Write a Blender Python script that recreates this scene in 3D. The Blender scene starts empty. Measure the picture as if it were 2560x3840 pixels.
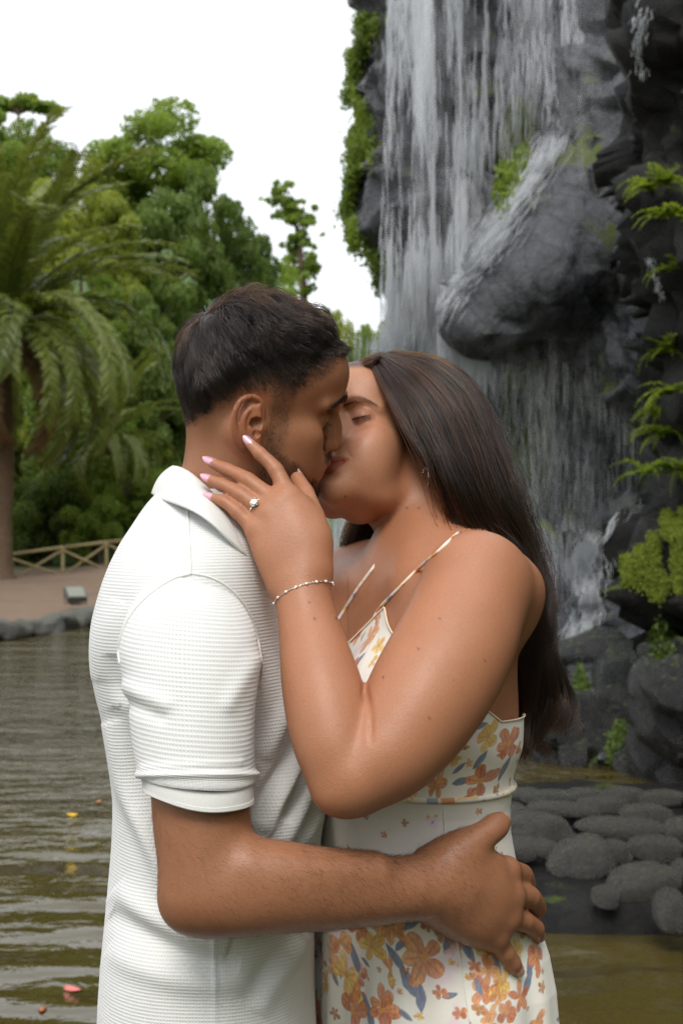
import bpy, bmesh, math, random
import numpy as np
from mathutils import Vector, Matrix, Euler
rng = np.random.default_rng(7)
random.seed(7)
scene = bpy.context.scene
COL = scene.collection

# ------------------------------------------------------------------ camera, sky, sun, exposure
CAM_D, CAM_Z, FPX, HOR = 1.6, 1.45, 5333.333, 1980.0
cam_data = bpy.data.cameras.new('camera')
cam_data.sensor_fit = 'VERTICAL'
cam_data.sensor_height = 36.0
cam_data.lens = 50.0
cam_data.shift_y = (1980.0 - 1920.0) / 3840.0
cam_data.clip_start = 0.05
cam_data.clip_end = 2000.0
cam_data.dof.use_dof = True
cam_data.dof.focus_distance = 1.50
cam_data.dof.aperture_fstop = 11.0
cam = bpy.data.objects.new('camera', cam_data)
cam.location = (0.0, -CAM_D, CAM_Z)
cam.rotation_euler = (math.radians(90), 0, 0)
COL.objects.link(cam)
scene.camera = cam

SUN_EL, SUN_AZ = math.radians(50), math.radians(-170)      # azimuth measured from +Y (into the picture) towards +X
world = bpy.data.worlds.new('World')
scene.world = world
world.use_nodes = True
wn = world.node_tree
wn.nodes.clear()
w_out = wn.nodes.new('ShaderNodeOutputWorld')
w_bg = wn.nodes.new('ShaderNodeBackground')
w_sky = wn.nodes.new('ShaderNodeTexSky')
w_sky.sky_type = 'NISHITA'
w_sky.sun_disc = False
w_sky.sun_elevation = SUN_EL
w_sky.sun_rotation = SUN_AZ
w_sky.dust_density = 4.0
w_sky.air_density = 1.0
w_sky.ozone_density = 1.0
w_mix = wn.nodes.new('ShaderNodeMixRGB')                # thin bright overcast: the clear sky mostly veiled by even white cloud
w_mix.inputs[0].default_value = 0.80
w_mix.inputs[2].default_value = (11.0, 11.3, 11.6, 1)
wn.links.new(w_sky.outputs[0], w_mix.inputs[1])
wn.links.new(w_mix.outputs[0], w_bg.inputs[0])
w_bg.inputs[1].default_value = 0.10
wn.links.new(w_bg.outputs[0], w_out.inputs[0])

sun_data = bpy.data.lights.new('sun', 'SUN')
sun_data.energy = 1.5
sun_data.angle = math.radians(22)
sun_data.color = (1.0, 0.955, 0.88)
sun = bpy.data.objects.new('sun', sun_data)
_sd = Vector((math.sin(SUN_AZ) * math.cos(SUN_EL), math.cos(SUN_AZ) * math.cos(SUN_EL), math.sin(SUN_EL)))
sun.rotation_euler = _sd.to_track_quat('Z', 'Y').to_euler()
sun.location = (0, 0, 30)
COL.objects.link(sun)

scene.view_settings.view_transform = 'Standard'
scene.view_settings.look = 'None'
scene.view_settings.exposure = 0.50
scene.view_settings.gamma = 1.0
scene.render.engine = 'CYCLES'
scene.cycles.use_denoising = True
scene.cycles.denoising_prefilter = 'NONE'
scene.cycles.use_adaptive_sampling = False
scene.cycles.max_bounces = 6
scene.cycles.transparent_max_bounces = 14
scene.cycles.sample_clamp_indirect = 6.0
scene.cycles.caustics_reflective = False
scene.cycles.caustics_refractive = False

# ------------------------------------------------------------------ helpers
def P(u, v, y):
    """a point at depth y on the sight line of photograph position (u, v) (2560 x 3840)"""
    d = y + CAM_D
    return np.array([(u - 1280.0) / FPX * d, y, CAM_Z + (HOR - v) / FPX * d])

def PP(*pts):
    return np.array([P(*p) for p in pts])

def px_of(co):
    d = co[:, 1] + CAM_D
    return 1280 + co[:, 0] / d * FPX, HOR - (co[:, 2] - CAM_Z) / d * FPX

def rotm(yaw, pitch, roll):
    y, p, r = math.radians(yaw), math.radians(pitch), math.radians(roll)
    cy, sy, cp, sp, cr, sr = math.cos(y), math.sin(y), math.cos(p), math.sin(p), math.cos(r), math.sin(r)
    return (np.array([[cy, -sy, 0], [sy, cy, 0], [0, 0, 1]]) @ np.array([[cp, 0, sp], [0, 1, 0], [-sp, 0, cp]])
            @ np.array([[1, 0, 0], [0, cr, -sr], [0, sr, cr]]))

def catmull(pts, n):
    """n samples along a Catmull-Rom curve through pts (any dimension)"""
    pts = np.asarray(pts, float)
    m = len(pts)
    if m == 2:
        t = np.linspace(0, 1, n)[:, None]
        return pts[0] * (1 - t) + pts[1] * t
    ext = np.vstack([2 * pts[0] - pts[1], pts, 2 * pts[-1] - pts[-2]])
    t = np.linspace(0, m - 1 - 1e-9, n)
    i = t.astype(int)
    f = (t - i)[:, None]
    p0, p1, p2, p3 = ext[i], ext[i + 1], ext[i + 2], ext[i + 3]
    return 0.5 * ((2 * p1) + (p2 - p0) * f + (2 * p0 - 5 * p1 + 4 * p2 - p3) * f ** 2 + (3 * p1 - p0 - 3 * p2 + p3) * f ** 3)

def sstep(a, b, x):
    t = np.clip((x - a) / (b - a), 0, 1)
    return t * t * (3 - 2 * t)

def vnoise(p, freq, seed=0):
    """smooth value noise in numpy, p (N,3) -> (N,) in -1..1"""
    q = np.asarray(p, float) * freq + 100.0
    i = np.floor(q).astype(np.int64)
    f = q - i
    f = f * f * (3 - 2 * f)
    out = np.zeros(len(q))
    for dx in (0, 1):
        for dy in (0, 1):
            for dz in (0, 1):
                h = ((i[:, 0] + dx) * 374761393 + (i[:, 1] + dy) * 668265263 + (i[:, 2] + dz) * 2147483647 + seed * 144665) & 0xffffffff
                h = ((h ^ (h >> 13)) * 1274126177) & 0xffffffff
                h = (h ^ (h >> 16)) & 0xffff
                w = (f[:, 0] if dx else 1 - f[:, 0]) * (f[:, 1] if dy else 1 - f[:, 1]) * (f[:, 2] if dz else 1 - f[:, 2])
                out += w * (h / 32767.5 - 1)
    return out

def fbm(p, freq, octs=4, seed=0, gain=0.5):
    s, a = 0, 1.0
    for o in range(octs):
        s = s + a * vnoise(p, freq * 2 ** o, seed + o * 17)
        a *= gain
    return s

def facets(V, n, amp, tilt, seed):
    """broken-rock displacement: every cell of a random division is a shifted, tilted facet"""
    r = np.random.default_rng(seed)
    S = V[r.choice(len(V), n, replace=False)] + r.normal(0, .05, (n, 3))
    a = r.uniform(-amp, amp, n); g = r.normal(0, tilt, (n, 3))
    out = np.zeros(len(V))
    for i in range(0, len(V), 8000):
        v = V[i:i + 8000]
        d = (v ** 2).sum(1)[:, None] - 2 * v @ S.T + (S ** 2).sum(1)[None]
        k = d.argmin(1)
        out[i:i + 8000] = a[k] + ((v - S[k]) * g[k]).sum(1)
    return out

def link(o, parent=None):
    COL.objects.link(o)
    if parent is not None:
        o.parent = parent
    return o

def mesh_obj(name, verts, faces, mat=None, parent=None, smooth=True, attrs=None, uv=None):
    """one mesh object from arrays; faces (M,3|4) array or list; attrs {name: (N,) or (N,3)}"""
    me = bpy.data.meshes.new(name)
    verts = np.ascontiguousarray(verts, dtype=np.float32)
    if isinstance(faces, np.ndarray):
        m, k = faces.shape
        me.vertices.add(len(verts))
        me.vertices.foreach_set('co', verts.ravel())
        me.loops.add(m * k)
        me.loops.foreach_set('vertex_index', np.ascontiguousarray(faces, dtype=np.int32).ravel())
        me.polygons.add(m)
        me.polygons.foreach_set('loop_start', np.arange(0, m * k, k, dtype=np.int32))
    else:
        me.from_pydata([tuple(v) for v in verts], [], [tuple(f) for f in faces])
    me.update(calc_edges=True)
    me.validate()
    if smooth:
        me.polygons.foreach_set('use_smooth', np.ones(len(me.polygons), bool))
    for k, a in (attrs or {}).items():
        a = np.asarray(a, dtype=np.float32)
        if a.ndim == 1:
            at = me.attributes.new(k, 'FLOAT', 'POINT')
            at.data.foreach_set('value', a)
        else:
            at = me.attributes.new(k, 'FLOAT_COLOR', 'POINT')
            at.data.foreach_set('color', np.concatenate([a, np.ones((len(a), 1), np.float32)], 1).ravel())
    if uv is not None:
        ul = me.uv_layers.new(name='UVMap')
        li = np.empty(len(me.loops), np.int32)
        me.loops.foreach_get('vertex_index', li)
        ul.data.foreach_set('uv', np.asarray(uv, np.float32)[li].ravel())
    o = bpy.data.objects.new(name, me)
    if mat is not None:
        me.materials.append(mat)
    return link(o, parent)

def tag(o, label=None, cat=None, group=None, kind=None):
    if label: o['label'] = label
    if cat: o['category'] = cat
    if group: o['group'] = group
    if kind: o['kind'] = kind
    return o

def empty(name, loc=(0, 0, 0), parent=None):
    o = bpy.data.objects.new(name, None)
    o.location = loc
    o.empty_display_size = 0.05
    return link(o, parent)

def grid_faces(nu, nv, wrap_u=False, wrap_v=False):
    """quads for verts indexed [iv*nu+iu]"""
    iu = np.arange(nu if wrap_u else nu - 1)
    iv = np.arange(nv if wrap_v else nv - 1)
    U, V = np.meshgrid(iu, iv)
    U, V = U.ravel(), V.ravel()
    U1, V1 = (U + 1) % nu, (V + 1) % nv
    return np.stack([V * nu + U, V * nu + U1, V1 * nu + U1, V1 * nu + U], 1)

def tube_mesh(pts, rads, sides=8, caps=True):
    """swept tube: arrays (verts, faces list)"""
    pts = np.asarray(pts, float)
    n = len(pts)
    rads = np.broadcast_to(np.asarray(rads, float), (n,))
    tan = np.gradient(pts, axis=0)
    tan /= np.linalg.norm(tan, axis=1)[:, None] + 1e-12
    up = np.array([0, 0, 1.0]) if abs(tan[0][2]) < 0.9 else np.array([1.0, 0, 0])
    vs = []
    nrm = np.cross(tan[0], up); nrm /= np.linalg.norm(nrm)
    a = np.linspace(0, 2 * np.pi, sides, endpoint=False)
    for i in range(n):
        nrm = nrm - tan[i] * nrm.dot(tan[i]); nrm /= np.linalg.norm(nrm) + 1e-12
        b = np.cross(tan[i], nrm)
        vs.append(pts[i] + rads[i] * (np.cos(a)[:, None] * nrm + np.sin(a)[:, None] * b))
    V = np.concatenate(vs)
    F = grid_faces(sides, n, wrap_u=True).tolist()
    if caps:
        F.append(list(range(sides))[::-1])
        F.append([(n - 1) * sides + i for i in range(sides)])
    return V, F

class MB:
    """collects pieces into one mesh"""
    def __init__(s): s.v, s.f, s.n = [], [], 0
    def add(s, V, F):
        V = np.asarray(V, float)
        s.v.append(V)
        s.f.extend([[i + s.n for i in f] for f in F])
        s.n += len(V)
        return s
    def tube(s, pts, rads, sides=8): return s.add(*tube_mesh(pts, rads, sides))
    def box(s, c, size, R=None):
        h = np.array(size) / 2
        V = np.array([[x, y, z] for x in (-1, 1) for y in (-1, 1) for z in (-1, 1)]) * h
        if R is not None: V = V @ np.asarray(R).T
        return s.add(V + np.array(c), [[0, 1, 3, 2], [4, 6, 7, 5], [0, 4, 5, 1], [2, 3, 7, 6], [0, 2, 6, 4], [1, 5, 7, 3]])
    def build(s, name, mat=None, parent=None, smooth=False):
        return mesh_obj(name, np.concatenate(s.v), s.f, mat, parent, smooth)

# ------------------------------------------------------------------ implicit modelling (bodies, rocks)
class SDF:
    def __init__(s, lo, hi, h, fine=None):
        """fine: per axis (or None) a list of (a, b, h) intervals with a finer spacing"""
        s.lo = np.array(lo, float); s.hi = np.array(hi, float)
        s.h = np.array(h if hasattr(h, '__len__') else (h, h, h), float)
        s.ax = []
        for i in range(3):
            c, out = s.lo[i], []
            while c < s.hi[i] + s.h[i]:
                out.append(c)
                st = s.h[i]
                for (a, b, hh) in ((fine or {}).get(i) or ()):
                    d = max(a - c, c - b, 0.0)
                    st = min(st, hh + d * .15)
                c += st
            s.ax.append(np.array(out, np.float32))
        s.n = np.array([len(a) for a in s.ax])
        s.F = np.full(tuple(s.n), 0.2, np.float32)
    def region(s, lo, hi):
        a = [max(0, int(np.searchsorted(s.ax[i], lo[i])) - 1) for i in range(3)]
        b = [min(int(s.n[i]), int(np.searchsorted(s.ax[i], hi[i])) + 1) for i in range(3)]
        if any(b[i] <= a[i] for i in range(3)): return None, None
        sl = tuple(slice(a[i], b[i]) for i in range(3))
        return sl, (s.ax[0][sl[0]][:, None, None], s.ax[1][sl[1]][None, :, None], s.ax[2][sl[2]][None, None, :])
    def put(s, sl, d, k, op):
        A = s.F[sl]
        if op == 's':
            d = -d
            if k > 0:
                k = k * 1.5
                h = np.maximum(k - np.abs(A - d), 0) / k
                s.F[sl] = np.maximum(A, d) + h * h * h * (k / 6)
            else: s.F[sl] = np.maximum(A, d)
        else:
            if k > 0:
                k = k * 1.5
                h = np.maximum(k - np.abs(A - d), 0) / k
                s.F[sl] = np.minimum(A, d) - h * h * h * (k / 6)
            else: s.F[sl] = np.minimum(A, d)
    def ell(s, c, r, R=None, k=0.0, op='u'):
        c = np.asarray(c, float); r = np.asarray(r, float) * np.ones(3)
        m = r.max() + 1.6 * k + 3 * s.h.max()
        sl, G = s.region(c - m, c + m)
        if sl is None: return s
        X, Y, Z = G[0] - c[0], G[1] - c[1], G[2] - c[2]
        if R is None: q = (X, Y, Z)
        else:
            R = np.asarray(R)
            q = [R[0, i] * X + R[1, i] * Y + R[2, i] * Z for i in range(3)]
        k0 = np.sqrt((q[0] / r[0]) ** 2 + (q[1] / r[1]) ** 2 + (q[2] / r[2]) ** 2)
        k1 = np.sqrt((q[0] / r[0] ** 2) ** 2 + (q[1] / r[1] ** 2) ** 2 + (q[2] / r[2] ** 2) ** 2) + 1e-9
        s.put(sl, (k0 * (k0 - 1) / k1).astype(np.float32), k, op)
        return s
    def tube(s, pts, rads, k=0.0, op='u', n=None, flat=None):
        """tube through pts with radii; flat=(normal, f): thinner by 1/f along normal"""
        pts = np.asarray(pts, float); rads = np.asarray(rads, float) * np.ones(len(pts))
        if len(pts) > 2 or n:
            n = n or (len(pts) - 1) * 10 + 1
            pr = catmull(np.concatenate([pts, rads[:, None]], 1), n)
            pts, rads = pr[:, :3], np.maximum(pr[:, 3], 1e-4)
        m = rads.max() + 1.6 * k + 3 * s.h.max()
        sl, G0 = s.region(pts.min(0) - m, pts.max(0) + m)
        if sl is None: return s
        D = np.full(tuple(x.stop - x.start for x in sl), .3, np.float32)
        for i in range(len(pts) - 1):
            a, b = pts[i], pts[i + 1]
            ms = max(rads[i], rads[i + 1]) + 1.6 * k + 3 * s.h.max()
            sub, G = s.region(np.minimum(a, b) - ms, np.maximum(a, b) + ms)
            if sub is None: continue
            loc = tuple(slice(sub[j].start - sl[j].start, sub[j].stop - sl[j].start) for j in range(3))
            if any(l.start < 0 for l in loc): continue
            ab = (b - a).astype(np.float32)
            L = float(ab.dot(ab)) + 1e-12
            X, Y, Z = G[0] - np.float32(a[0]), G[1] - np.float32(a[1]), G[2] - np.float32(a[2])
            t = np.clip((X * ab[0] + Y * ab[1] + Z * ab[2]) / np.float32(L), 0, 1)
            qx, qy, qz = X - t * ab[0], Y - t * ab[1], Z - t * ab[2]
            d2 = qx * qx + qy * qy + qz * qz
            if flat is not None:
                nn, f = flat
                cpt = qx * np.float32(nn[0]) + qy * np.float32(nn[1]) + qz * np.float32(nn[2])
                d2 = d2 + np.float32(f * f - 1) * cpt * cpt
            d = np.sqrt(d2) - (np.float32(rads[i]) + t * np.float32(rads[i + 1] - rads[i]))
            D[loc] = np.minimum(D[loc], d)
        s.put(sl, D.astype(np.float32), k, op)
        return s
    def surf(s, u, v, y0=-.3, y1=.3):
        """first surface point on the sight line of (u, v)"""
        for y in np.arange(y0, y1, .002):
            q = P(u, v, y)
            i = [int(np.searchsorted(s.ax[k], q[k])) for k in range(3)]
            if all(0 < i[k] < s.n[k] for k in range(3)) and s.F[i[0], i[1], i[2]] < 0: return q
        return P(u, v, 0)
    def mesh(s, smooth=2, wfun=None):
        F = s.F
        ins = F < 0
        nx, ny, nz = F.shape
        c = ins[:-1, :-1, :-1].astype(np.int8)
        tot = c.copy()
        for dx in (0, 1):
            for dy in (0, 1):
                for dz in (0, 1):
                    if dx + dy + dz: tot += ins[dx:nx - 1 + dx, dy:ny - 1 + dy, dz:nz - 1 + dz]
        act = np.argwhere((tot > 0) & (tot < 8))
        idx = -np.ones((nx - 1, ny - 1, nz - 1), np.int32)
        idx[act[:, 0], act[:, 1], act[:, 2]] = np.arange(len(act))
        acc = np.zeros((len(act), 3)); cnt = np.zeros(len(act))
        cr = [(dx, dy, dz) for dx in (0, 1) for dy in (0, 1) for dz in (0, 1)]
        val = {q: F[act[:, 0] + q[0], act[:, 1] + q[1], act[:, 2] + q[2]] for q in cr}
        for q in cr:
            for ax in range(3):
                if q[ax] == 0:
                    p = list(q); p[ax] = 1; p = tuple(p)
                    a, b = val[q], val[p]
                    m = (a < 0) != (b < 0)
                    t = np.where(m, a / np.where(m, a - b, 1), 0)
                    pos = np.array(q, float)[None, :] + np.zeros((len(act), 3))
                    pos[:, ax] = t
                    acc[m] += pos[m]; cnt[m] += 1
        fr = acc / cnt[:, None]
        V = np.stack([s.ax[i][act[:, i]] + fr[:, i] * (s.ax[i][act[:, i] + 1] - s.ax[i][act[:, i]]) for i in range(3)], 1).astype(float)
        faces = []
        for ax in range(3):
            o1, o2 = [(1, 2), (2, 0), (0, 1)][ax]
            sl0 = [slice(None)] * 3; sl1 = [slice(None)] * 3
            sl0[ax] = slice(0, -1); sl1[ax] = slice(1, None)
            a, b = ins[tuple(sl0)], ins[tuple(sl1)]
            e = np.argwhere(a != b)
            ok = (e[:, o1] > 0) & (e[:, o2] > 0) & (e[:, o1] < F.shape[o1] - 1) & (e[:, o2] < F.shape[o2] - 1)
            e = e[ok]
            flip = a[e[:, 0], e[:, 1], e[:, 2]]
            def g(d1, d2):
                q = e.copy(); q[:, o1] -= d1; q[:, o2] -= d2
                return idx[q[:, 0], q[:, 1], q[:, 2]]
            f = np.stack([g(1, 1), g(0, 1), g(0, 0), g(1, 0)], 1)
            f[~flip] = f[~flip][:, ::-1]
            faces.append(f)
        Fc = np.concatenate(faces)
        return (smooth_mesh(V, Fc, smooth, w=None if wfun is None else wfun(V)) if smooth else V), Fc

def smooth_mesh(V, Fc, it, lam=0.5, mu=-0.52, w=None):
    e = np.concatenate([Fc[:, [0, 1]], Fc[:, [1, 2]], Fc[:, [2, 3]], Fc[:, [3, 0]]])
    deg = np.bincount(e[:, 0], minlength=len(V)) + np.bincount(e[:, 1], minlength=len(V)) + 1e-9
    for i in range(it):
        for l in (lam, mu):
            S = np.stack([np.bincount(e[:, 0], V[e[:, 1], c], len(V)) + np.bincount(e[:, 1], V[e[:, 0], c], len(V)) for c in range(3)], 1)
            V = V + l * (S / deg[:, None] - V) * (1 if w is None else w[:, None])
    return V

def normals(V, Fc):
    n = np.cross(V[Fc[:, 2]] - V[Fc[:, 0]], V[Fc[:, 3 % Fc.shape[1]]] - V[Fc[:, 1]]) if Fc.shape[1] == 4 else np.cross(V[Fc[:, 1]] - V[Fc[:, 0]], V[Fc[:, 2]] - V[Fc[:, 0]])
    N = np.zeros_like(V)
    for c in range(3):
        for j in range(Fc.shape[1]):
            N[:, c] += np.bincount(Fc[:, j], n[:, c], len(V))
    return N / (np.linalg.norm(N, axis=1)[:, None] + 1e-12)

def add_hair(name, strands, radius, mat, parent, taper=0.3):
    """strands (S, K, 3): one hair-curves object"""
    strands = np.asarray(strands, np.float32)
    S, K = strands.shape[:2]
    hc = bpy.data.hair_curves.new(name)
    hc.add_curves([K] * S)
    hc.attributes['position'].data.foreach_set('vector', strands.reshape(-1)) if 'position' in hc.attributes else hc.position_data.foreach_set('vector', strands.reshape(-1))
    ra = hc.attributes.get('radius') or hc.attributes.new('radius', 'FLOAT', 'POINT')
    prof = np.linspace(1, 0, K) ** 0.7 * (1 - taper) + taper
    r = np.broadcast_to(np.asarray(radius, np.float32).reshape(-1, 1), (S, 1)) * prof[None, :]
    ra.data.foreach_set('value', np.ascontiguousarray(r, dtype=np.float32).ravel())
    o = bpy.data.objects.new(name, hc)
    hc.materials.append(mat)
    return link(o, parent)

# ------------------------------------------------------------------ material helpers
class NT:
    def __init__(s, name):
        s.m = bpy.data.materials.new(name); s.m.use_nodes = True
        s.t = s.m.node_tree; s.t.nodes.clear()
        s.out = s.t.nodes.new('ShaderNodeOutputMaterial')
    def n(s, typ, **kw):
        nd = s.t.nodes.new('ShaderNode' + typ)
        for k, v in kw.items():
            if k.startswith('i_'):
                key = k[2:]
                key = int(key) if key.isdigit() else key.replace('_', ' ')
                s.set(nd.inputs[key], v)
            else: setattr(nd, k, v)
        return nd
    def set(s, inp, v):
        if isinstance(v, bpy.types.NodeSocket): s.t.links.new(v, inp)
        elif isinstance(v, bpy.types.Node): s.t.links.new(v.outputs[0], inp)
        else:
            if inp.type == 'RGBA' and hasattr(v, '__len__') and len(v) == 3: v = (*v, 1)
            inp.default_value = v
    def math(s, op, a, b=None, c=None, clamp=False):
        nd = s.n('Math', operation=op, use_clamp=clamp)
        s.set(nd.inputs[0], a)
        if b is not None: s.set(nd.inputs[1], b)
        if c is not None: s.set(nd.inputs[2], c)
        return nd.outputs[0]
    def mix(s, f, a, b, blend='MIX'):
        nd = s.n('MixRGB', blend_type=blend)
        s.set(nd.inputs[0], f); s.set(nd.inputs[1], a); s.set(nd.inputs[2], b)
        return nd.outputs[0]
    def ramp(s, f, stops, interp='LINEAR'):
        nd = s.n('ValToRGB'); s.set(nd.inputs[0], f)
        cr = nd.color_ramp; cr.interpolation = interp
        while len(cr.elements) < len(stops): cr.elements.new(0.5)
        for e, (p, c) in zip(cr.elements, stops):
            e.position = p
            c = (c, c, c) if not hasattr(c, '__len__') else c
            e.color = (*c, 1)
        return nd.outputs[0]
    def noise(s, scale, detail=3, rough=0.55, vec=None, dist=0.0, out=0):
        nd = s.n('TexNoise'); nd.inputs['Scale'].default_value = scale; nd.inputs['Detail'].default_value = detail
        nd.inputs['Roughness'].default_value = rough; nd.inputs['Distortion'].default_value = dist
        if vec is not None: s.set(nd.inputs['Vector'], vec)
        return nd.outputs[out]
    def coord(s, which='Object'): return s.n('TexCoord').outputs[which]
    def mapping(s, vec, scale=(1, 1, 1), rot=(0, 0, 0), loc=(0, 0, 0)):
        nd = s.n('Mapping'); s.set(nd.inputs[0], vec)
        nd.inputs['Scale'].default_value = scale; nd.inputs['Rotation'].default_value = rot; nd.inputs['Location'].default_value = loc
        return nd.outputs[0]
    def attr(s, name, out='Color'): return s.n('Attribute', attribute_name=name).outputs[out]
    def bump(s, h, strength=0.3, dist=0.001, normal=None):
        nd = s.n('Bump'); nd.inputs['Strength'].default_value = strength; nd.inputs['Distance'].default_value = dist
        s.set(nd.inputs['Height'], h)
        if normal is not None: s.set(nd.inputs['Normal'], normal)
        return nd.outputs[0]
    def principled(s, **kw):
        nd = s.n('BsdfPrincipled')
        for k, v in kw.items(): s.set(nd.inputs[k.replace('_', ' ')], v)
        s.t.links.new(nd.outputs[0], s.out.inputs[0])
        return nd

def simple_mat(name, col, rough=0.6, noise_amt=0.15, scale=40.0, metal=0.0, bump=0.0):
    t = NT(name)
    n = t.noise(scale, 4, vec=t.coord())
    c = t.mix(n, [x * (1 - noise_amt) for x in col], [min(1, x * (1 + noise_amt)) for x in col])
    kw = dict(Base_Color=c, Roughness=rough, Metallic=metal)
    if bump: kw['Normal'] = t.bump(n, 0.5, bump)
    t.principled(**kw)
    return t.m
# ------------------------------------------------------------------ materials of the place
def leaf_mat(name, c1, c2, scale=1.5, transl=.45, rough=.55):
    t = NT(name)
    tc = t.coord()
    oi = t.n('ObjectInfo').outputs['Random']
    n = t.noise(scale, 4, .65, tc)
    n2 = t.noise(scale * 9, 2, .6, tc)
    f = t.math('ADD', t.math('MULTIPLY', n, .75), t.math('MULTIPLY', n2, .45))
    f = t.math('ADD', f, t.math('MULTIPLY', oi, .35))
    c = t.ramp(f, [(.38, c1), (.95, c2)])
    p = t.n('BsdfPrincipled'); t.set(p.inputs['Base Color'], c); p.inputs['Roughness'].default_value = rough
    tr = t.n('BsdfTranslucent'); t.set(tr.inputs[0], t.mix(.6, c, (c2[0] * 1.6, c2[1] * 1.5, c2[2] * .8)))
    m = t.n('MixShader', i_0=transl)
    t.t.links.new(p.outputs[0], m.inputs[1]); t.t.links.new(tr.outputs[0], m.inputs[2])
    t.t.links.new(m.outputs[0], t.out.inputs[0])
    return t.m
M_LEAF_A = leaf_mat('foliage_green', (.070, .125, .016), (.240, .330, .052), transl=.5)
M_LEAF_B = leaf_mat('foliage_dark', (.036, .074, .012), (.150, .220, .042), transl=.48)
M_LEAF_C = leaf_mat('foliage_yellow_green', (.120, .165, .016), (.340, .390, .058), transl=.5)
M_PALM = leaf_mat('palm_green', (.038, .070, .012), (.190, .225, .045), 3.5, .30, .38)
M_PALM_DRY = leaf_mat('palm_dry', (.14, .085, .040), (.34, .24, .13), 2.5, .3)
M_FERN = leaf_mat('fern_green', (.080, .150, .010), (.240, .330, .040), 6, .45)
M_MOSS = leaf_mat('moss', (.060, .105, .010), (.190, .240, .025), 9, .3, .9)
M_BARK = simple_mat('bark', (.105, .070, .045), .9, .45, 9, 0, .03)
M_PALM_BARK = simple_mat('palm_bark', (.125, .080, .048), .9, .5, 14, 0, .04)

def rock_mat(name, c1, c2, moss=0.0, rough=(.22, .55), scale=2.2, spec=.5):
    t = NT(name)
    tc = t.coord()
    n = t.noise(scale, 8, .65, tc)
    n2 = t.noise(scale * 7, 6, .7, tc)
    vo = t.n('TexVoronoi', feature='DISTANCE_TO_EDGE', i_Scale=scale * 1.8); t.set(vo.inputs['Vector'], t.mix(.12, tc, t.noise(scale * 2, 3, .6, tc, out=1)))
    c = t.ramp(t.math('ADD', t.math('MULTIPLY', n, .6), t.math('MULTIPLY', n2, .4)), [(.34, c1), (.62, c2), (.80, [min(1, x * 1.7) for x in c2])])
    c = t.mix(t.ramp(vo.outputs['Distance'], [(0, .55), (.06, 0)]), c, [x * .35 for x in c1])
    if moss:
        geo = t.n('NewGeometry').outputs['Normal']
        sz = t.n('SeparateXYZ'); t.set(sz.inputs[0], geo)
        mf = t.math('ADD', t.math('MULTIPLY', t.noise(scale * .9, 5, .65, tc), 1.2), t.math('MULTIPLY', sz.outputs[2], .15))
        mf = t.ramp(mf, [(.88 - moss * .4, 0), (.98 - moss * .4, 1)])
        c = t.mix(mf, c, t.mix(n2, (.030, .050, .008), (.115, .150, .022)))
        r = t.mix(mf, t.ramp(n, [(.3, rough[0]), (.7, rough[1])]), (.9, .9, .9))
    else: r = t.ramp(n, [(.3, rough[0]), (.7, rough[1])])
    h = t.math('ADD', t.math('MULTIPLY', n2, .6), t.math('MULTIPLY', t.noise(scale * 22, 4, .7, tc), .4))
    b = t.bump(h, .85, .05 / scale * 2)
    t.principled(Base_Color=c, Roughness=r, Normal=b, Specular_IOR_Level=spec)
    return t.m
M_ROCK = rock_mat('wet_basalt', (.016, .017, .019), (.100, .108, .126), .36, (.10, .36), 2.2, .6)
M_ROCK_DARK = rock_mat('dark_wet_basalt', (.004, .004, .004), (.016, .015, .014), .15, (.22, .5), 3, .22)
M_STONE = rock_mat('bank_stone', (.014, .013, .012), (.085, .080, .068), .14, (.07, .28), 7, .65)  # base colour lowered to carry the bank's shade as well as the wet
M_PILE = rock_mat('shaded_wet_pile_rock', (.006, .006, .006), (.040, .040, .042), .25, (.08, .34), 5, .7)  # darker rock for the pile: its shade is painted into the base colour
M_KERB = rock_mat('kerb_stone', (.05, .05, .048), (.14, .135, .125), .25, (.5, .8), 5)

def ground_mat():
    t = NT('earth')
    tc = t.coord()
    n = t.noise(.35, 5, .6, tc); n2 = t.noise(5, 5, .7, tc)
    c = t.mix(n2, (.110, .070, .045), (.235, .160, .108))
    c = t.mix(t.ramp(n, [(.52, 0), (.62, .6)]), c, (.11, .085, .065))
    g = t.math('MULTIPLY', t.attr('green', 'Fac'), 1.0)
    c = t.mix(g, c, t.mix(n2, (.022, .050, .010), (.09, .145, .03)))
    t.principled(Base_Color=c, Roughness=.95, Normal=t.bump(n2, .7, .05))
    return t.m
M_EARTH = ground_mat()

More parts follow.
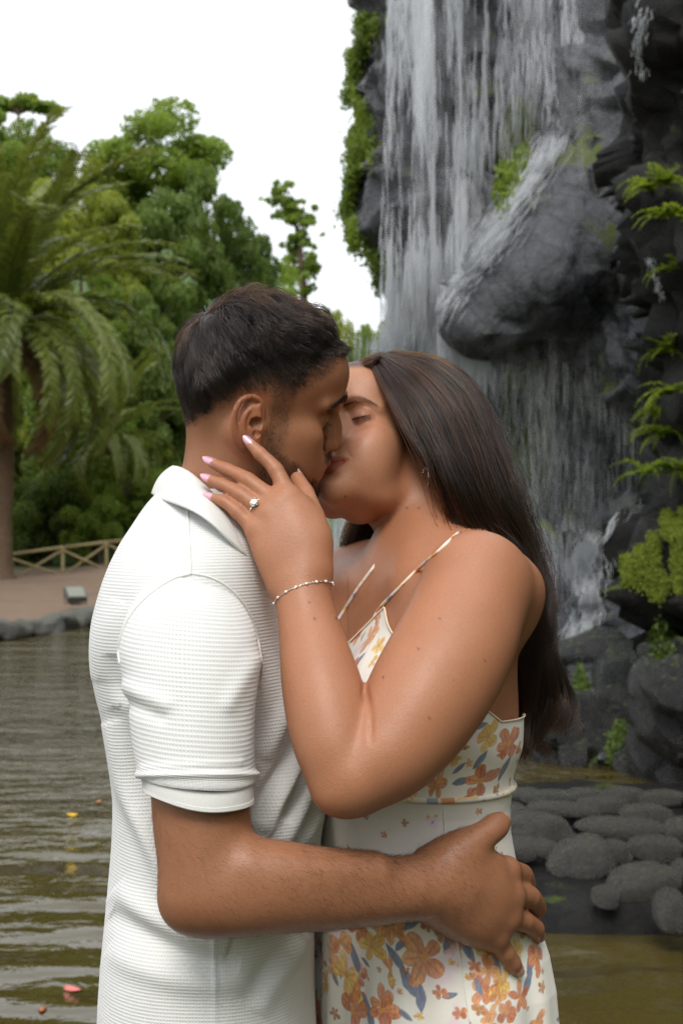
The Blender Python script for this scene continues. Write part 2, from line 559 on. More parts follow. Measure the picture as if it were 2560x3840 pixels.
def water_mat():
    t = NT('pond_water')
    tc = t.coord()
    w0 = t.noise(.9, 2, .45, t.mapping(tc, (.55, 1.7, 1)), .3)
    w1 = t.noise(1.5, 3, .5, t.mapping(tc, (.9, 1.8, 1)), .6)
    w2 = t.noise(6.0, 3, .55, t.mapping(tc, (1, 1.5, 1)), .4)
    w3 = t.noise(16.0, 2, .5, tc)
    sy = t.n('SeparateXYZ'); t.set(sy.inputs[0], tc)
    far = t.ramp(t.math('MULTIPLY', sy.outputs[1], .05), [(.14, .05), (.30, .22), (.45, 1.0), (.95, .6)])          # churned by the fall further out
    amp = t.math('MULTIPLY', t.ramp(t.noise(.22, 2, .5, tc), [(.35, .45), (.62, 1.0)]), far)
    h = t.math('ADD', t.math('ADD', t.math('MULTIPLY', w0, .85), t.math('MULTIPLY', t.math('MULTIPLY', w1, 1.3), amp)), t.math('MULTIPLY', t.math('ADD', t.math('MULTIPLY', w2, .75), t.math('MULTIPLY', w3, .10)), amp))
    b = t.bump(h, 1.0, .19)
    c = t.mix(t.noise(.5, 3, .6, tc), (.046, .035, .009), (.080, .062, .018))
    t.principled(Base_Color=c, Roughness=.03, IOR=1.55, Normal=b, Specular_IOR_Level=.5)
    return t.m
M_WATER = water_mat()

def fall_mat(name, alpha, col=(.90, .93, .97)):
    t = NT(name)
    d = t.n('BsdfDiffuse', i_0=col); tr = t.n('BsdfTranslucent', i_0=col); gl = t.n('BsdfGlossy', i_0=(1, 1, 1), i_1=.25)
    m1 = t.n('MixShader', i_0=.55); t.t.links.new(d.outputs[0], m1.inputs[1]); t.t.links.new(tr.outputs[0], m1.inputs[2])
    m2 = t.n('MixShader', i_0=.12); t.t.links.new(m1.outputs[0], m2.inputs[1]); t.t.links.new(gl.outputs[0], m2.inputs[2])
    tp = t.n('BsdfTransparent')
    m3 = t.n('MixShader'); t.set(m3.inputs[0], alpha(t) if callable(alpha) else alpha)
    t.t.links.new(tp.outputs[0], m3.inputs[1]); t.t.links.new(m2.outputs[0], m3.inputs[2])
    t.t.links.new(m3.outputs[0], t.out.inputs[0])
    return t.m
M_FALL = fall_mat('falling_water', .70)
def _veil(t):
    tc = t.coord()
    a = t.noise(1.0, 4, .65, t.mapping(tc, (60, 60, .9)))
    b = t.noise(1.0, 3, .6, t.mapping(tc, (14, 14, .4)))
    d = t.noise(1.0, 3, .55, t.mapping(tc, (1.6, 1.6, .6)))
    f = t.math('MULTIPLY', t.ramp(a, [(.36, 0), (.74, 1)]), t.ramp(b, [(.30, .05), (.70, 1)]))
    f = t.math('MULTIPLY', f, t.ramp(d, [(.25, .15), (.65, 1)]))
    return t.math('MULTIPLY', t.math('MULTIPLY', f, .92), t.attr('fade', 'Fac'))
M_VEIL = fall_mat('water_veil', _veil)

# ------------------------------------------------------------------ ground and water
WATER_Z = -.12
KERB = np.array([(-16, -6), (-13.5, 2), (-10.5, 9), (-7.2, 14.5), (-4.9, 18.3), (-4.35, 20.4), (-3.95, 22.8), (-2.9, 25.6), (-.6, 28.2), (3.0, 29.0), (7, 28), (10, 24), (11, 16), (9, 8), (8, -2), (7, -9), (-2, -12), (-12, -10)], float)
def kerb_curve(n):
    k = np.vstack([KERB, KERB[:1]])
    return catmull(k, n)
_kc = kerb_curve(400)
def pond_dist(x, y):
    """signed distance to the pond edge, negative inside (vectorised)"""
    p = np.stack([x.ravel(), y.ravel()], 1)
    d = np.full(len(p), 1e9); ins = np.zeros(len(p), bool)
    for i in range(len(_kc) - 1):
        a, b = _kc[i], _kc[i + 1]
        ab = b - a
        t = np.clip(((p - a) @ ab) / (ab @ ab + 1e-12), 0, 1)
        d = np.minimum(d, np.linalg.norm(p - a - t[:, None] * ab, axis=1))
        c = ((a[1] > p[:, 1]) != (b[1] > p[:, 1])) & (p[:, 0] < (b[0] - a[0]) * (p[:, 1] - a[1]) / (b[1] - a[1] + 1e-12) + a[0])
        ins ^= c
    return np.where(ins, -d, d).reshape(x.shape)
def terrain(x, y):
    pd = pond_dist(x, y)
    h = np.where(pd < 0, -.9, .06)
    rise = sstep(.2, 14, pd) * .10 + np.clip((y - 30) * .02, 0, .25) + sstep(-8.2, -4.5, x) * sstep(28, 36, y) * .36
    hill = np.clip(y - 42, 0, 60) * (.30 * sstep(6, -10, x) + .06) + np.clip(-x - 12, 0, 60) * .08 * sstep(10, 40, y)
    hill = hill + np.clip(-y - 14, 0, 45) * .35 * sstep(2, 12, pd) + np.clip(x - 12, 0, 40) * .8 * sstep(1, 8, pd)  # unseen slopes behind the camera and at right, added to block low light
    h = np.where(pd < 0, h, h + rise + hill)
    return h, pd
def make_ground():
    xs = np.concatenate([np.linspace(-900, -60, 14)[:-1], np.linspace(-60, -14, 24)[:-1], np.linspace(-14, 14, 90), np.linspace(14, 60, 20)[1:], np.linspace(60, 900, 14)[1:]])
    ys = np.concatenate([np.linspace(-300, -14, 10)[:-1], np.linspace(-14, 50, 180), np.linspace(50, 110, 40)[1:], np.linspace(110, 1500, 16)[1:]])
    X, Y = np.meshgrid(xs, ys)
    Z, pd = terrain(X, Y)
    V = np.stack([X, Y, Z], 2).reshape(-1, 3)
    V[:, 2] += (fbm(V * np.array([1, 1, 0]), .7, 3, 2) * .03) * (pd.ravel() > .4)
    green = np.clip(sstep(36.5, 40, V[:, 1]) + sstep(-9, -11, V[:, 1]) + sstep(12, 14, V[:, 0]) + sstep(.5, .9, fbm(V * np.array([1, 1, 0]), .25, 2, 6)) * .5, 0, 1)
    o = mesh_obj('ground', V, grid_faces(len(xs), len(ys)), M_EARTH, None, True, {'green': green})
    tag(o, kind='structure')
    wx = np.linspace(-17, 12, 60); wy = np.linspace(-13, 30, 90)
    X, Y = np.meshgrid(wx, wy)
    W = np.stack([X, Y, np.full_like(X, WATER_Z)], 2).reshape(-1, 3)
    tag(mesh_obj('water', W, grid_faces(60, 90), M_WATER), kind='structure')
make_ground()

def rock_shape(seed, n=3, rough=.22, sq=2.6, cuts=7, lo=.70):
    bm = bmesh.new(); bmesh.ops.create_icosphere(bm, subdivisions=n, radius=1.0)
    V = np.array([v.co[:] for v in bm.verts]); F = [[v.index for v in f.verts] for f in bm.faces]; bm.free()
    V = np.sign(V) * np.abs(V) ** (2 / sq); V /= (np.abs(V) ** sq).sum(1)[:, None] ** (1 / sq) * .9
    d = fbm(V + seed * 7.3, 1.1, 3, seed) * rough
    r = np.random.default_rng(seed)
    for _ in range(cuts):                                                # flat broken faces
        nrm = r.normal(size=3); nrm /= np.linalg.norm(nrm); h = r.uniform(lo, .95)
        k = V @ nrm - h
        V = V - np.clip(k, 0, None)[:, None] * nrm * .85
    V = V * (1 + d)[:, None] + fbm(V + seed, 5, 2, seed)[:, None] * V * .035
    return V, F
ROCKS = []
for _i in range(6):
    _v, _f = rock_shape(_i + 1)
    _o = mesh_obj('rock', _v, _f, M_STONE); ROCKS.append(_o.data); bpy.data.objects.remove(_o)
STONES = []
for _i in range(6):
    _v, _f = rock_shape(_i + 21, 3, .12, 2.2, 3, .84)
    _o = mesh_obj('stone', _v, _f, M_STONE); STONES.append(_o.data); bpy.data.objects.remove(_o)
def place_rock(name, k, loc, size, rot, mat=None, parent=None):
    me = STONES[k % 6] if name == 'stone' and mat is None else ROCKS[k % 6]
    if mat is not None and me.materials[0] != mat:
        key = me.name + mat.name
        me = bpy.data.meshes.get(key) or (lambda c: (setattr(c, 'name', key), c.materials.clear(), c.materials.append(mat), c)[-1])(ROCKS[k % 6].copy())
    o = bpy.data.objects.new(name, me)
    o.location = loc; o.scale = size; o.rotation_euler = rot
    return link(o, parent)

# kerb of rough stones round the pond
def make_kerb():
    root = empty('kerb'); tag(root, kind='structure')
    L = np.r_[0, np.cumsum(np.linalg.norm(np.diff(_kc, axis=0), axis=1))]
    r = np.random.default_rng(4)
    s = 0.0; i = 0
    while s < L[-1] - .3:
        x, y = np.interp(s, L, _kc[:, 0]), np.interp(s, L, _kc[:, 1])
        vis = (12 < y < 27 and -9 < x < 0)
        w = r.uniform(.34, .62) if vis else r.uniform(1.6, 2.2)
        xm, ym = np.interp(s + w / 2, L, _kc[:, 0]), np.interp(s + w / 2, L, _kc[:, 1])
        x2, y2 = np.interp(s + w, L, _kc[:, 0]), np.interp(s + w, L, _kc[:, 1])
        a = math.atan2(y2 - y, x2 - x)
        place_rock('stone', i, (xm, ym, -.05 + r.normal(0, .012)), (w * .54, .20, .15 + r.uniform(0, .03)), (r.normal(0, .06), r.normal(0, .06), a), M_KERB, root)
        s += w; i += 1
make_kerb()

# ------------------------------------------------------------------ fence
def make_fence():
    m = simple_mat('weathered_timber', (.46, .36, .19), .8, .3, 20)
    d0 = 36.0
    posts = [(-400, 2255), (-185, 2225), (30, 2196), (236, 2168), (400, 2147), (590, 2128), (790, 2112), (990, 2102)]
    base = [P(u, v, d0 + i * .35 - 1.6) for i, (u, v) in enumerate(posts)]
    root = empty('wooden_fence', base[2])
    tag(root, 'pale wooden post and rail fence with crossed braces beside the palm', 'fence')
    b0 = base[2]
    H = .80
    up = np.array([0, 0, 1.0])
    for b in base:
        MB().tube([b - b0 - up * .3, b - b0 + up * (H + .02)], .045, 8).build('post', m, root, True)
    for a, b in zip(base[:-1], base[1:]):
        MB().tube([a - b0 + up * H, b - b0 + up * H + (b - a) * .01], .042, 8).build('rail', m, root, True)
        MB().tube([a - b0 + up * .06, b - b0 + up * (H - .06)], .032, 8).build('brace', m, root, True)
        MB().tube([a - b0 + up * (H - .06) + np.array([0, -.05, 0]), b - b0 + up * .06 + np.array([0, -.05, 0])], .032, 8).build('brace', m, root, True)
make_fence()

# floodlight on the pond edge
def make_floodlight():
    c = P(283, 2268, 23.2)
    c[2] = max(c[2], .03)
    mg = simple_mat('floodlight_housing', (.10, .10, .095), .5, .2, 20)
    gl = simple_mat('floodlight_glass', (.20, .21, .17), .15, .1, 10)
    root = empty('floodlight', c); root.scale = (1.15, 1.15, 1.15)
    tag(root, 'small square floodlight on a bracket at the far edge of the pond', 'floodlight')
    R = np.array(Euler((math.radians(38), 0, math.radians(28))).to_matrix())
    mb = MB()
    for z, w, h in ((0, .26, .22), (.05, .30, .26), (.07, .30, .26)):
        pass
    mb.box((0, 0, .16), (.30, .26, .09), R)
    mb.box(np.array([0, 0, .16]) + R @ np.array([0, 0, -.065]), (.20, .17, .05), R)
    mb.build('housing', mg, root)
    MB().box(np.array([0, 0, .16]) + R @ np.array([0, 0, .049]), (.26, .22, .012), R).build('glass', gl, root)
    MB().tube([(-.17, .02, .16), (-.17, .02, .02), (.17, .02, .02), (.17, .02, .16)], .013, 6).box((0, .02, .005), (.14, .10, .02)).build('bracket', mg, root)
make_floodlight()

# ------------------------------------------------------------------ palms
def frond_mesh(L, droop, seed, npair=110, wid=.046, leaf=.62):
    r = np.random.default_rng(seed)
    n = 24
    t = np.linspace(0, 1, n)
    # rachis in the x-z plane, rising then bending down
    ang = np.radians(58) - t ** 1.25 * droop
    dx, dz = np.cos(ang), np.sin(ang)
    X = np.r_[0, np.cumsum(dx[:-1])] * L / (n - 1); Z = np.r_[0, np.cumsum(dz[:-1])] * L / (n - 1)
    rach = np.stack([X, np.zeros(n), Z], 1)
    V, F = tube_mesh(rach, np.linspace(.035, .006, n), 5)
    Vs, Fs, k = [V], list(F), len(V)
    for i in range(npair):
        s = .10 + .90 * (i + r.random() * .6) / npair
        p = np.array([np.interp(s, t, X), 0, np.interp(s, t, Z)])
        a = np.interp(s, t, ang)
        fw = np.array([math.cos(a), 0, math.sin(a)]); upv = np.array([-math.sin(a), 0, math.cos(a)])
        ln = leaf * (math.sin(min(1, s * 1.35 + .12) * math.pi * .86) * .75 + .25) * r.uniform(.85, 1.1)
        for sg in (1, -1):
            d = fw * .72 + np.array([0, sg, 0]) * .75 + upv * r.uniform(.0, .38); d /= np.linalg.norm(d)
            e = p + d * ln + np.array([0, 0, -1]) * ln * r.uniform(.10, .30)
            mid = (p + e) / 2 + np.array([0, 0, ln * .07])
            w = np.cross(d, upv); w /= np.linalg.norm(w) + 1e-9; w = w * wid * .5 + upv * wid * .25 * r.normal()
            Vs.append(np.array([p - w * .6, p + w * .6, mid - w, mid + w, e])); Fs += [[k, k + 1, k + 3, k + 2], [k + 2, k + 3, k + 4]]
            k += 5
    return np.concatenate(Vs), Fs
FROND = {}
for key, (L, dr, sd, m) in {'up': (4.9, 1.15, 1, M_PALM), 'mid': (4.6, 2.25, 2, M_PALM), 'low': (4.3, 2.6, 3, M_PALM), 'dry': (3.4, 2.9, 4, M_PALM_DRY)}.items():
    v, f = frond_mesh(L, dr, sd)
    o = mesh_obj('frond', v, f, m, None, False); FROND[key] = o.data; bpy.data.objects.remove(o)

def make_palm(base, top, sc, label, seed, nf=58, rt=.235):
    r = np.random.default_rng(seed)
    base, top = np.array(base), np.array(top)
    root = empty('palm_tree', base); tag(root, label, 'palm tree')
    tp = catmull(np.array([base - base, (top - base) * .4 + np.array([.10, 0, 0]), (top - base) * .8 + np.array([.05, 0, 0]), top - base]), 46)
    rad = np.interp(np.linspace(0, 1, 46), [0, .06, .2, .8, .93, 1], [rt * 1.9, rt * 1.35, rt, rt * .95, rt * 1.5, rt * .9])
    rad = rad * (1 + .10 * (np.arange(46) % 2))
    V, F = tube_mesh(tp, rad, 18)
    V = V + fbm(V, 3.2, 3, seed)[:, None] * .03
    mesh_obj('trunk', V, F, M_PALM_BARK, root)
    for i in range(nf):
        f = i / nf
        az = i * 2.39996 + r.normal(0, .12)
        if f < .22: key, tilt, z0 = 'up', r.uniform(-.75, -.3), .35
        elif f < .45: key, tilt, z0 = 'up', r.uniform(-.15, .25), .25
        elif f < .72: key, tilt, z0 = 'mid', r.uniform(.25, .75), .1
        elif f < .92: key, tilt, z0 = 'low', r.uniform(.5, 1.0), -.1
        else: key, tilt, z0 = 'dry', r.uniform(.75, 1.25), -.3
        o = bpy.data.objects.new('frond', FROND[key])
        o.location = top - base + np.array([0, 0, z0 * sc]) + np.array([math.cos(az), math.sin(az), 0]) * rt * .5
        o.rotation_euler = (r.normal(0, .18), tilt, az)
        s_ = sc * r.uniform(.85, 1.08); o.scale = (s_, s_, s_)
        link(o, root)
    return root
make_palm(P(-5, 2195, 33.4), P(0, 1260, 33.4), 1.10, 'tall date palm with arching fronds and brown dead fronds behind the fence', 5, 84)
make_palm(P(330, 2120, 40.4) * np.array([1, 1, 0]) + np.array([0, 0, .3]), P(400, 1660, 40.4), .62, 'shorter palm with drooping fronds in the shade behind the fence', 9, 34, .14)

# ------------------------------------------------------------------ trees
def leaf_cloud(lobes, n, size, seed, droop=.0, flat=.0):
    """leaf quads spread through the lobes (cx, cy, cz, rx, ry, rz), denser near their surface"""
    r = np.random.default_rng(seed)
    lobes = np.array(lobes, float)
    vol = (lobes[:, 3] * lobes[:, 4] * lobes[:, 5]) ** .67
    k = r.choice(len(lobes), n, p=vol / vol.sum())
    d = r.normal(size=(n, 3)); d /= np.linalg.norm(d, axis=1)[:, None]
    rad = r.random(n) ** .33
    c = lobes[k, :3] + d * lobes[k, 3:] * rad[:, None]
    nz = fbm(c, 1.6 / lobes[:, 3].mean(), 3, seed)
    keep = nz + r.normal(0, .2, n) > -.18
    c, d = c[keep], d[keep]
    n = len(c)
    a = r.normal(size=(n, 3)); a[:, 2] -= droop; a /= np.linalg.norm(a, axis=1)[:, None]
    b = np.cross(a, d + r.normal(0, .5, (n, 3))); b /= np.linalg.norm(b, axis=1)[:, None] + 1e-9
    s = size * r.uniform(.55, 1.25, (n, 1))
    V = np.stack([c - a * s * .9, c + b * s * .38, c + a * s, c - b * s * .38], 1).reshape(-1, 3)
    return V, np.arange(4 * n).reshape(n, 4)

def lobes_round(seed, n=16, sq=1.0):
    r = np.random.default_rng(seed); out = []
    for i in range(n):
        d = r.normal(size=3); d /= np.linalg.norm(d); q = r.uniform(.35, .78)
        s = r.uniform(.24, .40)
        out.append((d[0] * q, d[1] * q, d[2] * q * sq, s, s, s * .72))
    return out
def lobes_tall(seed, n=26):
    r = np.random.default_rng(seed); out = []
    for i in range(n):
        z = -1 + 2 * (i + r.random()) / n
        w = math.sqrt(max(.05, 1 - max(0, z) ** 1.7)) * .72
        az = r.uniform(0, 6.28); q = r.uniform(.2, .8) * w
        s = r.uniform(.26, .42) * (.55 + .45 * w)
        out.append((math.cos(az) * q, math.sin(az) * q, z * .9, s, s, s * .42))
    return out
CROWNS = {}
def crown_data(key, lob, n, size, mat, seed, droop=.5):
    V, F = leaf_cloud(lob, n, size, seed, droop)
    o = mesh_obj('crown', V, F, mat, None, False); CROWNS[key] = o.data; bpy.data.objects.remove(o)
crown_data('roundA', lobes_round(1, 20), 26000, .048, M_LEAF_A, 1)
crown_data('roundC', lobes_round(2, 22), 26000, .045, M_LEAF_C, 2)
crown_data('roundB', lobes_round(3, 18), 26000, .048, M_LEAF_B, 3)
crown_data('tallB', lobes_tall(4, 34), 30000, .046, M_LEAF_B, 4, .9)
crown_data('tallA', lobes_tall(5, 30), 30000, .046, M_LEAF_A, 5, .9)
crown_data('tallC', lobes_tall(6, 30), 30000, .046, M_LEAF_C, 6, .9)

def trunk_mesh(h0, h1, r0, seed, lean=0.0):
    """trunk from z=h0 up into the crown at z=h1 with limbs reaching into it"""
    r = np.random.default_rng(seed); mb = MB()
    pts = catmull(np.array([(0, 0, h0), (lean * .3 + r.normal(0, .1), r.normal(0, .1), h0 * .55 + h1 * .45), (lean, 0, h1)]), 10)
    mb.tube(pts, np.linspace(r0, r0 * .35, 10), 8)
    for i in range(7):
        k = r.integers(5, 9); a = r.uniform(0, 6.28); L = abs(h1 - h0) * r.uniform(.12, .25)
        e = pts[k] + np.array([math.cos(a) * L, math.sin(a) * L, L * r.uniform(.3, .9)])
        mb.tube(catmull(np.array([pts[k], (pts[k] + e) / 2 + np.array([0, 0, -.08 * L]), e]), 6), np.linspace(r0 * .4, r0 * .12, 6), 6)
    return mb
def make_tree(u, vt, vb, hw, d, key, label, seed, group=None, depth=None):
    c = P(u, (vt + vb) / 2, d - 1.6)
    rz = (vb - vt) / 2 * d / FPX; rx = hw * d / FPX
    gz = float(terrain(np.array([c[0]]), np.array([c[1]]))[0][0])
    gz = min(gz, c[2] - rz * 1.02)
    root = empty('tree', (c[0], c[1], gz))
    tag(root, label, 'tree', group)
    o = bpy.data.objects.new('crown', CROWNS[key]); o.location = (0, 0, c[2] - gz)
    o.scale = (rx * 1.32, rx * 1.32, rz * 1.12); o.rotation_euler = (0, 0, seed * 1.7)
    link(o, root)
    trunk_mesh(-.3, c[2] - gz + rz * .35, max(.10, rx * .07), seed).build('trunk', M_BARK, root, True)
    return root
TREES = [
 (590, 400, 860, 225, 58, 'roundA', 'large round-crowned tree, tallest in the middle of the wooded slope'),
 (110, 470, 900, 165, 61, 'roundA', 'round dark-topped tree on the slope above the tall date palm'),
 (-80, 400, 950, 190, 62, 'tallA', 'tall tree at the left edge behind the date palm crown'),
 (310, 590, 1050, 150, 57, 'roundC', 'yellow-green tree just left of the tallest round tree'),
 (190, 690, 1300, 170, 52, 'tallC', 'yellow-green tall tree directly behind the upper palm fronds'),
 (430, 740, 1300, 150, 51, 'tallC', 'feathery yellow-green tree below the tallest round tree'),
 (610, 740, 1450, 180, 53, 'tallB', 'dark feathery conifer below the tallest round tree'),
 (760, 670, 1450, 165, 56, 'tallB', 'dark conifer at the right shoulder of the tallest round tree'),
 (880, 800, 1550, 140, 58, 'tallB', 'dark conifer on the falling ridge above the bearded head'),
 (965, 910, 1550, 125, 61, 'tallB', 'slim dark conifer at the right end of the falling ridge'),
 (380, 1050, 1750, 165, 47, 'tallA', 'broad green tree to the right of the palm fronds'),
 (545, 1130, 1850, 140, 48, 'tallB', 'dark green tree behind the back of the bearded head'),
 (690, 1300, 2050, 130, 50, 'tallB', 'dark tree showing behind the neck and white collar'),
 (290, 1380, 2050, 170, 45, 'roundB', 'dark spreading tree behind the drooping palm fronds'),
 (110, 1120, 1950, 180, 48, 'tallA', 'green tree hidden behind the middle of the date palm'),
 (1050, 1020, 1600, 110, 70, 'roundA', 'pale hazy tree at the foot of the slender tall tree'),
 (1160, 1080, 1600, 90, 72, 'roundB', 'hazy tree just right of the slender tall tree'),
 (1255, 1165, 1700, 85, 76, 'roundC', 'far hazy tree between the two heads'),
 (1345, 1215, 1750, 90, 78, 'roundC', 'far bright tree above the dark brown parting'),
 (1440, 1240, 1800, 90, 80, 'roundA', 'far tree seen through the foot of the waterfall'),
 (-300, 700, 1900, 220, 50, 'tallB', 'dark tree past the left edge behind the date palm'),
]
for _i, (_u, _t, _b, _h, _d, _k, _l) in enumerate(TREES): make_tree(_u, _t, _b, _h, _d, _k, _l, _i + 1)
# the rest of the wood on the slope
_r = np.random.default_rng(31)
for _i in range(46):
    _u = _r.uniform(-420, 1060); _f = _r.random()
    _vb = 1500 + 620 * _f; _lim = np.interp(_u, [-400, 300, 800, 1060], [1000, 1000, 1150, 1350])
    _vt = max(_lim, _vb - _r.uniform(420, 640)); _d = 64 - 20 * _f
    make_tree(_u, _vt, _vb + 40, _r.uniform(110, 160), _d, ['tallB', 'roundB', 'tallA', 'roundA', 'tallC'][_r.integers(5)], 'tree in the dense wood that fills the slope behind the fence', 100 + _i, 'trees filling the wooded slope')
for _i in range(12):
    _u = 1030 + _i * 42
    make_tree(_u, 1330 + _r.uniform(-60, 120), 2020, _r.uniform(90, 130), 62 + _r.uniform(-6, 10), ['tallB', 'roundB', 'roundA'][_i % 3], 'tree in the low wood beyond the pond behind the two heads', 160 + _i, 'trees beyond the pond')
for _i in range(26):
    _x, _y = -13.5 - 4.2 * (_i % 6) + _r.normal(0, .8), 14 + 6.5 * (_i // 6) + _r.normal(0, 1.2)
    _g = float(terrain(np.array([_x]), np.array([_y]))[0][0])
    _o = empty('tree', (_x, _y, _g)); tag(_o, 'tree on the bank beyond the left edge of the pond', 'tree', 'trees left of the pond')
    _c = bpy.data.objects.new('crown', CROWNS[['roundA', 'tallB', 'roundB', 'tallA', 'tallC'][_i % 5]]); _s = _r.uniform(2.2, 3.0); _c.location = (0, 0, 3.6); _c.scale = (_s, _s, 3.6); _c.rotation_euler = (0, 0, _i); link(_c, _o)
    trunk_mesh(-.3, 5, .2, 300 + _i).build('trunk', M_BARK, _o, True)
SHRUBS = [(480, 1640, 2120, 150, 42.5, 'roundA', 'leafy green shrub behind the fence near the white shoulder'), (200, 1730, 2160, 150, 42, 'roundB', 'dark shrub behind the fence beside the palm trunk'), (370, 1820, 2140, 110, 41, 'roundA', 'low shrub behind the middle fence panel'), (60, 1780, 2180, 120, 41.5, 'roundB', 'dark shrub behind the date palm trunk'), (620, 1850, 2150, 140, 43, 'roundB', 'shrub hidden behind the white collar')]
for _i, (_u, _t, _b, _h, _d, _k, _l) in enumerate(SHRUBS):
    _o = make_tree(_u, _t, _b, _h, _d, _k, _l, 40 + _i); _o.name = 'shrub'; _o['category'] = 'shrub'

def make_slender_tree():
    d = 75.0; c = P(1130, 1100, d - 1.6); gz = float(terrain(np.array([c[0]]), np.array([c[1]]))[0][0])
    root = empty('tree', (c[0], c[1], gz)); tag(root, 'slender tall tree with loose separate tufts against the white sky', 'tree')
    s = d / FPX
    o0 = np.array([c[0], c[1], gz])
    tuft = [(1030, 745, 55, 30), (1060, 790, 45, 32), (1105, 800, 60, 34), (1130, 835, 50, 30), (1120, 890, 50, 36), (1165, 900, 36, 26), (1085, 930, 34, 24), (1130, 965, 55, 40), (1175, 985, 40, 32), (1110, 1020, 60, 40), (1165, 1050, 50, 40), (1040, 730, 40, 28), (1150, 830, 40, 18)]
    rr_ = np.random.default_rng(6); lob = []
    for (u, v, a, b) in tuft:
        for _ in range(7):
            f_ = rr_.uniform(.22, .55); lob.append(tuple(P(u + rr_.normal(0, a * .55), v + rr_.normal(0, b * .7), d - 1.6) - o0 + np.array([0, rr_.normal(0, a * s * .5), 0])) + (a * s * f_, a * s * f_, b * s * f_))
    V, F = leaf_cloud(lob, 5200, .22, 33, .3)
    mesh_obj('crown', V, F, M_LEAF_A, root, False)
    mb = MB(); tr = catmull(np.array([P(1150, 1600, d - 1.6), P(1140, 1150, d - 1.6), P(1128, 980, d - 1.6), P(1110, 850, d - 1.6), P(1050, 760, d - 1.6)]) - o0, 16)
    tr[0, 2] = -.2
    mb.tube(tr, np.linspace(.28, .05, 16), 8)
    for (u, v, a, b) in tuft[2:]:
        e = P(u, v, d - 1.6) - o0; k = np.argmin(np.abs(tr[:, 2] - (e[2] - .4))); mb.tube(catmull(np.array([tr[k], (tr[k] + e) / 2, e]), 5), np.linspace(.07, .02, 5), 5)
    mb.build('trunk', M_BARK, root, True)
make_slender_tree()
def make_flat_tree():
    d = 66.0; c = P(60, 1000, d - 1.6); gz = float(terrain(np.array([c[0]]), np.array([c[1]]))[0][0])
    o0 = np.array([c[0], c[1], gz]); root = empty('tree', o0); tag(root, 'flat-topped tree whose thin crown stands above the date palm against the sky', 'tree')
    s = d / FPX
    tuft = [(20, 392, 70, 14), (90, 385, 60, 18), (150, 400, 60, 12), (110, 370, 30, 12), (200, 408, 40, 8), (-40, 400, 60, 14)]
    lob = [tuple(P(u, v, d - 1.6) - o0) + (a * s, a * s, b * s) for (u, v, a, b) in tuft]
    V, F = leaf_cloud(lob, 2600, .28, 35, .2); mesh_obj('crown', V, F, M_LEAF_A, root, False)
    mb = MB(); e = P(70, 400, d - 1.6) - o0
    mb.tube(catmull(np.array([(0, 0, -.2), (.2, 0, e[2] * .5), e]), 12), np.linspace(.3, .06, 12), 8)
    for (u, v, a, b) in tuft:
        q = P(u, v, d - 1.6) - o0; mb.tube(catmull(np.array([e * np.array([1, 1, .97]), (e + q) / 2, q]), 5), np.linspace(.06, .02, 5), 5)
    mb.build('trunk', M_BARK, root, True)
make_flat_tree()
# ------------------------------------------------------------------ rock face with the waterfall
def EP(F, u, v, ru, rv, d, rd, k=.35, R=None, op='u'):
    F.ell(P(u, v, d - 1.6), (ru * d / FPX, rd, rv * d / FPX), R, k, op)
def make_cliff():
    F = SDF((-.6, 7.0, -.6), (4.8, 17.5, 8.0), .042)
    EP(F, 1960, 250, 560, 720, 14.4, 1.5)
    EP(F, 1950, -500, 520, 700, 14.7, 1.7)
    EP(F, 1580, 520, 205, 500, 13.7, .9)
    EP(F, 1640, 80, 190, 420, 13.8, .9)
    EP(F, 2060, 1750, 480, 900, 15.0, 1.0)
    EP(F, 1680, 1900, 220, 700, 15.6, .7)
    EP(F, 2380, 500, 300, 800, 13.0, 1.1)
    # jutting smooth block in the middle of the fall
    Rb = np.array(Euler((math.radians(-12), math.radians(-28), math.radians(24))).to_matrix())
    EP(F, 2140, 960, 470, 340, 12.8, 1.15, .12, Rb)
    EP(F, 1990, 1090, 260, 190, 12.4, .8, .14, Rb)
    EP(F, 2340, 840, 220, 250, 12.7, .95, .12)
    EP(F, 2430, 1330, 190, 270, 12.3, .7, .10)
    EP(F, 2180, 1290, 240, 130, 12.9, .7, .10, Rb)
    # foot: broken bank
    EP(F, 2200, 2420, 330, 330, 13.2, 1.3, .4)
    EP(F, 2480, 2420, 280, 420, 11.6, 1.1, .3)
    EP(F, 2380, 2760, 330, 190, 10.2, 1.0, .3)
    EP(F, 2080, 2790, 180, 130, 11.4, .8, .3)
    EP(F, 1750, 2500, 300, 220, 14.5, 1.0, .4)
    EP(F, 1400, 2420, 260, 120, 15.0, .9, .4)
    EP(F, 2900, 1500, 350, 1600, 11.5, 1.2, .4)
    V, Fc = F.mesh(1)
    N = normals(V, Fc)
    # broken basalt: shifted facets, fine relief
    w = V + np.stack([fbm(V, 1.1, 2, s) for s in (1, 2, 3)], 1) * .16
    disp = facets(w * np.array([1, 1, .75]), 260, .15, .30, 4) + facets(w, 2200, .05, .30, 5) + fbm(V, 9, 3, 5) * .020
    uu, vv = px_of(V)
    calm = np.exp(-(((uu - 2120) / 420) ** 2 + ((vv - 970) / 380) ** 2) ** 2)
    V = V + N * (disp * (1 - .80 * calm))[:, None]
    o = mesh_obj('rock_face', V, Fc, M_ROCK)
    o.name = 'waterfall_cliff'; tag(o, 'tall dark wet basalt cliff with the waterfall running over it', 'cliff')
    return V, Fc
CL_V, CL_F = make_cliff()

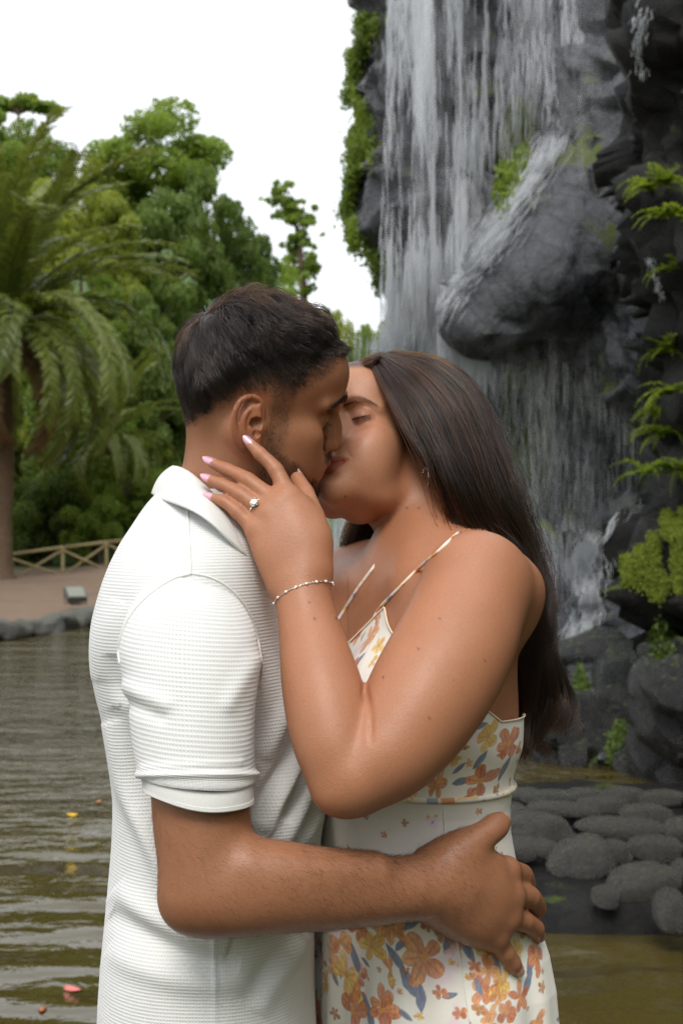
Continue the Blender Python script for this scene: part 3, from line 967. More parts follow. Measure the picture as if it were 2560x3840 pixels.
def make_dark_rock():
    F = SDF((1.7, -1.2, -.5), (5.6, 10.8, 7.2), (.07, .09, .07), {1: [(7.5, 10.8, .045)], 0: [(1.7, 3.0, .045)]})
    for yy, xx in ((8.0, 4.6), (6.0, 4.3), (4.0, 4.3), (2.2, 4.4), (.4, 4.7)):  # out-of-view run of wall, added to block sky light from the right
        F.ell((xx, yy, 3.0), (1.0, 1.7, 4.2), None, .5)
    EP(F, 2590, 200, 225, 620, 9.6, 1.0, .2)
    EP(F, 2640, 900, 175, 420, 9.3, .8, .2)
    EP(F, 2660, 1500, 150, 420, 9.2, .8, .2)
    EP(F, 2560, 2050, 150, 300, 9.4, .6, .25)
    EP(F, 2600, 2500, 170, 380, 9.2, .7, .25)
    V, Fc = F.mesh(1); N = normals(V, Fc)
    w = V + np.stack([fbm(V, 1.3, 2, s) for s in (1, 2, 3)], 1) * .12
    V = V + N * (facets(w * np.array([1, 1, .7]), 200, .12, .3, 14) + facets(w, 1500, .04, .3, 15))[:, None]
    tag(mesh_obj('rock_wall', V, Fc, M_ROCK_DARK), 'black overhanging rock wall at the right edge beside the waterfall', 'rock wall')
    return V, Fc
DR_V, DR_F = make_dark_rock()
from mathutils.bvhtree import BVHTree
CL_B = BVHTree.FromPolygons([tuple(v) for v in np.vstack([CL_V, DR_V])], [tuple(int(i) for i in f) for f in np.vstack([CL_F, DR_F + len(CL_V)])])
_CP = Vector((0, -CAM_D, CAM_Z))
def cliff_hit(u, v):
    d = (Vector(P(u, v, 1.0)) - _CP).normalized()
    loc, n, i, dist = CL_B.ray_cast(_CP, d)
    return (None, None) if loc is None else (np.array(loc), np.array(n))

# falling water: thousands of separate threads and drops
def make_falls():
    r = np.random.default_rng(12)
    Vs, Fs, k = [], [], 0
    def thread(pts, w):
        nonlocal k
        pts = np.asarray(pts); n = len(pts)
        prof = np.sin(np.linspace(.12, .95, n) * math.pi) ** .6 * w
        ring = np.array([(math.cos(a), math.sin(a)) for a in (0.4, 2.5, 4.6)])
        V = np.concatenate([p + np.stack([ring[:, 0] * q, ring[:, 1] * q, 0 * ring[:, 0]], 1) for p, q in zip(pts, prof)])
        Vs.append(V)
        f = grid_faces(3, n, wrap_u=True) + k
        Fs.append(f); k += len(V)
    bands = [  # centre and spread of u at the top and the bottom, v range, count, width mm, length m, stand-off
        (1630, 110, 1590, 130, -150, 1300, 11000, (3, 11), (.10, .50), (.1, .7)), (1620, 60, 1590, 80, -150, 1500, 3200, (4, 13), (.12, .55), (.2, .8)),
        (1900, 230, 1900, 260, -150, 1050, 3600, (2, 7), (.08, .40), (.05, .5)), (2180, 90, 2170, 90, -150, 800, 1500, (3, 9), (.08, .40), (.05, .5)),
        (1590, 130, 1560, 170, 1000, 2420, 5200, (3, 9), (.10, .50), (.2, .9)), (1350, 70, 1340, 80, 1500, 2420, 1300, (3, 9), (.12, .6), (.2, .9)),
        (2080, 190, 2080, 200, 1250, 2150, 2200, (2, 6), (.06, .36), (.05, .6)), (1790, 18, 1785, 22, 1150, 2300, 300, (3, 8), (.2, .7), (.05, .3)),
        (2230, 130, 2250, 130, 600, 1350, 500, (2, 5), (.06, .30), (.05, .3))]
    for (c0, s0, c1, s1, v0, v1, n, wd, ln, off) in bands:
        vv = r.uniform(v0, v1, n); f = (vv - v0) / (v1 - v0)
        uu = c0 + (c1 - c0) * f + r.normal(0, 1, n) * (s0 + (s1 - s0) * f)
        cl = vnoise(np.stack([uu * .012, vv * .0015, 0 * uu], 1), 1.0, 3) + .6 * vnoise(np.stack([uu * .05, vv * .003, 0 * uu], 1), 1.0, 4)
        sel = (cl + r.normal(0, .30, n) > -.10) & (uu > 1425 - 250 * (vv > 1250)) & (uu < 2400)
        for u, v in zip(uu[sel], vv[sel]):
            p, nn = cliff_hit(u, v)
            if p is None and v < 1000: continue
            y = (p[1] if p is not None and p[1] < 15 else 13.2) - r.uniform(*off)
            y = max(y, 10.8)
            q = P(u, v, y)
            L = r.uniform(*ln)
            sx = r.normal(0, .012)
            thread(np.stack([q[0] + sx * np.linspace(0, 1, 4) + r.normal(0, .002, 4), np.full(4, q[1]), q[2] + np.linspace(0, -L, 4)], 1), r.uniform(*wd) * .00062)
    # runs that follow the rock
    runs = [([(2010, -60), (2030, 120), (2060, 300), (2085, 450), (2095, 520)], 40, 16, (3, 7)), ([(1985, -60), (1990, 150), (2000, 330), (2010, 420)], 30, 12, (2, 6)),
            ([(2095, 500), (2020, 640), (1930, 760), (1850, 880), (1760, 990), (1680, 1090), (1620, 1200), (1580, 1350)], 900, 60, (3, 11)), ([(1900, 800), (1800, 960), (1700, 1060), (1620, 1150), (1560, 1300)], 700, 90, (3, 11)),
            ([(2380, 1850), (2310, 1900), (2240, 1985), (2200, 2060), (2185, 2180), (2210, 2290), (2170, 2400), (2130, 2500)], 900, 52, (4, 12)), ([(2200, 2060), (2230, 2150), (2190, 2260), (2140, 2380), (2110, 2500)], 240, 50, (3, 9)), ([(2060, 1500), (2080, 1640), (2100, 1760), (2110, 1850)], 50, 14, (3, 7)),
            ([(2440, 950), (2470, 1060), (2490, 1130)], 50, 12, (3, 7)), ([(2420, 20), (2400, 180), (2395, 330)], 90, 26, (4, 12))]
    for path, n, spread, wd in runs:
        pa = catmull(np.array(path, float), 60)
        for _ in range(n):
            a = r.integers(0, 50); m = r.integers(6, 10)
            seg = pa[a:a + m]
            du, dv = r.normal(0, spread * .5), r.normal(0, spread * .2)
            pts = []
            for (u, v) in seg[::2]:
                p, nn = cliff_hit(u + du, v + dv)
                if p is None: continue
                pts.append(p + nn * r.uniform(.01, .05) + np.array([0, -.02, 0]))
            if len(pts) >= 3 and np.linalg.norm(np.diff(np.array(pts), axis=0), axis=1).max() < .6: thread(np.array(pts), r.uniform(*wd) * .0006)
    o = mesh_obj('waterfall', np.concatenate(Vs), np.concatenate(Fs), M_FALL, None, True)
    tag(o, 'white threads of falling water in front of the dark rock face', 'waterfall', kind='stuff')
    # thin sheets of water behind the threads
    def veil(u0, u1, v0, v1, off, nu=30, nv=40, name='water_veil', lab=''):
        U = np.linspace(u0, u1, nu); W = np.linspace(v0, v1, nv)
        ys = []
        for v in W[::4]:
            for u in U[::3]:
                p, nn = cliff_hit(u, v)
                if p is not None and p[1] < 15.2: ys.append(p[1])
        y0 = np.percentile(ys, 12) - off
        G = []
        for j, v in enumerate(W):
            for i, u in enumerate(U):
                q = P(u, v, y0)
                q[1] += .12 * math.sin(i * .9) + .05 * math.sin(i * 2.3 + j * .1) + .25 * ((j / nv) - .5)
                G.append(q)
        G = np.array(G)
        ii, jj = np.meshgrid(np.linspace(0, 1, nu), np.linspace(0, 1, nv))
        fade = (np.sin(ii * math.pi) ** 1.6 * np.minimum(1, np.minimum(jj, 1 - jj) * 4 + .02) * (.75 + .25 * np.sin(ii * 17 + jj * 3))).ravel()
        o = mesh_obj(name, G, grid_faces(nu, nv), M_VEIL, None, True, {'fade': fade})
        tag(o, lab, 'waterfall', kind='stuff')
    veil(1380, 1900, -250, 1400, .25, lab='bright sheet of falling water at the left of the rock face')
    veil(1440, 1800, -250, 1650, .45, lab='second bright sheet of falling water at the left')
    veil(1780, 2380, -250, 800, .25, lab='thin sheet of falling water over the upper rock face')
    veil(1200, 1820, 1000, 2450, .30, lab='pale sheet of falling water behind the two heads')
    veil(1800, 2420, 1250, 2250, .35, lab='thin dark sheet of water below the jutting rock')
make_falls()

# ------------------------------------------------------------------ moss, hanging plants and ferns on the rock
def make_green(name, label, cat, spots, n, size, mat, seed, hang=.0, kind=None, flat=False):
    """leaf quads on the rock around the (u, v, ru, rv) spots; hang: length of trailing stems"""
    r = np.random.default_rng(seed)
    Vs = []
    for (u, v, ru, rv, w) in spots:
        for _ in range(int(n * w)):
            a = r.uniform(0, 6.28); q = math.sqrt(r.random())
            p, nn = cliff_hit(u + math.cos(a) * q * ru, v + math.sin(a) * q * rv)
            if p is None: continue
            m = 1 + (r.integers(2, 7) if hang and r.random() < .5 else 0)
            base = p + nn * r.uniform(.0, .04) + np.array([0, -.01, 0])
            for j in range(m):
                c = base + np.array([r.normal(0, .012), r.normal(0, .012) - .015 * j, -hang * j * r.uniform(.7, 1.2)])
                d = r.normal(size=3); d[2] -= .6; d /= np.linalg.norm(d)
                b = np.cross(d, nn + r.normal(0, .4, 3)); b /= np.linalg.norm(b) + 1e-9
                s = size * r.uniform(.5, 1.3)
                Vs.append(np.array([c - d * s, c + b * s * .42, c + d * s, c - b * s * .42]))
    V = np.concatenate(Vs)
    o = mesh_obj(name, V, np.arange(len(V)).reshape(-1, 4), mat, None, False)
    tag(o, label, cat, kind=kind)
    return o
_sil = []
for _v in np.arange(60, 1080, 12):
    for _u in np.arange(1250, 1700, 6):
        if cliff_hit(_u, _v)[0] is not None and cliff_hit(_u, _v)[0][1] < 15: _sil.append((_u, _v)); break
def make_fringe():
    r = np.random.default_rng(44); Vs = []
    for (u, v) in _sil:
        dens = .5 + .5 * math.sin(v * .02) ** 2
        for _ in range(int(60 * dens)):
            du = abs(r.normal(0, 10 + 34 * max(0, math.sin(v * .013 + 1)))); p, nn = cliff_hit(u + 4 + du, v + r.normal(0, 10))
            if p is None: continue
            c = p + np.array([-abs(r.normal(0, .03)), -abs(r.normal(0, .04)), 0])
            for j in range(r.integers(1, 5)):
                cc = c + np.array([r.normal(0, .02), -.01 * j, -.045 * j])
                d = r.normal(size=3); d[2] -= .8; d /= np.linalg.norm(d)
                b = np.cross(d, r.normal(size=3)); b /= np.linalg.norm(b) + 1e-9
                s = .028 * r.uniform(.5, 1.4)
                Vs.append(np.array([cc - d * s, cc + b * s * .4, cc + d * s, cc - b * s * .4]))
    V = np.concatenate(Vs)
    tag(mesh_obj('hanging_plant', V, np.arange(len(V)).reshape(-1, 4), M_LEAF_A, None, False), 'fringe of green plants hanging along the left edge of the waterfall rock', 'plant', kind='stuff')
make_fringe()
make_green('hanging_plant', 'tuft of yellow-green grass hanging above the jutting rock in the fall', 'plant', [(1940, 450, 60, 90, 1), (1930, 590, 60, 130, 1.2), (1900, 700, 40, 100, .7)], 420, .045, M_FERN, 4, .06, 'stuff')
make_green('moss', 'soft green moss under the thin water to the right of the brown hair', 'moss', [(1990, 1640, 75, 160, 1.6), (1930, 1480, 50, 120, .7), (2020, 1780, 40, 80, .6)], 520, .030, M_MOSS, 5, .02, 'stuff')
make_green('moss', 'bright green moss hanging in columns on the dark rock above the stones', 'moss', [(2540, 2080, 18, 140, 1), (2450, 2080, 16, 90, .8), (2400, 2120, 20, 80, .8), (2500, 1960, 25, 50, .5), (2460, 2180, 40, 60, .5), (2350, 2130, 18, 60, .4), (2560, 1980, 20, 90, .6)], 1500, .010, M_MOSS, 6, .008, 'stuff')
make_green('moss', 'dark green moss streaks low on the broken bank below the cascade', 'moss', [(2280, 2700, 60, 110, 1), (2200, 2780, 50, 90, .8), (2330, 2500, 40, 120, .6), (2480, 2400, 50, 90, .5), (2180, 2560, 30, 60, .4)], 420, .020, M_LEAF_B, 7, .02, 'stuff')

def make_fern(u, v, size, n, label, seed, d):
    r = np.random.default_rng(seed)
    p, nn = cliff_hit(u, v)
    base = p if p is not None and p[1] < 11 else P(u, v, d - 1.6)
    base = base + np.array([-.02, -.04, 0])
    root = empty('fern', base); tag(root, label, 'fern', 'plants growing on the dark rock wall')
    for i in range(n):
        az = r.uniform(math.pi * .75, math.pi * 2.1); L = size * r.uniform(.6, 1.1)
        t = np.linspace(0, 1, 12)
        ang = r.uniform(.3, 1.1) - t * r.uniform(1.2, 2.2)
        X = np.cumsum(np.cos(ang)) * L / 12; Z = np.cumsum(np.sin(ang)) * L / 12
        pts = np.stack([X * math.cos(az), X * math.sin(az), Z], 1)
        Vv, Ff = tube_mesh(pts, np.linspace(.003, .001, 12), 4)
        V, F, k = [Vv], list(Ff), len(Vv)
        sdv = np.array([-math.sin(az), math.cos(az), 0])
        for j in range(1, 12):
            tn = pts[j] - pts[j - 1]; tn /= np.linalg.norm(tn)
            for sg in (1, -1):
                for q in (0, .5):
                    c = pts[j] - tn * q * L / 12
                    dd = tn * .5 + sdv * sg + np.array([0, 0, r.normal(0, .25)]); dd /= np.linalg.norm(dd)
                    w = np.cross(dd, (0, 0, 1.0)); w /= np.linalg.norm(w) + 1e-9
                    ll = L * .22 * (1.1 - j / 12) * r.uniform(.7, 1.2)
                    V.append(np.array([c, c + dd * ll * .5 + w * ll * .22, c + dd * ll, c + dd * ll * .5 - w * ll * .22])); F.append([k, k + 1, k + 2, k + 3]); k += 4
        mesh_obj('frond', np.concatenate(V), F, M_FERN, root, False)
FERNS = [(2470, 720, .34, 12, 'fern with broad leaves on the dark rock beside the jutting block'), (2540, 830, .34, 14, 'fern at the right edge below the black overhang'), (2545, 1020, .26, 10, 'small fern at the right edge level with the jutting block'), (2500, 1330, .30, 14, 'bright fern at the right edge below the white water run'), (2540, 1480, .34, 18, 'dense bright fern halfway up the right edge'), (2500, 1640, .32, 18, 'bright fern above the arching yellow stem'), (2545, 1780, .34, 14, 'fern at the right edge just above the mossy columns'), (2470, 1560, .26, 12, 'small bright fern leaning over the fall'), (2440, 1790, .32, 7, 'fern with a long yellowing stem arching over the cascade')]
for _i, (_u, _v, _s, _n, _l) in enumerate(FERNS): make_fern(_u, _v, _s, _n, _l, 50 + _i, 9.0)

# ------------------------------------------------------------------ bank of rounded stones and loose rocks
def make_bank():
    # dark earth under the stones
    us = np.linspace(1350, 3000, 40); vs = np.linspace(2900, 3390, 24)
    V = []
    for v in vs:
        for u in us:
            d = 7600 / (v - 1980)
            q = P(u, v, d - 1.6)
            V.append(q)
    V = np.array(V)
    V[:, 2] += fbm(V, 4, 2, 3) * .03 - .06
    V.reshape(24, 40, 3)[:, :3, 2] -= np.array([.5, .3, .1])
    V[-40:, 2] -= .5; V[-80:-40, 2] -= .12
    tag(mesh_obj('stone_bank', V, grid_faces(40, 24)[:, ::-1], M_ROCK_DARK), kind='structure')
    st = [(2015, 3125, 158, 66, 1, .1), (2200, 3240, 150, 92, 2, -.5), (2425, 3335, 160, 88, 3, -.25), (2346, 3118, 190, 50, 4, .12), (2478, 3196, 120, 48, 5, .1), (2120, 3048, 150, 36, 0, .15), (2540, 3440, 80, 80, 2, 0), (1915, 3062, 80, 48, 3, 0), (1945, 3195, 115, 50, 4, .05),
          (2080, 3000, 120, 30, 5, 0), (2270, 3030, 120, 34, 1, 0), (2440, 3060, 120, 36, 2, .1), (2580, 3120, 90, 50, 3, 0), (2620, 3290, 90, 60, 0, 0), (1960, 2985, 90, 28, 4, 0), (2200, 2985, 90, 26, 3, 0), (2350, 2990, 100, 30, 1, 0), (2500, 3000, 100, 30, 5, 0), (2060, 3200, 60, 40, 2, .4), (2320, 3210, 70, 46, 1, .2), (2290, 3380, 60, 40, 5, 0), (1850, 3120, 90, 60, 1, 0), (1820, 3220, 90, 60, 2, 0)]
    labs = ['rounded grey stone nearest the pale thumb at the waterside', 'large pale stone in the middle of the bank', 'pale domed stone lowest on the bank', 'long dark flat stone at the back of the bank', 'flat stone near the right edge of the bank', 'long low slab behind the rounded grey stone', 'stone cut by the right edge just above the water', 'small stone behind the thumb', 'dark wet stone under the rounded grey stone']
    for i, (u, v, a, b, k, rz) in enumerate(st):
        d = 7600 / (v - 1980)
        c = P(u, v, d - 1.6); s = d / FPX
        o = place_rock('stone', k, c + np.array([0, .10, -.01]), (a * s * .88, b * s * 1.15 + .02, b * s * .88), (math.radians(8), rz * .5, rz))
        if i < len(labs): tag(o, labs[i], 'stone', 'rounded stones on the bank')
        else: tag(o, 'low grey stone set in the dark bank by the water', 'stone', 'low stones filling the bank')
    r = np.random.default_rng(8)
    for i in range(34):
        u, v = r.uniform(1360, 1800), r.uniform(2960, 3390)
        d = 7600 / (v - 1980); a = r.uniform(60, 110); c = P(u, v, d - 1.6); s_ = d / FPX
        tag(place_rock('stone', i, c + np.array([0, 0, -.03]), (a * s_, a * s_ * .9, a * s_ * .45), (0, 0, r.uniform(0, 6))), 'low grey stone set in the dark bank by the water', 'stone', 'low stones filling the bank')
    n = 0
    for _ in range(70):
        u, v = r.uniform(2020, 2620), r.uniform(2420, 2960)
        if u < 2560 - (v - 2400) * .9: pass
        p, nn = cliff_hit(u, v)
        if p is None or p[1] > 13: continue
        s = r.uniform(.06, .20)
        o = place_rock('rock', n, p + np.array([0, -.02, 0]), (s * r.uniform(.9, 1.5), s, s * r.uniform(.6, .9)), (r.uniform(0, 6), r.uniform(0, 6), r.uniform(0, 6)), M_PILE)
        tag(o, 'dark wet rock in the broken pile below the cascade', 'rock', 'rocks piled below the cascade'); n += 1
        if n > 44: break
make_bank()

def make_ledge():
    """stone edge the two people stand on (below the picture)"""
    m = MB(); r = np.random.default_rng(2)
    root = empty('stone_ledge'); tag(root, kind='structure')
    for i in range(7):
        for j in range(5):
            x, y = -1.2 + i * .42 + r.normal(0, .01), -1.9 + j * .62
            V, F = [], []
            mb = MB().box((0, 0, -.30), (.405, .60, .60 + r.normal(0, .004)))
            o = mb.build('slab', M_STONE, root)
            o.location = (x, y, 0)
            bv = o.modifiers.new('edge', 'BEVEL'); bv.width = .015; bv.segments = 2
make_ledge()

# floating leaves
def make_float(u, v, size, col, label, name='fallen_leaf', cat='leaf', seed=0):
    d = (CAM_Z - WATER_Z) * FPX / (v - HOR)
    c = P(u, v, d - 1.6); c[2] = WATER_Z + .006
    r = np.random.default_rng(seed)
    n = 14
    a = np.linspace(0, 2 * math.pi, n, endpoint=False)
    L = np.stack([np.cos(a) * size * (1 + .15 * np.cos(a)), np.sin(a) * size * .55 * (1 - .25 * np.cos(a)), .012 * np.cos(2 * a) * size * 8], 1)
    V = np.vstack([L, L * .5 + np.array([0, 0, .004]), [[0, 0, .006]]])
    F = [[i, (i + 1) % n, n + (i + 1) % n, n + i] for i in range(n)] + [[n + i, n + (i + 1) % n, 2 * n] for i in range(n)]
    o = mesh_obj(name, V, F, simple_mat(name + '_colour', col, .5, .2, 60))
    o.location = c; o.rotation_euler = (0, 0, r.uniform(0, 6))
    sm = o.modifiers.new('thick', 'SOLIDIFY'); sm.thickness = .001
    tag(o, label, cat)
make_float(275, 3058, .034, (.75, .45, .01), 'yellow leaf floating on the brown pond beside the white shirt', seed=1)
make_float(370, 3010, .04, (.42, .16, .05), 'small rust-coloured leaf floating near the white shirt', seed=2)
make_float(272, 3712, .038, (.62, .16, .15), 'pink-red petal floating low on the pond beside the shirt hem', 'fallen_petal', 'petal', 4)
make_float(160, 3790, .025, (.35, .12, .05), 'small brown leaf floating at the bottom of the pond view', seed=5)
make_float(2180, 3490, .03, (.62, .42, .02), 'tiny yellow leaf on the dark water below the stones', seed=6)
# ------------------------------------------------------------------ heads, hands
class Frame:
    """local millimetres (x forward, y left, z up) <-> world metres"""
    def __init__(s, O, R, S):
        s.O, s.R, s.S = np.array(O, float), np.array(R, float), S * 1e-3
    def w(s, p): return s.O + (np.asarray(p, float) @ s.R.T) * s.S
    def l(s, p): return ((np.asarray(p, float) - s.O) @ s.R) / s.S
    def at(s, u, v, yl=0.0):
        """local (x, z) where the sight line of (u, v) meets the local plane y = yl"""
        a, b = s.l(P(u, v, -0.3)), s.l(P(u, v, 0.3))
        t = (yl - a[1]) / (b[1] - a[1])
        q = a + t * (b - a)
        return q[0], q[2]

class Sculpt:
    def __init__(s, F, fr): s.F, s.fr = F, fr
    def ell(s, c, r, k=0, op='u', R=None, both=False):
        for sg in ((1, -1) if both else (1,)):
            cc = (c[0], c[1] * sg, c[2])
            RR = s.fr.R if R is None else s.fr.R @ (R if sg == 1 else np.diag([1, -1, 1]) @ R)
            s.F.ell(s.fr.w(cc), np.asarray(r, float) * s.fr.S, RR, k * s.fr.S, op)
    def tube(s, pts, r, k=0, op='u', both=False, flat=None, n=None):
        for sg in ((1, -1) if both else (1,)):
            q = [(p[0], p[1] * sg, p[2]) for p in pts]
            fl = None if flat is None else (s.fr.R @ (np.array(flat[0]) * np.array([1, sg, 1])), flat[1])
            s.F.tube(s.fr.w(q), np.asarray(r, float) * s.fr.S, k * s.fr.S, op, n, fl)

def sculpt_head(F, fr, L, fem=False):
    """L: landmarks in local mm. gl na tip sn ul st ll ms pog men as (x, z); eye (x, y, z); corner (x, y, z)"""
    s = Sculpt(F, fr)
    cx_, cy_, cz_ = L['corner']
    gl, na, tip, sn, ul, st, ll, ms, pog, men = [L[k] for k in 'gl na tip sn ul st ll ms pog men'.split()]
    eye, co = L['eye'], L['corner']
    jw = L.get('jaw', 1.0)
    s.ell((-4, 0, 50), (94, 73, 79))
    s.ell((gl[0] - 60, 0, gl[1] + 22), (60, 60, 50), 20)
    s.ell((36, 0, -12), (48, 57, 62), 20)
    s.tube([(-4, 58 * jw, -6), (2, 55 * jw, -48), (34, 42 * jw, -68), (pog[0] - 22, 15, men[1] + 17)], [17, 15, 14, 14], 16, both=True)
    s.tube([(30, 0, -46), (pog[0] - 20, 0, men[1] + 22)], [30 if fem else 34, 16], 20)
    s.ell((54, 46, -4), (25, 17, 17), 22, both=True)                       # cheekbone
    s.ell((58, 37, -34), (27, 21, 32), 22, both=True)                      # cheek
    s.ell((26, (42 if fem else 47) * jw, -38), (34, 17, 36), 22, both=True)                      # masseter
    s.ell((sn[0] - (27 if fem else 25), 0, (sn[1] + st[1]) / 2 - 4), (24, 32, 25), 16)      # muzzle
    s.ell((pog[0] - 14, 0, (pog[1] + men[1]) / 2 + 3), (14, 15 if fem else 19, 14), 16)   # chin
    if fem:
        s.ell((62, 28, -34), (22, 20, 22), 18, both=True)
        s.tube([(pog[0] - 30, 0, men[1] + 16), (22, 0, -74)], [15, 18], 24)
    br = 8.5 if not fem else 7.0
    s.tube([(gl[0] - br - 1, 8, gl[1] - 3), (gl[0] - br - 6, 26, gl[1] + 1), (gl[0] - br - 22, 47, gl[1] - 5)], [br, br, br - 1.5], 12, both=True)
    # eye sockets, lids
    ex, ey, ez = eye
    s.tube([(ex + 16, 15, ez + 7), (ex + 17, ey - 2, ez + 8), (ex + 11, ey + 15, ez + 5)], [6.5, 7.5, 6.0], 9, 's', both=True)      # hollow under the brow
    s.ell((ex + 13, 14.5, ez - 1), (7, 5.5, 9), 8, 's', both=True)
    s.tube([(ex + 13, 17, ez - 8), (ex + 17, ey, ez - 14), (ex + 14, ey + 9, ez - 14)], [4.5, 4.0, 3.0], 9, 's', both=True)
    s.ell((ex, ey - 1, ez), (12.8, 12.6, 12.6), 4.0, both=True)
    def arc(dz, rr, w):
        out = []
        for t in np.linspace(-1, 1, 7):
            yy = t * w
            zz = dz * (1 - t * t) - 2.6 * (1 if dz < 0 else -.2) + (.8 * t if dz > 0 else .5 * t)
            xx = math.sqrt(max(4.0, rr * rr - (yy * .93) ** 2 - zz * zz))
            out.append((ex + xx, ey + yy, ez + zz))
        return out
    s.tube(arc(8.8, 13.2, 13.0), [.6, 1.3, 1.5, 1.5, 1.5, 1.3, .6], 2.2, 's', both=True)                 # lid crease
    s.tube(arc(-3.0, 13.2, 13.0), [.9, 1.0, 1.0, 1.0, 1.0, 1.0, .8], 1.5, 's', both=True)                # closed lash line
    # nose
    mx, mz = (na[0] * .5 + tip[0] * .5) - 3.5 + L.get('hump', 0), na[1] * .5 + tip[1] * .5 + 2
    s.tube([(na[0] - 7.0, 0, na[1] + 3), (na[0] - 6.8, 0, na[1] - 2), (mx - 4.5, 0, mz), (tip[0] - 9.4, 0, tip[1] + 1)], [6.0, 6.3, 7.2, 8.6], 8)
    s.tube([(na[0] - 16, 8, na[1] - 6), (mx - 15, 10.5, mz - 2), (tip[0] - 21, 12.5, tip[1] - 1)], [6, 7.5, 7.5], 9, both=True)
    s.ell((tip[0] - 9.6, 0, tip[1] - .5), (9.6, 9.5, 8.8), 5)
    s.ell((tip[0] - 18, 11.6, tip[1] - 3.2), (10, 6.2, 7.4), 3.5, both=True)
    s.tube([(tip[0] - 8, 0, tip[1] - 6), (sn[0] - 3.5, 0, sn[1] + 2)], [4.5, 4.2], 4)
    s.ell((tip[0] - 14, 6.8, tip[1] - 11.5), (5.0, 2.8, 4.0), 2.5, 's', both=True)
    s.tube([(tip[0] - 27, 17.5, tip[1] + 4), (tip[0] - 28, 18.2, tip[1] - 4), (tip[0] - 25, 16.5, tip[1] - 10)], 1.3, 5, 's', both=True)
    if fem:
        s.tube([(tip[0] - 23, 20, tip[1] - 7), (sn[0] - 10, 27, st[1] + 10), (cx_ + 3, cy_ + 5, cz_ + 3)], [.8, 1.2, .8], 7, 's', both=True)   # smile line
        s.ell((62, 34, -20), (26, 22, 20), 18, both=True)
    # mouth
    s.tube([(sn[0] - 4, 4.2, sn[1] - 2), (ul[0] - 3.5, 5.0, ul[1] + 3)], [2.5, 2.8], 4, both=True)
    cx, cy, cz = co
    s.tube([(ul[0] - 4.6, 0, ul[1] - .8), (ul[0] - 5.2, 6, ul[1]), (ul[0] * .6 + cx * .4 - 5, cy * .6, ul[1] * .6 + cz * .4), (cx - 3, cy, cz + .4)], np.array([4.4, 4.6, 3.8, 2.0]) * (.78 if fem else 1), 3.5, both=True)
    s.tube([(ll[0] - 5.6, 0, ll[1]), (ll[0] - 6.2, 7, ll[1]), (ll[0] * .6 + cx * .4 - 5.5, cy * .6, ll[1] * .6 + cz * .4 - .5), (cx - 3, cy, cz - .4)], np.array([5.4, 5.4, 4.4, 2.0]) * (.80 if fem else 1), 3.5, both=True)
    s.tube([(st[0] + 1.2, 0, st[1]), (st[0] * .72 + cx * .28 + 1.5, cy * .55, st[1] * .75 + cz * .25), (cx + .5, cy + .5, cz)], [0.9, 0.9, 0.8], 1.6, 's', both=True)
    s.ell((cx - 1, cy + 3, cz), (3, 2.4, 3.5), 4, 's', both=True)
    s.ell((ms[0] + 8, 0, ms[1] - 1), (8, 15, 5.5), 9, 's')
    return s

def sculpt_ear(s, side, tx=0.0, tz=0.0, sc=1.0, lift=0.36, y0=70.0, tilt=12.0):
    ct, stt = math.cos(math.radians(tilt)), math.sin(math.radians(tilt))
    def e(a, b, o=0.0):
        a, b = a * sc, b * sc
        a2, b2 = a * ct - b * stt, a * stt + b * ct
        return (tx - 8 + a2, side * (y0 + o + lift * (9 - a)), tz + b2)
    s.tube([e(-6, -14, -2), e(-7, 2, -2), e(-5, 18, -2)], [13, 16, 13.5], 5, flat=((-.34, side, 0), 2.6))
    s.ell((tx - 10, side * (y0 - 1), tz), (10, 10, 18), 8)
    hel = [e(7, 3, 0), e(9.5, 14, 1), e(6, 26, 2), e(-4, 32, 2.5), e(-15, 28, 3), e(-21, 15, 3), e(-20.5, 0, 2.5), e(-16, -12, 2), e(-10, -20, 1.5)]
    s.tube(hel, [2.2, 2.6, 3.0, 3.3, 3.4, 3.3, 3.0, 2.8, 3.0], 2.5, n=33)
    s.ell(e(-2, -23, 1), (7.5, 4.4, 8.0), 5)
    s.tube([e(3, 20, 2), e(-7, 17, 3.2), e(-12, 7, 3.4), e(-11.5, -5, 3.2), e(-6, -13, 3.0), e(1, -15, 3)], [2.0, 2.6, 2.8, 2.8, 2.8, 2.6], 2.5, n=21)
    s.ell(e(1.5, 3, 4.5), (9.5 * sc, 9.5, 9.5 * sc), 2.0, 's')
    s.ell(e(2.0, -7, 4.5), (7.5 * sc, 9.5, 8.0 * sc), 2.0, 's')
    s.ell(e(4, -3, 0), (5 * sc, 9, 6 * sc), 2.5, 's')
    s.tube([e(4, 25, 5), e(-5, 25, 6), e(-14, 19, 6.5), e(-16.5, 8, 6.5), e(-15.5, -4, 6)], [2.2, 2.6, 2.2, 1.6, 1.0], 2.5, 's', n=21)
    s.ell(e(9, -2, 1.2), (3.6, 3.2, 6.0), 3)
    return e

def sculpt_finger(F, pts, r, k=0.004, nail=None):
    F.tube(pts, r, k, n=(len(pts) - 1) * 6 + 1)
    for i in range(1, len(pts) - 1):                       # knuckle swellings
        F.ell(pts[i], r[i] * 0.985, None, 0.003)

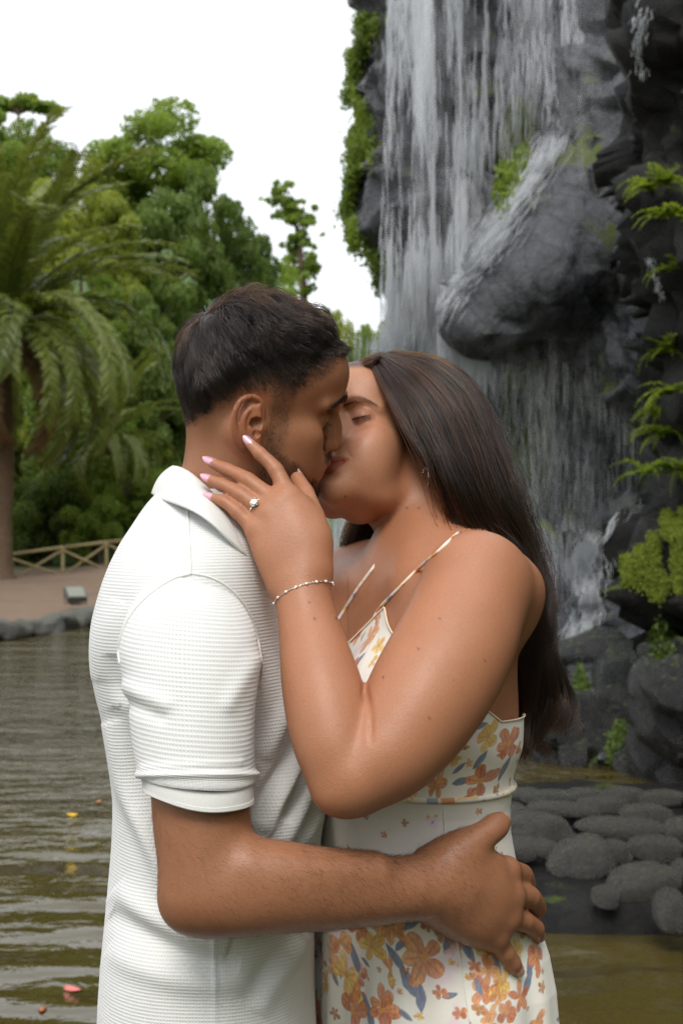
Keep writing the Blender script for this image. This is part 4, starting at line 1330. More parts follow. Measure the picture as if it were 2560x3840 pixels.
def nail_mesh(tip, back, outward, length, width, free=0.0, arch=0.35, point=0.0):
    """a fingernail: from inside the finger towards tip+free, domed across, outward = out of the finger's back"""
    tip, back, out = np.asarray(tip), np.asarray(back), np.asarray(outward, float)
    d = tip - back; d /= np.linalg.norm(d)
    out = out - d * out.dot(d); out /= np.linalg.norm(out)
    sd = np.cross(d, out)
    nu, nv = 11, 15
    V = []
    for layer in (0.0, -0.0006):
        for j in range(nv):
            t = j / (nv - 1)
            ws = 1.0
            if t < 0.25: ws = math.sqrt(max(0, 1 - ((0.25 - t) / 0.25) ** 2)) * .35 + .65
            if point and t > 0.5: ws = max(0.06, (1 - ((t - 0.5) / 0.5) ** (2.2)) ** (0.9))
            elif t > 0.8: ws = math.sqrt(max(0.02, 1 - ((t - .8) / .2) ** 2)) * .4 + .6
            for i in range(nu):
                a = (i / (nu - 1) - .5) * 2
                p = back + d * (t * (length + free)) + sd * (a * ws * width / 2) + out * (-(a * ws) ** 2 * width * arch * .5 + layer - 0.10 * (length + free) * max(0, t - .3) ** 2)
                V.append(p)
    V = np.array(V)
    f1 = grid_faces(nu, nv)
    f2 = f1[:, ::-1] + nu * nv
    rim = []
    loop = [i for i in range(nu)] + [j * nu + nu - 1 for j in range(1, nv)] + [(nv - 1) * nu + i for i in range(nu - 2, -1, -1)] + [j * nu for j in range(nv - 2, 0, -1)]
    for a, b in zip(loop, loop[1:] + loop[:1]): rim.append([b, a, a + nu * nv, b + nu * nv])
    return V, f1.tolist() + f2.tolist() + rim
# ------------------------------------------------------------------ the man's body
MAN = Frame((-0.103, 0.0, 1.578), rotm(14, 10, 16), 0.955)
_a = MAN.at
_eyx, _eyz = _a(1207, 1577, -46)
ML = dict(gl=_a(1287, 1492), na=_a(1272, 1548), tip=_a(1283, 1662), sn=_a(1238, 1690), ul=_a(1234, 1735), st=_a(1214, 1757),
          ll=_a(1208, 1782), ms=_a(1184, 1802), pog=_a(1184, 1830), men=_a(1160, 1858), eye=(_eyx - 2.5, 33, _eyz + 1.0), corner=(_a(1158, 1766, -24)[0], 24, _a(1158, 1766, -24)[1]), jaw=1.0, hump=1.5)

def build_man_head():
    F = SDF((-.235, -.125, 1.35), (.06, .13, 1.74), .0021, {0: [(-.13, .02, .0013)], 1: [(-.10, -.02, .0013)], 2: [(1.47, 1.63, .0013)]})
    s = sculpt_head(F, MAN, ML)
    sculpt_ear(s, -1, tx=2, tz=0, y0=71, tilt=10, sc=1.07)
    sculpt_ear(s, 1, tx=2, tz=0, y0=71, tilt=10)
    # neck
    F.tube([P(905, 1560, .012), P(880, 1750, .016), P(838, 1960, .02), P(800, 2120, .03)], [.060, .058, .062, .075], .03)
    F.tube([MAN.w((-14, -58, -14)), P(960, 1760, -.028), P(985, 1960, .0), P(985, 2110, .03)], [.014, .015, .014, .012], .025)
    F.ell(P(1040, 1950, .022), (.016, .014, .020), None, .03)
    return F.mesh(4)

def build_man_arm():
    F = SDF((-.25, -.27, .93), (.25, .06, 1.36), .0022, {0: [(.08, .22, .0016)]})
    F.tube([P(725, 2480, -.150), P(745, 2700, -.175), P(752, 3000, -.19), P(768, 3180, -.196), P(776, 3310, -.20)], [.046, .050, .0485, .0475, .043], .02, n=50)
    F.tube([P(776, 3330, -.20), P(860, 3335, -.200), P(1010, 3328, -.196), P(1200, 3340, -.182), P(1400, 3340, -.160), P(1560, 3330, -.138), P(1690, 3330, -.117)],
           [.042, .046, .0448, .0392, .0348, .0328, .0315], .016, n=66)
    F.ell(P(722, 3395, -.198), (.026, .026, .022), None, .025)              # elbow point
    F.tube([P(930, 3250, -.215), P(1150, 3270, -.203), P(1400, 3262, -.176)], [.024, .022, .016], .02)
    nb = np.array([-0.35, -1, 0.0]); nb /= np.linalg.norm(nb)
    K = {'i': P(1898, 3262, -.078), 'm': P(1908, 3352, -.083), 'r': P(1890, 3440, -.087), 'p': P(1850, 3508, -.088)}
    W = P(1665, 3328, -.121)
    for kk, off in (('i', -.018), ('m', -.006), ('r', .006), ('p', .018)):
        w0 = W + np.array([0, 0, -off])
        F.tube([w0, w0 * .45 + K[kk] * .55 + np.array([.0, -.005, 0]), K[kk]], [.019, .0165, .0125], .016)
    F.tube([P(1650, 3310, -.116), P(1760, 3345, -.098), P(1850, 3390, -.078)], [.030, .036, .026], .022, flat=(nb, 1.8))
    F.tube([P(1640, 3250, -.118), P(1730, 3200, -.112), P(1800, 3240, -.094)], [.021, .022, .017], .020)   # thumb base
    F.tube([P(1650, 3405, -.118), P(1740, 3455, -.102), P(1820, 3492, -.088)], [.019, .020, .014], .018)
    for q in K.values(): F.ell(q + np.array([0, -.003, .0]), (.0115, .0100, .0112), None, .010)
    fin = {'i': [K['i'], P(1956, 3280, -.046), P(1972, 3318, -.014), P(1950, 3340, .012)],
           'm': [K['m'], P(1984, 3364, -.052), P(2012, 3404, -.022), P(1998, 3440, .004)],
           'r': [K['r'], P(1962, 3455, -.062), P(2004, 3482, -.040), P(2014, 3508, -.020)],
           'p': [K['p'], P(1893, 3572, -.078), P(1920, 3610, -.070), P(1936, 3636, -.062)]}
    rr = {'i': [.0124, .0112, .0100, .0086], 'm': [.0126, .0114, .0102, .0088], 'r': [.0122, .0108, .0098, .0086], 'p': [.0114, .0100, .0090, .0080]}
    for kk, pts in fin.items(): sculpt_finger(F, pts, rr[kk], .007)
    th = [P(1700, 3215, -.116), P(1775, 3155, -.112), P(1838, 3114, -.102), P(1874, 3084, -.090)]
    sculpt_finger(F, th, [.0180, .0155, .0136, .0112], .012)
    F.ell((th[2] + th[3]) / 2, (.0135, .012, .0130), None, .006)
    for kk in 'imr':                                                        # tendons
        F.tube([W * .35 + K[kk] * .65 + np.array([0, -.0160, 0]), K[kk] + np.array([0, -.0105, 0])], [.0026, .0038], .008)
    for vp in ([(1600, 3425, -.158), (1680, 3378, -.145), (1760, 3372, -.128), (1850, 3400, -.108)], [(1760, 3372, -.128), (1830, 3340, -.112), (1880, 3310, -.098)]):
        F.tube([P(*q) for q in vp], .0022, .006)
    global MAN_FIN
    MAN_FIN = dict(fin, t=th)
    return F.mesh(14, lambda V: 1 - .7 * sstep(.06, .10, V[:, 0]))

def build_far_arm(sh, el, wr, tip, r):
    """a plain far arm with a hand of five fingers: shoulder, elbow, wrist, middle fingertip"""
    sh, el, wr, tip = map(np.array, (sh, el, wr, tip))
    allp = np.array([sh, el, wr, tip])
    F = SDF(allp.min(0) - .09, allp.max(0) + .09, .0035)
    F.tube([sh, (sh + el) / 2, el], [r * 1.2, r * 1.1, r * .9], .02)
    F.tube([el, el * .6 + wr * .4, wr], [r * .9, r * .92, r * .62], .02)
    d = tip - wr; Lh = np.linalg.norm(d); d /= Lh
    sd = np.cross(d, np.array([0.3, 1, 0])); sd /= np.linalg.norm(sd)
    kn = wr + d * Lh * .5
    F.tube([wr, kn], [.024, .030], .015, flat=(np.cross(d, sd), 1.6))
    for i, (o, l) in enumerate(((-.028, .88), (-.010, 1.0), (.010, .95), (.027, .8))):
        F.tube([kn + sd * o, kn + sd * o * 1.1 + d * Lh * .25 * l, wr + d * Lh * l + sd * o * 1.2], [.0105, .009, .007], .006)
    F.tube([wr + d * .02 - sd * .022, wr + d * .05 - sd * .05, wr + d * .085 - sd * .062], [.014, .012, .009], .01)
    return F.mesh(2)

def merge_meshes(ms):
    V, Fc, n = [], [], 0
    for v, f in ms:
        V.append(v); Fc.append(f + n); n += len(v)
    return np.concatenate(V), np.concatenate(Fc)

def lower_body(cx, cy, yaw, hip_w, mats_r):
    """pelvis, legs and feet as one coarse body piece (under the clothes, out of the picture)"""
    F = SDF((cx - .25, cy - .28, -.02), (cx + .25, cy + .28, 1.05), .008)
    f = np.array([math.cos(yaw), math.sin(yaw), 0]); l = np.array([-math.sin(yaw), math.cos(yaw), 0]); c = np.array([cx, cy, 0])
    F.ell(c + (0, 0, .90), (.095, .125, .12))
    for sg in (1, -1):
        hp = c + l * sg * hip_w
        F.tube([hp + (0, 0, .84), hp + l * sg * .01 + f * .01 + (0, 0, .5), hp + l * sg * .015 - f * .01 + (0, 0, .09)], np.array([.075, .06, .042]) * mats_r, .04)
        F.tube([hp + l * sg * .015 - f * .03 + (0, 0, .04), hp + l * sg * .03 + f * .15 + (0, 0, .03)], [.04, .032], .03)
    return F.mesh(2)

def build_man_torso():
    F = SDF((-.30, -.24, .90), (.02, .30, 1.48), .007)
    F.ell((-.150, .03, 1.22), (.075, .13, .20))
    F.tube([(-.16, -.10, 1.36), (-.16, .16, 1.36)], .035, .04)
    F.ell((-.14, .03, 1.0), (.075, .12, .16), None, .06)
    return F.mesh(2)

# ------------------------------------------------------------------ the woman's body
WOM = Frame((0.0380, 0.132, 1.5322), rotm(180 + 55, -20.4, 8), 0.951)
_b = WOM.at
WL = dict(gl=(96, 40), na=(91, 25), tip=(113, -9), sn=(100, -24), ul=(102.5, -41), st=(98.5, -46), ll=(100.5, -53.5), ms=(94, -61),
          pog=(92.5, -69), men=(80, -80), eye=(75.5, 32, 20), corner=(84, 29, -41.5), jaw=0.90, hump=-1)
CW = np.array([.093, .072, 0.0])
_yb = math.radians(30)
W_F = np.array([-math.cos(_yb), -math.sin(_yb), 0]); W_L = np.array([math.sin(_yb), -math.cos(_yb), 0])
W_R = np.stack([W_F, W_L, np.array([0, 0, 1.0])], 1)
def wp(f, l, z): return CW + W_F * f + W_L * l + np.array([0, 0, z])

W_FING = {
 'i': [P(1082, 1868, -.098), P(1034, 1763, -.088), P(975, 1702, -.082), P(938, 1664, -.078)],
 'm': [P(1052, 1898, -.103), P(930, 1802, -.088), P(852, 1762, -.077), P(797, 1737, -.070)],
 'r': [P(1008, 1935, -.106), P(902, 1855, -.095), P(830, 1817, -.086), P(788, 1800, -.080)],
 'p': [P(965, 1995, -.107), P(888, 1918, -.101), P(838, 1880, -.096), P(796, 1866, -.091)],
 't': [P(1178, 2030, -.110), P(1172, 1935, -.090), P(1143, 1850, -.068), P(1115, 1795, -.054)]}

def woman_trunk(F, sk=0.0):
    F.ell(wp(-.005, 0, 1.235 + sk), (.098 - sk, .140 - sk, .19 - sk), W_R, .04)
    F.tube([wp(-.015, .125, 1.365), wp(-.01, 0, 1.37), wp(-.015, -.125, 1.365)], [.045, .055, .045], .06)
    F.tube([wp(-.025, .02, 1.43), wp(-.03, .10, 1.405), wp(-.02, .15, 1.385)], [.034, .030, .030], .04)
    F.tube([wp(-.025, -.02, 1.43), wp(-.03, -.10, 1.405), wp(-.02, -.15, 1.385)], [.034, .030, .030], .04)
    for sg in (1, -1):
        F.ell(wp(.082, sg * .068, 1.235), (.074 - sk * .5, .074 - sk * .5, .085 - sk * .5), W_R, .05)
        F.tube([wp(.055, sg * .02, 1.372), wp(.05, sg * .08, 1.384), wp(.012, sg * .145, 1.392)], [.007, .0075, .008], .018)   # collar bone
        F.ell(wp(.035, sg * .105, 1.33), (.05, .05, .06), W_R, .05)
    F.ell(wp(0, 0, 1.06), (.095 - 2 * sk, .122 - 2 * sk, .14), W_R, .06)

def build_woman_body():
    F = SDF((-.16, -.275, .98), (.262, .31, 1.68), .0026, {0: [(-.05, .07, .0013)], 1: [(-.115, -.06, .0018), (.03, .11, .0013)], 2: [(1.46, 1.60, .0013)]})
    s = sculpt_head(F, WOM, WL, fem=True)
    sculpt_ear(s, 1, tx=0, tz=2, y0=68, sc=.92, tilt=10)
    sculpt_ear(s, -1, tx=0, tz=2, y0=68, sc=.92, tilt=10)
    # neck
    F.tube([WOM.w((-14, 0, -20)), P(1585, 1900, .118), P(1585, 2080, .105), wp(-.02, 0, 1.36)], [.050, .050, .053, .07], .014)
    F.tube([WOM.w((-6, 58, -24)), P(1600, 1990, .065), P(1530, 2170, .008)], [.011, .012, .009], .022)
    woman_trunk(F, .005)
    # left arm
    F.ell(P(1795, 2185, -.086), (.047, .050, .050), None, .032)
    F.tube([P(1780, 2205, -.088), P(1712, 2400, -.130), P(1610, 2590, -.165), P(1480, 2790, -.195), P(1345, 2905, -.21)], [.056, .0615, .0610, .0505, .039], .022, n=56)
    F.tube([P(1300, 2935, -.212), P(1252, 2780, -.200), P(1210, 2590, -.176), P(1158, 2350, -.140), P(1128, 2200, -.122)], [.033, .0405, .0405, .0312, .0265], .007, n=56)
    F.ell(P(1268, 2965, -.212), (.021, .021, .017), None, .02)
    cr = np.array([F.surf(*q) for q in ((1366, 2585), (1374, 2620), (1383, 2665), (1389, 2715), (1389, 2775))])
    F.tube(cr + np.array([0, -.0015, 0]), [.0034, .0032, .0028, .0022, .0010], .004, 's', n=20)      # crook of the elbow
    # hand
    Wr = P(1120, 2165, -.121)
    nb = np.array([-.05, -1, .1]); nb /= np.linalg.norm(nb)
    for kk, o in (('i', .016), ('m', .006), ('r', -.006), ('p', -.016)):
        w0 = Wr + np.array([.94, 0, .34]) * o
        F.tube([w0, w0 * .5 + W_FING[kk][0] * .5 + np.array([0, -.003, 0]), W_FING[kk][0]], [.0150, .0145, .0105], .014)
    F.tube([Wr, P(1085, 2030, -.107), P(1040, 1940, -.098)], [.026, .033, .028], .02, flat=(nb, 1.9))
    F.tube([P(1165, 2120, -.118), P(1170, 2020, -.106), P(1120, 1920, -.094)], [.018, .020, .016], .016)
    rr = {'i': [.0105, .0082, .0070, .0056], 'm': [.0105, .0084, .0071, .0057], 'r': [.0100, .0080, .0068, .0055], 'p': [.0092, .0072, .0061, .0050], 't': [.0150, .0118, .0098, .0078]}
    for kk, pts in W_FING.items():
        sculpt_finger(F, pts, rr[kk], .0045 if kk != 't' else .008)
        if kk != 't': F.ell(pts[0] + np.array([0, -.0045, .002]), (.0095, .0075, .0095), None, .007)
    # right arm, far side
    F.tube([wp(-.015, -.165, 1.372), np.array([-.06, .262, 1.33]), np.array([-.13, .27, 1.28])], [.056, .052, .040], .04)
    def wf(V):
        q = WOM.l(V)
        face = sstep(30, 50, q[:, 0]) * sstep(-115, -100, q[:, 2]) * (np.abs(q[:, 1]) < 70)
        hand = sstep(1.40, 1.43, V[:, 2]) * (V[:, 1] < -.05)
        return 1 - .75 * np.maximum(face, .6 * hand)
    return F.mesh(16, wf)
# ------------------------------------------------------------------ skin, cloth and hair materials
def skin_mat(name, base, rough=0.42):
    t = NT(name)
    tc = t.coord()
    n1 = t.noise(28, 4, .6, tc)
    n2 = t.noise(420, 3, .6, tc)
    c = t.mix(n1, [x * f for x, f in zip(base, (.90, .86, .84))], [x * f for x, f in zip(base, (1.08, 1.08, 1.06))])
    c = t.mix(.45, c, t.mix(n2, (.66, .60, .56), (1.28, 1.28, 1.26)), 'MULTIPLY')
    c = t.mix(1.0, c, t.attr('tint'), 'MULTIPLY')
    vo = t.n('TexVoronoi', i_Scale=520.0)
    t.set(vo.inputs['Vector'], tc)
    b = t.bump(vo.outputs['Distance'], .24, .0006)
    b = t.bump(t.noise(300, 4, .7, tc), .20, .0009, b)
    r = t.math('ADD', t.math('MULTIPLY', t.noise(90, 3, .6, tc), .16), rough - .08)
    r = t.math('MULTIPLY', r, t.attr('gloss', 'Fac'))
    t.principled(Base_Color=c, Roughness=r, Normal=b, Subsurface_Weight=.22, Subsurface_Radius=(1.0, .36, .18), Subsurface_Scale=.0045, Specular_IOR_Level=.44)
    return t.m

def hair_mat(name, mel, red=.55, rough=.32):
    t = NT(name)
    h = t.n('BsdfHairPrincipled', model='CHIANG', parametrization='MELANIN')
    for k, v in (('Melanin', mel), ('Melanin Redness', red), ('Roughness', rough), ('Radial Roughness', .45), ('Coat', 0.0), ('Random Color', .35), ('Random Roughness', .3)):
        if k in h.inputs: h.inputs[k].default_value = v
    t.t.links.new(h.outputs[0], t.out.inputs[0])
    return t.m

def knit_mat(name, col, pitch=0.0036, wobble=True):
    """waffle knit: raised ribs across, small cells between; UV in metres"""
    t = NT(name)
    uv = t.coord('UV')
    sx = t.n('SeparateXYZ'); t.set(sx.inputs[0], uv)
    k = 2 * math.pi / pitch
    wv = t.math('MULTIPLY', t.noise(30, 2, .5, uv), .9)
    row = t.math('SINE', t.math('ADD', t.math('MULTIPLY', sx.outputs[1], k), wv))
    colm = t.math('SINE', t.math('ADD', t.math('MULTIPLY', sx.outputs[0], k * 1.15), wv))
    r1 = t.math('POWER', t.math('MULTIPLY_ADD', row, .5, .5), .7)
    c1 = t.math('MULTIPLY_ADD', colm, .5, .5)
    h = t.math('MAXIMUM', r1, t.math('MULTIPLY', c1, .8))
    big = t.noise(7, 3, .5, uv)
    fz = t.noise(900, 2, .6, uv)
    hh = t.math('ADD', h, t.math('MULTIPLY', fz, .25))
    c = t.mix(h, [x * .84 for x in col], col)
    b = t.bump(hh, .55, .0009)
    b = t.bump(big, .35, .012, b)
    t.principled(Base_Color=c, Roughness=.85, Normal=b, Sheen_Weight=.25, Sheen_Roughness=.5, Subsurface_Weight=.08, Subsurface_Radius=(1, 1, 1), Subsurface_Scale=.003)
    return t.m

def plain_knit(name, col):
    t = NT(name)
    uv = t.coord('UV')
    sx = t.n('SeparateXYZ'); t.set(sx.inputs[0], uv)
    row = t.math('SINE', t.math('MULTIPLY', sx.outputs[0], 2 * math.pi / .0016))
    n = t.noise(700, 3, .6, uv)
    b = t.bump(t.math('ADD', t.math('MULTIPLY', row, .4), n), .45, .0006)
    t.principled(Base_Color=t.mix(n, [x * .93 for x in col], col), Roughness=.88, Normal=b, Sheen_Weight=.2)
    return t.m

def attr_cloth(name, rough=.7):
    t = NT(name)
    tc = t.coord()
    n = t.noise(900, 2, .6, t.mapping(tc, (1.6, 1.6, .15)))
    c = t.mix(t.math('MULTIPLY', n, .14), t.attr('print'), (.62, .60, .58))
    b = t.bump(n, .25, .0006)
    b = t.bump(t.noise(45, 3, .5, t.mapping(tc, (1, 1, .35))), .25, .004, b)
    t.principled(Base_Color=c, Roughness=rough, Normal=b, Sheen_Weight=.15, Subsurface_Weight=.06, Subsurface_Scale=.003)
    return t.m

M_SKIN_M = skin_mat('skin_tan_brown', (.330, .150, .080))
M_SKIN_W = skin_mat('skin_tan', (.395, .176, .096), .47)
M_HAIR_M = hair_mat('hair_black_brown', 1.0, .5, .30)
M_HAIR_W = hair_mat('hair_dark_brown', .84, .56, .24)
M_LASH = simple_mat('lash', (.012, .009, .008), .6, 0)
WHITE = (.76, .765, .765)
M_WAFFLE = knit_mat('white_waffle_knit', WHITE)
M_RIB = plain_knit('white_rib_knit', (.77, .77, .755))
M_DRESS = attr_cloth('printed_chiffon')
M_DENIM = simple_mat('denim', (.05, .07, .12), .85, .3, 600)
M_SHOE = simple_mat('shoe_leather', (.55, .53, .5), .5)

def bvh_of(V, Fc):
    from mathutils.bvhtree import BVHTree
    return BVHTree.FromPolygons([tuple(v) for v in V], [tuple(int(i) for i in f) for f in Fc])

CAMP = Vector((0, -CAM_D, CAM_Z))
def cast(bv, u, v, off=0.0):
    d = (Vector(P(u, v, 1.0)) - CAMP).normalized()
    loc, nrm, i, dist = bv.ray_cast(CAMP, d)
    if loc is None: return None
    return np.array(loc) + np.array(nrm) * off

def sample_surface(V, Fc, dens, n, seed):
    """n random points on quads weighted by area * dens (per vertex); returns points, normals"""
    r = np.random.default_rng(seed)
    a, b, c, d = V[Fc[:, 0]], V[Fc[:, 1]], V[Fc[:, 2]], V[Fc[:, 3]]
    ar = np.linalg.norm(np.cross(c - a, d - b), axis=1) * dens[Fc].mean(1)
    k = r.choice(len(Fc), n, p=ar / ar.sum())
    s, t = r.random((n, 1)), r.random((n, 1))
    p = (a[k] * (1 - s) + b[k] * s) * (1 - t) + (d[k] * (1 - s) + c[k] * s) * t
    nr = np.cross(c[k] - a[k], d[k] - b[k]); nr /= np.linalg.norm(nr, axis=1)[:, None] + 1e-12
    return p, nr

def lips_mask(q, L):
    ul, st, ll, co = L['ul'], L['st'], L['ll'], L['corner']
    ay = np.abs(q[:, 1])
    f = np.clip(ay / co[1], 0, 1.2)
    top = (ul[1] + 3.2) * (1 - f) + co[2] * f + 1.6 * np.sin(np.clip(f, 0, 1) * math.pi) - 1.2 * (ay < 3)
    bot = (ll[1] - 5.5) * (1 - f ** 1.6) + co[2] * f ** 1.6
    return sstep(-1.0, 1.0, top - q[:, 2]) * sstep(-1.0, 1.0, q[:, 2] - bot) * sstep(1.02, .94, f) * (q[:, 0] > co[0] - 8)

def lash_strands(fr, L, sides, n, ln, down=True, seed=3):
    ex, ey, ez = L['eye']
    r = np.random.default_rng(seed)
    out = []
    for sd in sides:
        for i in range(n):
            t = r.uniform(-.92, 1.0)
            yy = t * 12.6
            zz = -3.0 * (1 - t * t) - 2.6 + .5 * t
            xx = math.sqrt(max(4.0, 13.0 ** 2 - (yy * .93) ** 2 - zz * zz))
            l = ln * (.65 + .5 * r.random()) * (.75 + .35 * t)
            dirv = np.array([.75, .45 * t + r.normal(0, .12), -.52])
            pts = []
            for k in range(5):
                s_ = k / 4
                pts.append(np.array([ex + xx, (ey + yy), ez + zz]) + dirv * l * s_ + np.array([0, 0, 1.0]) * l * .42 * s_ * s_)
            pts = np.array(pts); pts[:, 1] *= sd
            out.append(fr.w(pts))
    return np.array(out)

def brow_mask(q, path, width):
    """soft pigment under a brow (local coordinates)"""
    pa = catmull(np.array(path, float), 24)
    out = np.zeros(len(q))
    sel = np.where((q[:, 0] > 40) & (np.abs(q[:, 2] - pa[:, 2].mean()) < 20))[0]
    a = q[sel].copy(); a[:, 1] = np.abs(a[:, 1])
    d = np.sqrt(((a[:, None, 1:] - pa[None, :, 1:]) ** 2).sum(2))
    k = d.argmin(1); w = width * .5 * (1 - .65 * np.clip(k / 23 - .35, 0, 1) / .65)
    out[sel] = np.exp(-(d.min(1) / w) ** 2 * 1.2) * sstep(-1, 3, k)
    return out

def brow_strands(V, Fc, fr, path, width, n, ln, side, seed=5):
    """short hairs along a brow path of local (x, y, z) points, laid on the skin"""
    r = np.random.default_rng(seed)
    bv = bvh_of(V, Fc)
    pth = catmull(np.array(path, float), 60)
    out = []
    for i in range(n):
        f = r.random()
        k = f * 58.99
        a, b = pth[int(k)], pth[int(k) + 1]
        p = a + (b - a) * (k % 1)
        tn = (b - a) / np.linalg.norm(b - a)
        w = width * (1 - .75 * max(0, f - .35) / .65) * (.8 + .2 * min(1, f * 6))
        p = p + np.array([0, 0, r.uniform(-.5, .5) * w])
        pw = fr.w(p * np.array([1, side, 1]))
        loc, nn, _, _ = bv.find_nearest(Vector(pw))
        loc, nn = np.array(loc), np.array(nn)
        d = tn * (.5 + f * .5) + np.array([0, 0, (.75 - 1.2 * f) + r.normal(0, .15)])
        d = (d * np.array([1, side, 1])) @ fr.R.T
        d = d - nn * nn.dot(d); d /= np.linalg.norm(d)
        l = ln * .001 * (.7 + .5 * r.random())
        out.append([loc + d * l * s_ + nn * (.0002 + .0012 * math.sin(s_ * 2.2)) for s_ in (0, .33, .66, 1)])
    return np.array(out)

# ------------------------------------------------------------------ the man
def make_man():
    root = empty('person', (-.14, .03, 0))
    def up(o):  # children are modelled in world space
        o.parent = root
        o.matrix_parent_inverse = Matrix.Translation((.14, -.03, 0))
        return o
    head = build_man_head()
    arm = build_man_arm()
    far = build_far_arm((-.15, .19, 1.385), (.0, .285, 1.16), (.10, .235, 1.13), (.185, .16, 1.13), .042)
    tor = build_man_torso()
    low = lower_body(-.14, .03, 0.0, .075, 1.0)
    V, Fc = merge_meshes([head, arm, tor, far, low])
    nh = len(head[0])
    q = MAN.l(V)
    tint = np.ones((len(V), 3)); gloss = np.ones(len(V))
    hm = np.arange(len(V)) < nh
    # hairline: local z of the edge of the full hair over local x, traced along the side of the head
    bl = [MAN.at(692, 1590, -30), MAN.at(760, 1530, -55), MAN.at(830, 1468, -66), MAN.at(906, 1428, -72), MAN.at(1023, 1403, -72), MAN.at(1120, 1405, -66), MAN.at(1175, 1370, -58), MAN.at(1215, 1335, -46), MAN.at(1290, 1300, -10)]
    bx = np.array([b[0] for b in bl]); bz = np.array([b[1] for b in bl])
    o_ = np.argsort(bx); bx, bz = bx[o_], bz[o_]
    zb = np.interp(q[:, 0], bx, bz)
    dz = q[:, 2] - zb
    front = sstep(60, 85, q[:, 0])
    fade = sstep(-34 + 26 * front, 8 - 6 * front, dz) * hm
    side_ear = (np.abs(q[:, 1]) > 62) & (q[:, 0] > -36) & (q[:, 0] < 14) & (np.abs(q[:, 2]) < 40) & (np.hypot(q[:, 0] + 12, (q[:, 2] - 2) * .62) < 21)
    fade = fade * ~side_ear
    # sideburn, beard and moustache
    sb = sstep(-44, -20, -np.abs(q[:, 0] - 24 - 3 * vnoise(q, .12, 2)) * 1.9 - 4) * (q[:, 2] < zb) * (q[:, 2] > -30)
    jl = 5 * vnoise(q, .09, 4) + np.interp(q[:, 0], [0, 15, 35, 60, 80, 100], [10, -2, -22, -38, -52, -60])
    bot = np.interp(q[:, 0], [0, 15, 35, 60, 80, 100], [-35, -58, -78, -88, -92, -96])
    beard = sstep(-4, 8, jl - q[:, 2]) * sstep(-8, 2, q[:, 2] - bot) * sstep(4, 18, q[:, 0]) * hm
    beard = np.maximum(beard, .62 * sb * sstep(2, 12, q[:, 0]) * sstep(44, 30, q[:, 0]) * hm)
    mous = sstep(ML['sn'][1] + 3, ML['sn'][1] - 4, q[:, 2]) * sstep(ML['ul'][1] + 1, ML['ul'][1] + 5, q[:, 2]) * (np.abs(q[:, 1]) < 25) * (q[:, 0] > 84) * hm
    chinb = sstep(30, 18, np.abs(q[:, 1])) * sstep(-4, -14, q[:, 2] - ML['ll'][1] + 2) * (q[:, 0] > 60) * hm
    beard = np.maximum(np.maximum(beard, mous * .9), chinb)
    lip = lips_mask(q, ML) * hm
    beard = beard * (1 - lip)
    dark = np.clip(fade * .94 + beard * .52, 0, .95)
    tint *= (1 - dark)[:, None] * 1 + dark[:, None] * np.array([.10, .10, .12])
    tint = tint * (1 - lip[:, None]) + lip[:, None] * np.array([1.0, .60, .58])
    gloss = gloss * (1 - .25 * lip)
    bm_ = brow_mask(q, [(ML['gl'][0] - 3, 7, ML['gl'][1] - 2), (ML['gl'][0] - 6, 18, ML['gl'][1] + 1), (ML['gl'][0] - 12, 32, ML['gl'][1] + 3), (ML['gl'][0] - 24, 47, ML['gl'][1] - 3)], 9) * hm
    tint *= (1 - .6 * bm_)[:, None]
    ear = ((np.abs(q[:, 1]) > 66) & (q[:, 0] < 8) & (q[:, 0] > -36) & (np.abs(q[:, 2]) < 42) & hm) * 1.0
    tint = tint * (1 - ear[:, None] * np.array([-.10, .04, .04]))
    body = up(mesh_obj('body', V, Fc, M_SKIN_M, None, True, {'tint': tint, 'gloss': gloss}))
    hV, hF = head
    qh = MAN.l(hV)
    # --- scalp hair
    r = np.random.default_rng(11)
    dens = fade[:nh] ** 1.1 + .02 * (fade[:nh] > .02)
    p, nr = sample_surface(hV, hF, dens, 26000, 1)
    ql = MAN.l(p)
    d0 = ql[:, 2] - np.interp(ql[:, 0], bx, bz)
    ln = 3.0 + 3 * sstep(-24, -4, d0) + 4 * sstep(-4, 14, d0) + 36 * sstep(12, 66, d0) + 16 * sstep(50, 84, ql[:, 0]) * sstep(-2, 12, d0)
    ln *= r.uniform(.75, 1.1, len(ln))
    C = np.array([-66.0, 8.0, 112.0])
    cen, rad = np.array([-4, 0, 50.0]), np.array([94, 73, 79.0])
    K = 9
    e0 = np.linalg.norm((ql - cen) / rad, axis=1)
    cl = r.choice(len(ql), 420, replace=False)
    near = np.argmin(((ql[:, None, :] - ql[None, cl, :]) ** 2).sum(2), axis=1)
    clump_dir = r.normal(0, .24, (420, 3))
    clump_lift = r.uniform(.55, 1.2, 420)
    clump_len = r.uniform(.75, 1.12, 420)
    ln *= clump_len[near]
    top = sstep(10, 60, d0)
    lift = (2.0 + 8 * sstep(50, 84, ql[:, 0]) + 21.0 * top * sstep(-98, -40, ql[:, 0])) * clump_lift[near] * r.uniform(.12, 1.0, len(ln)) ** .7
    pts = np.zeros((len(ql), K, 3)); pts[:, 0] = ql
    cur = ql.copy()
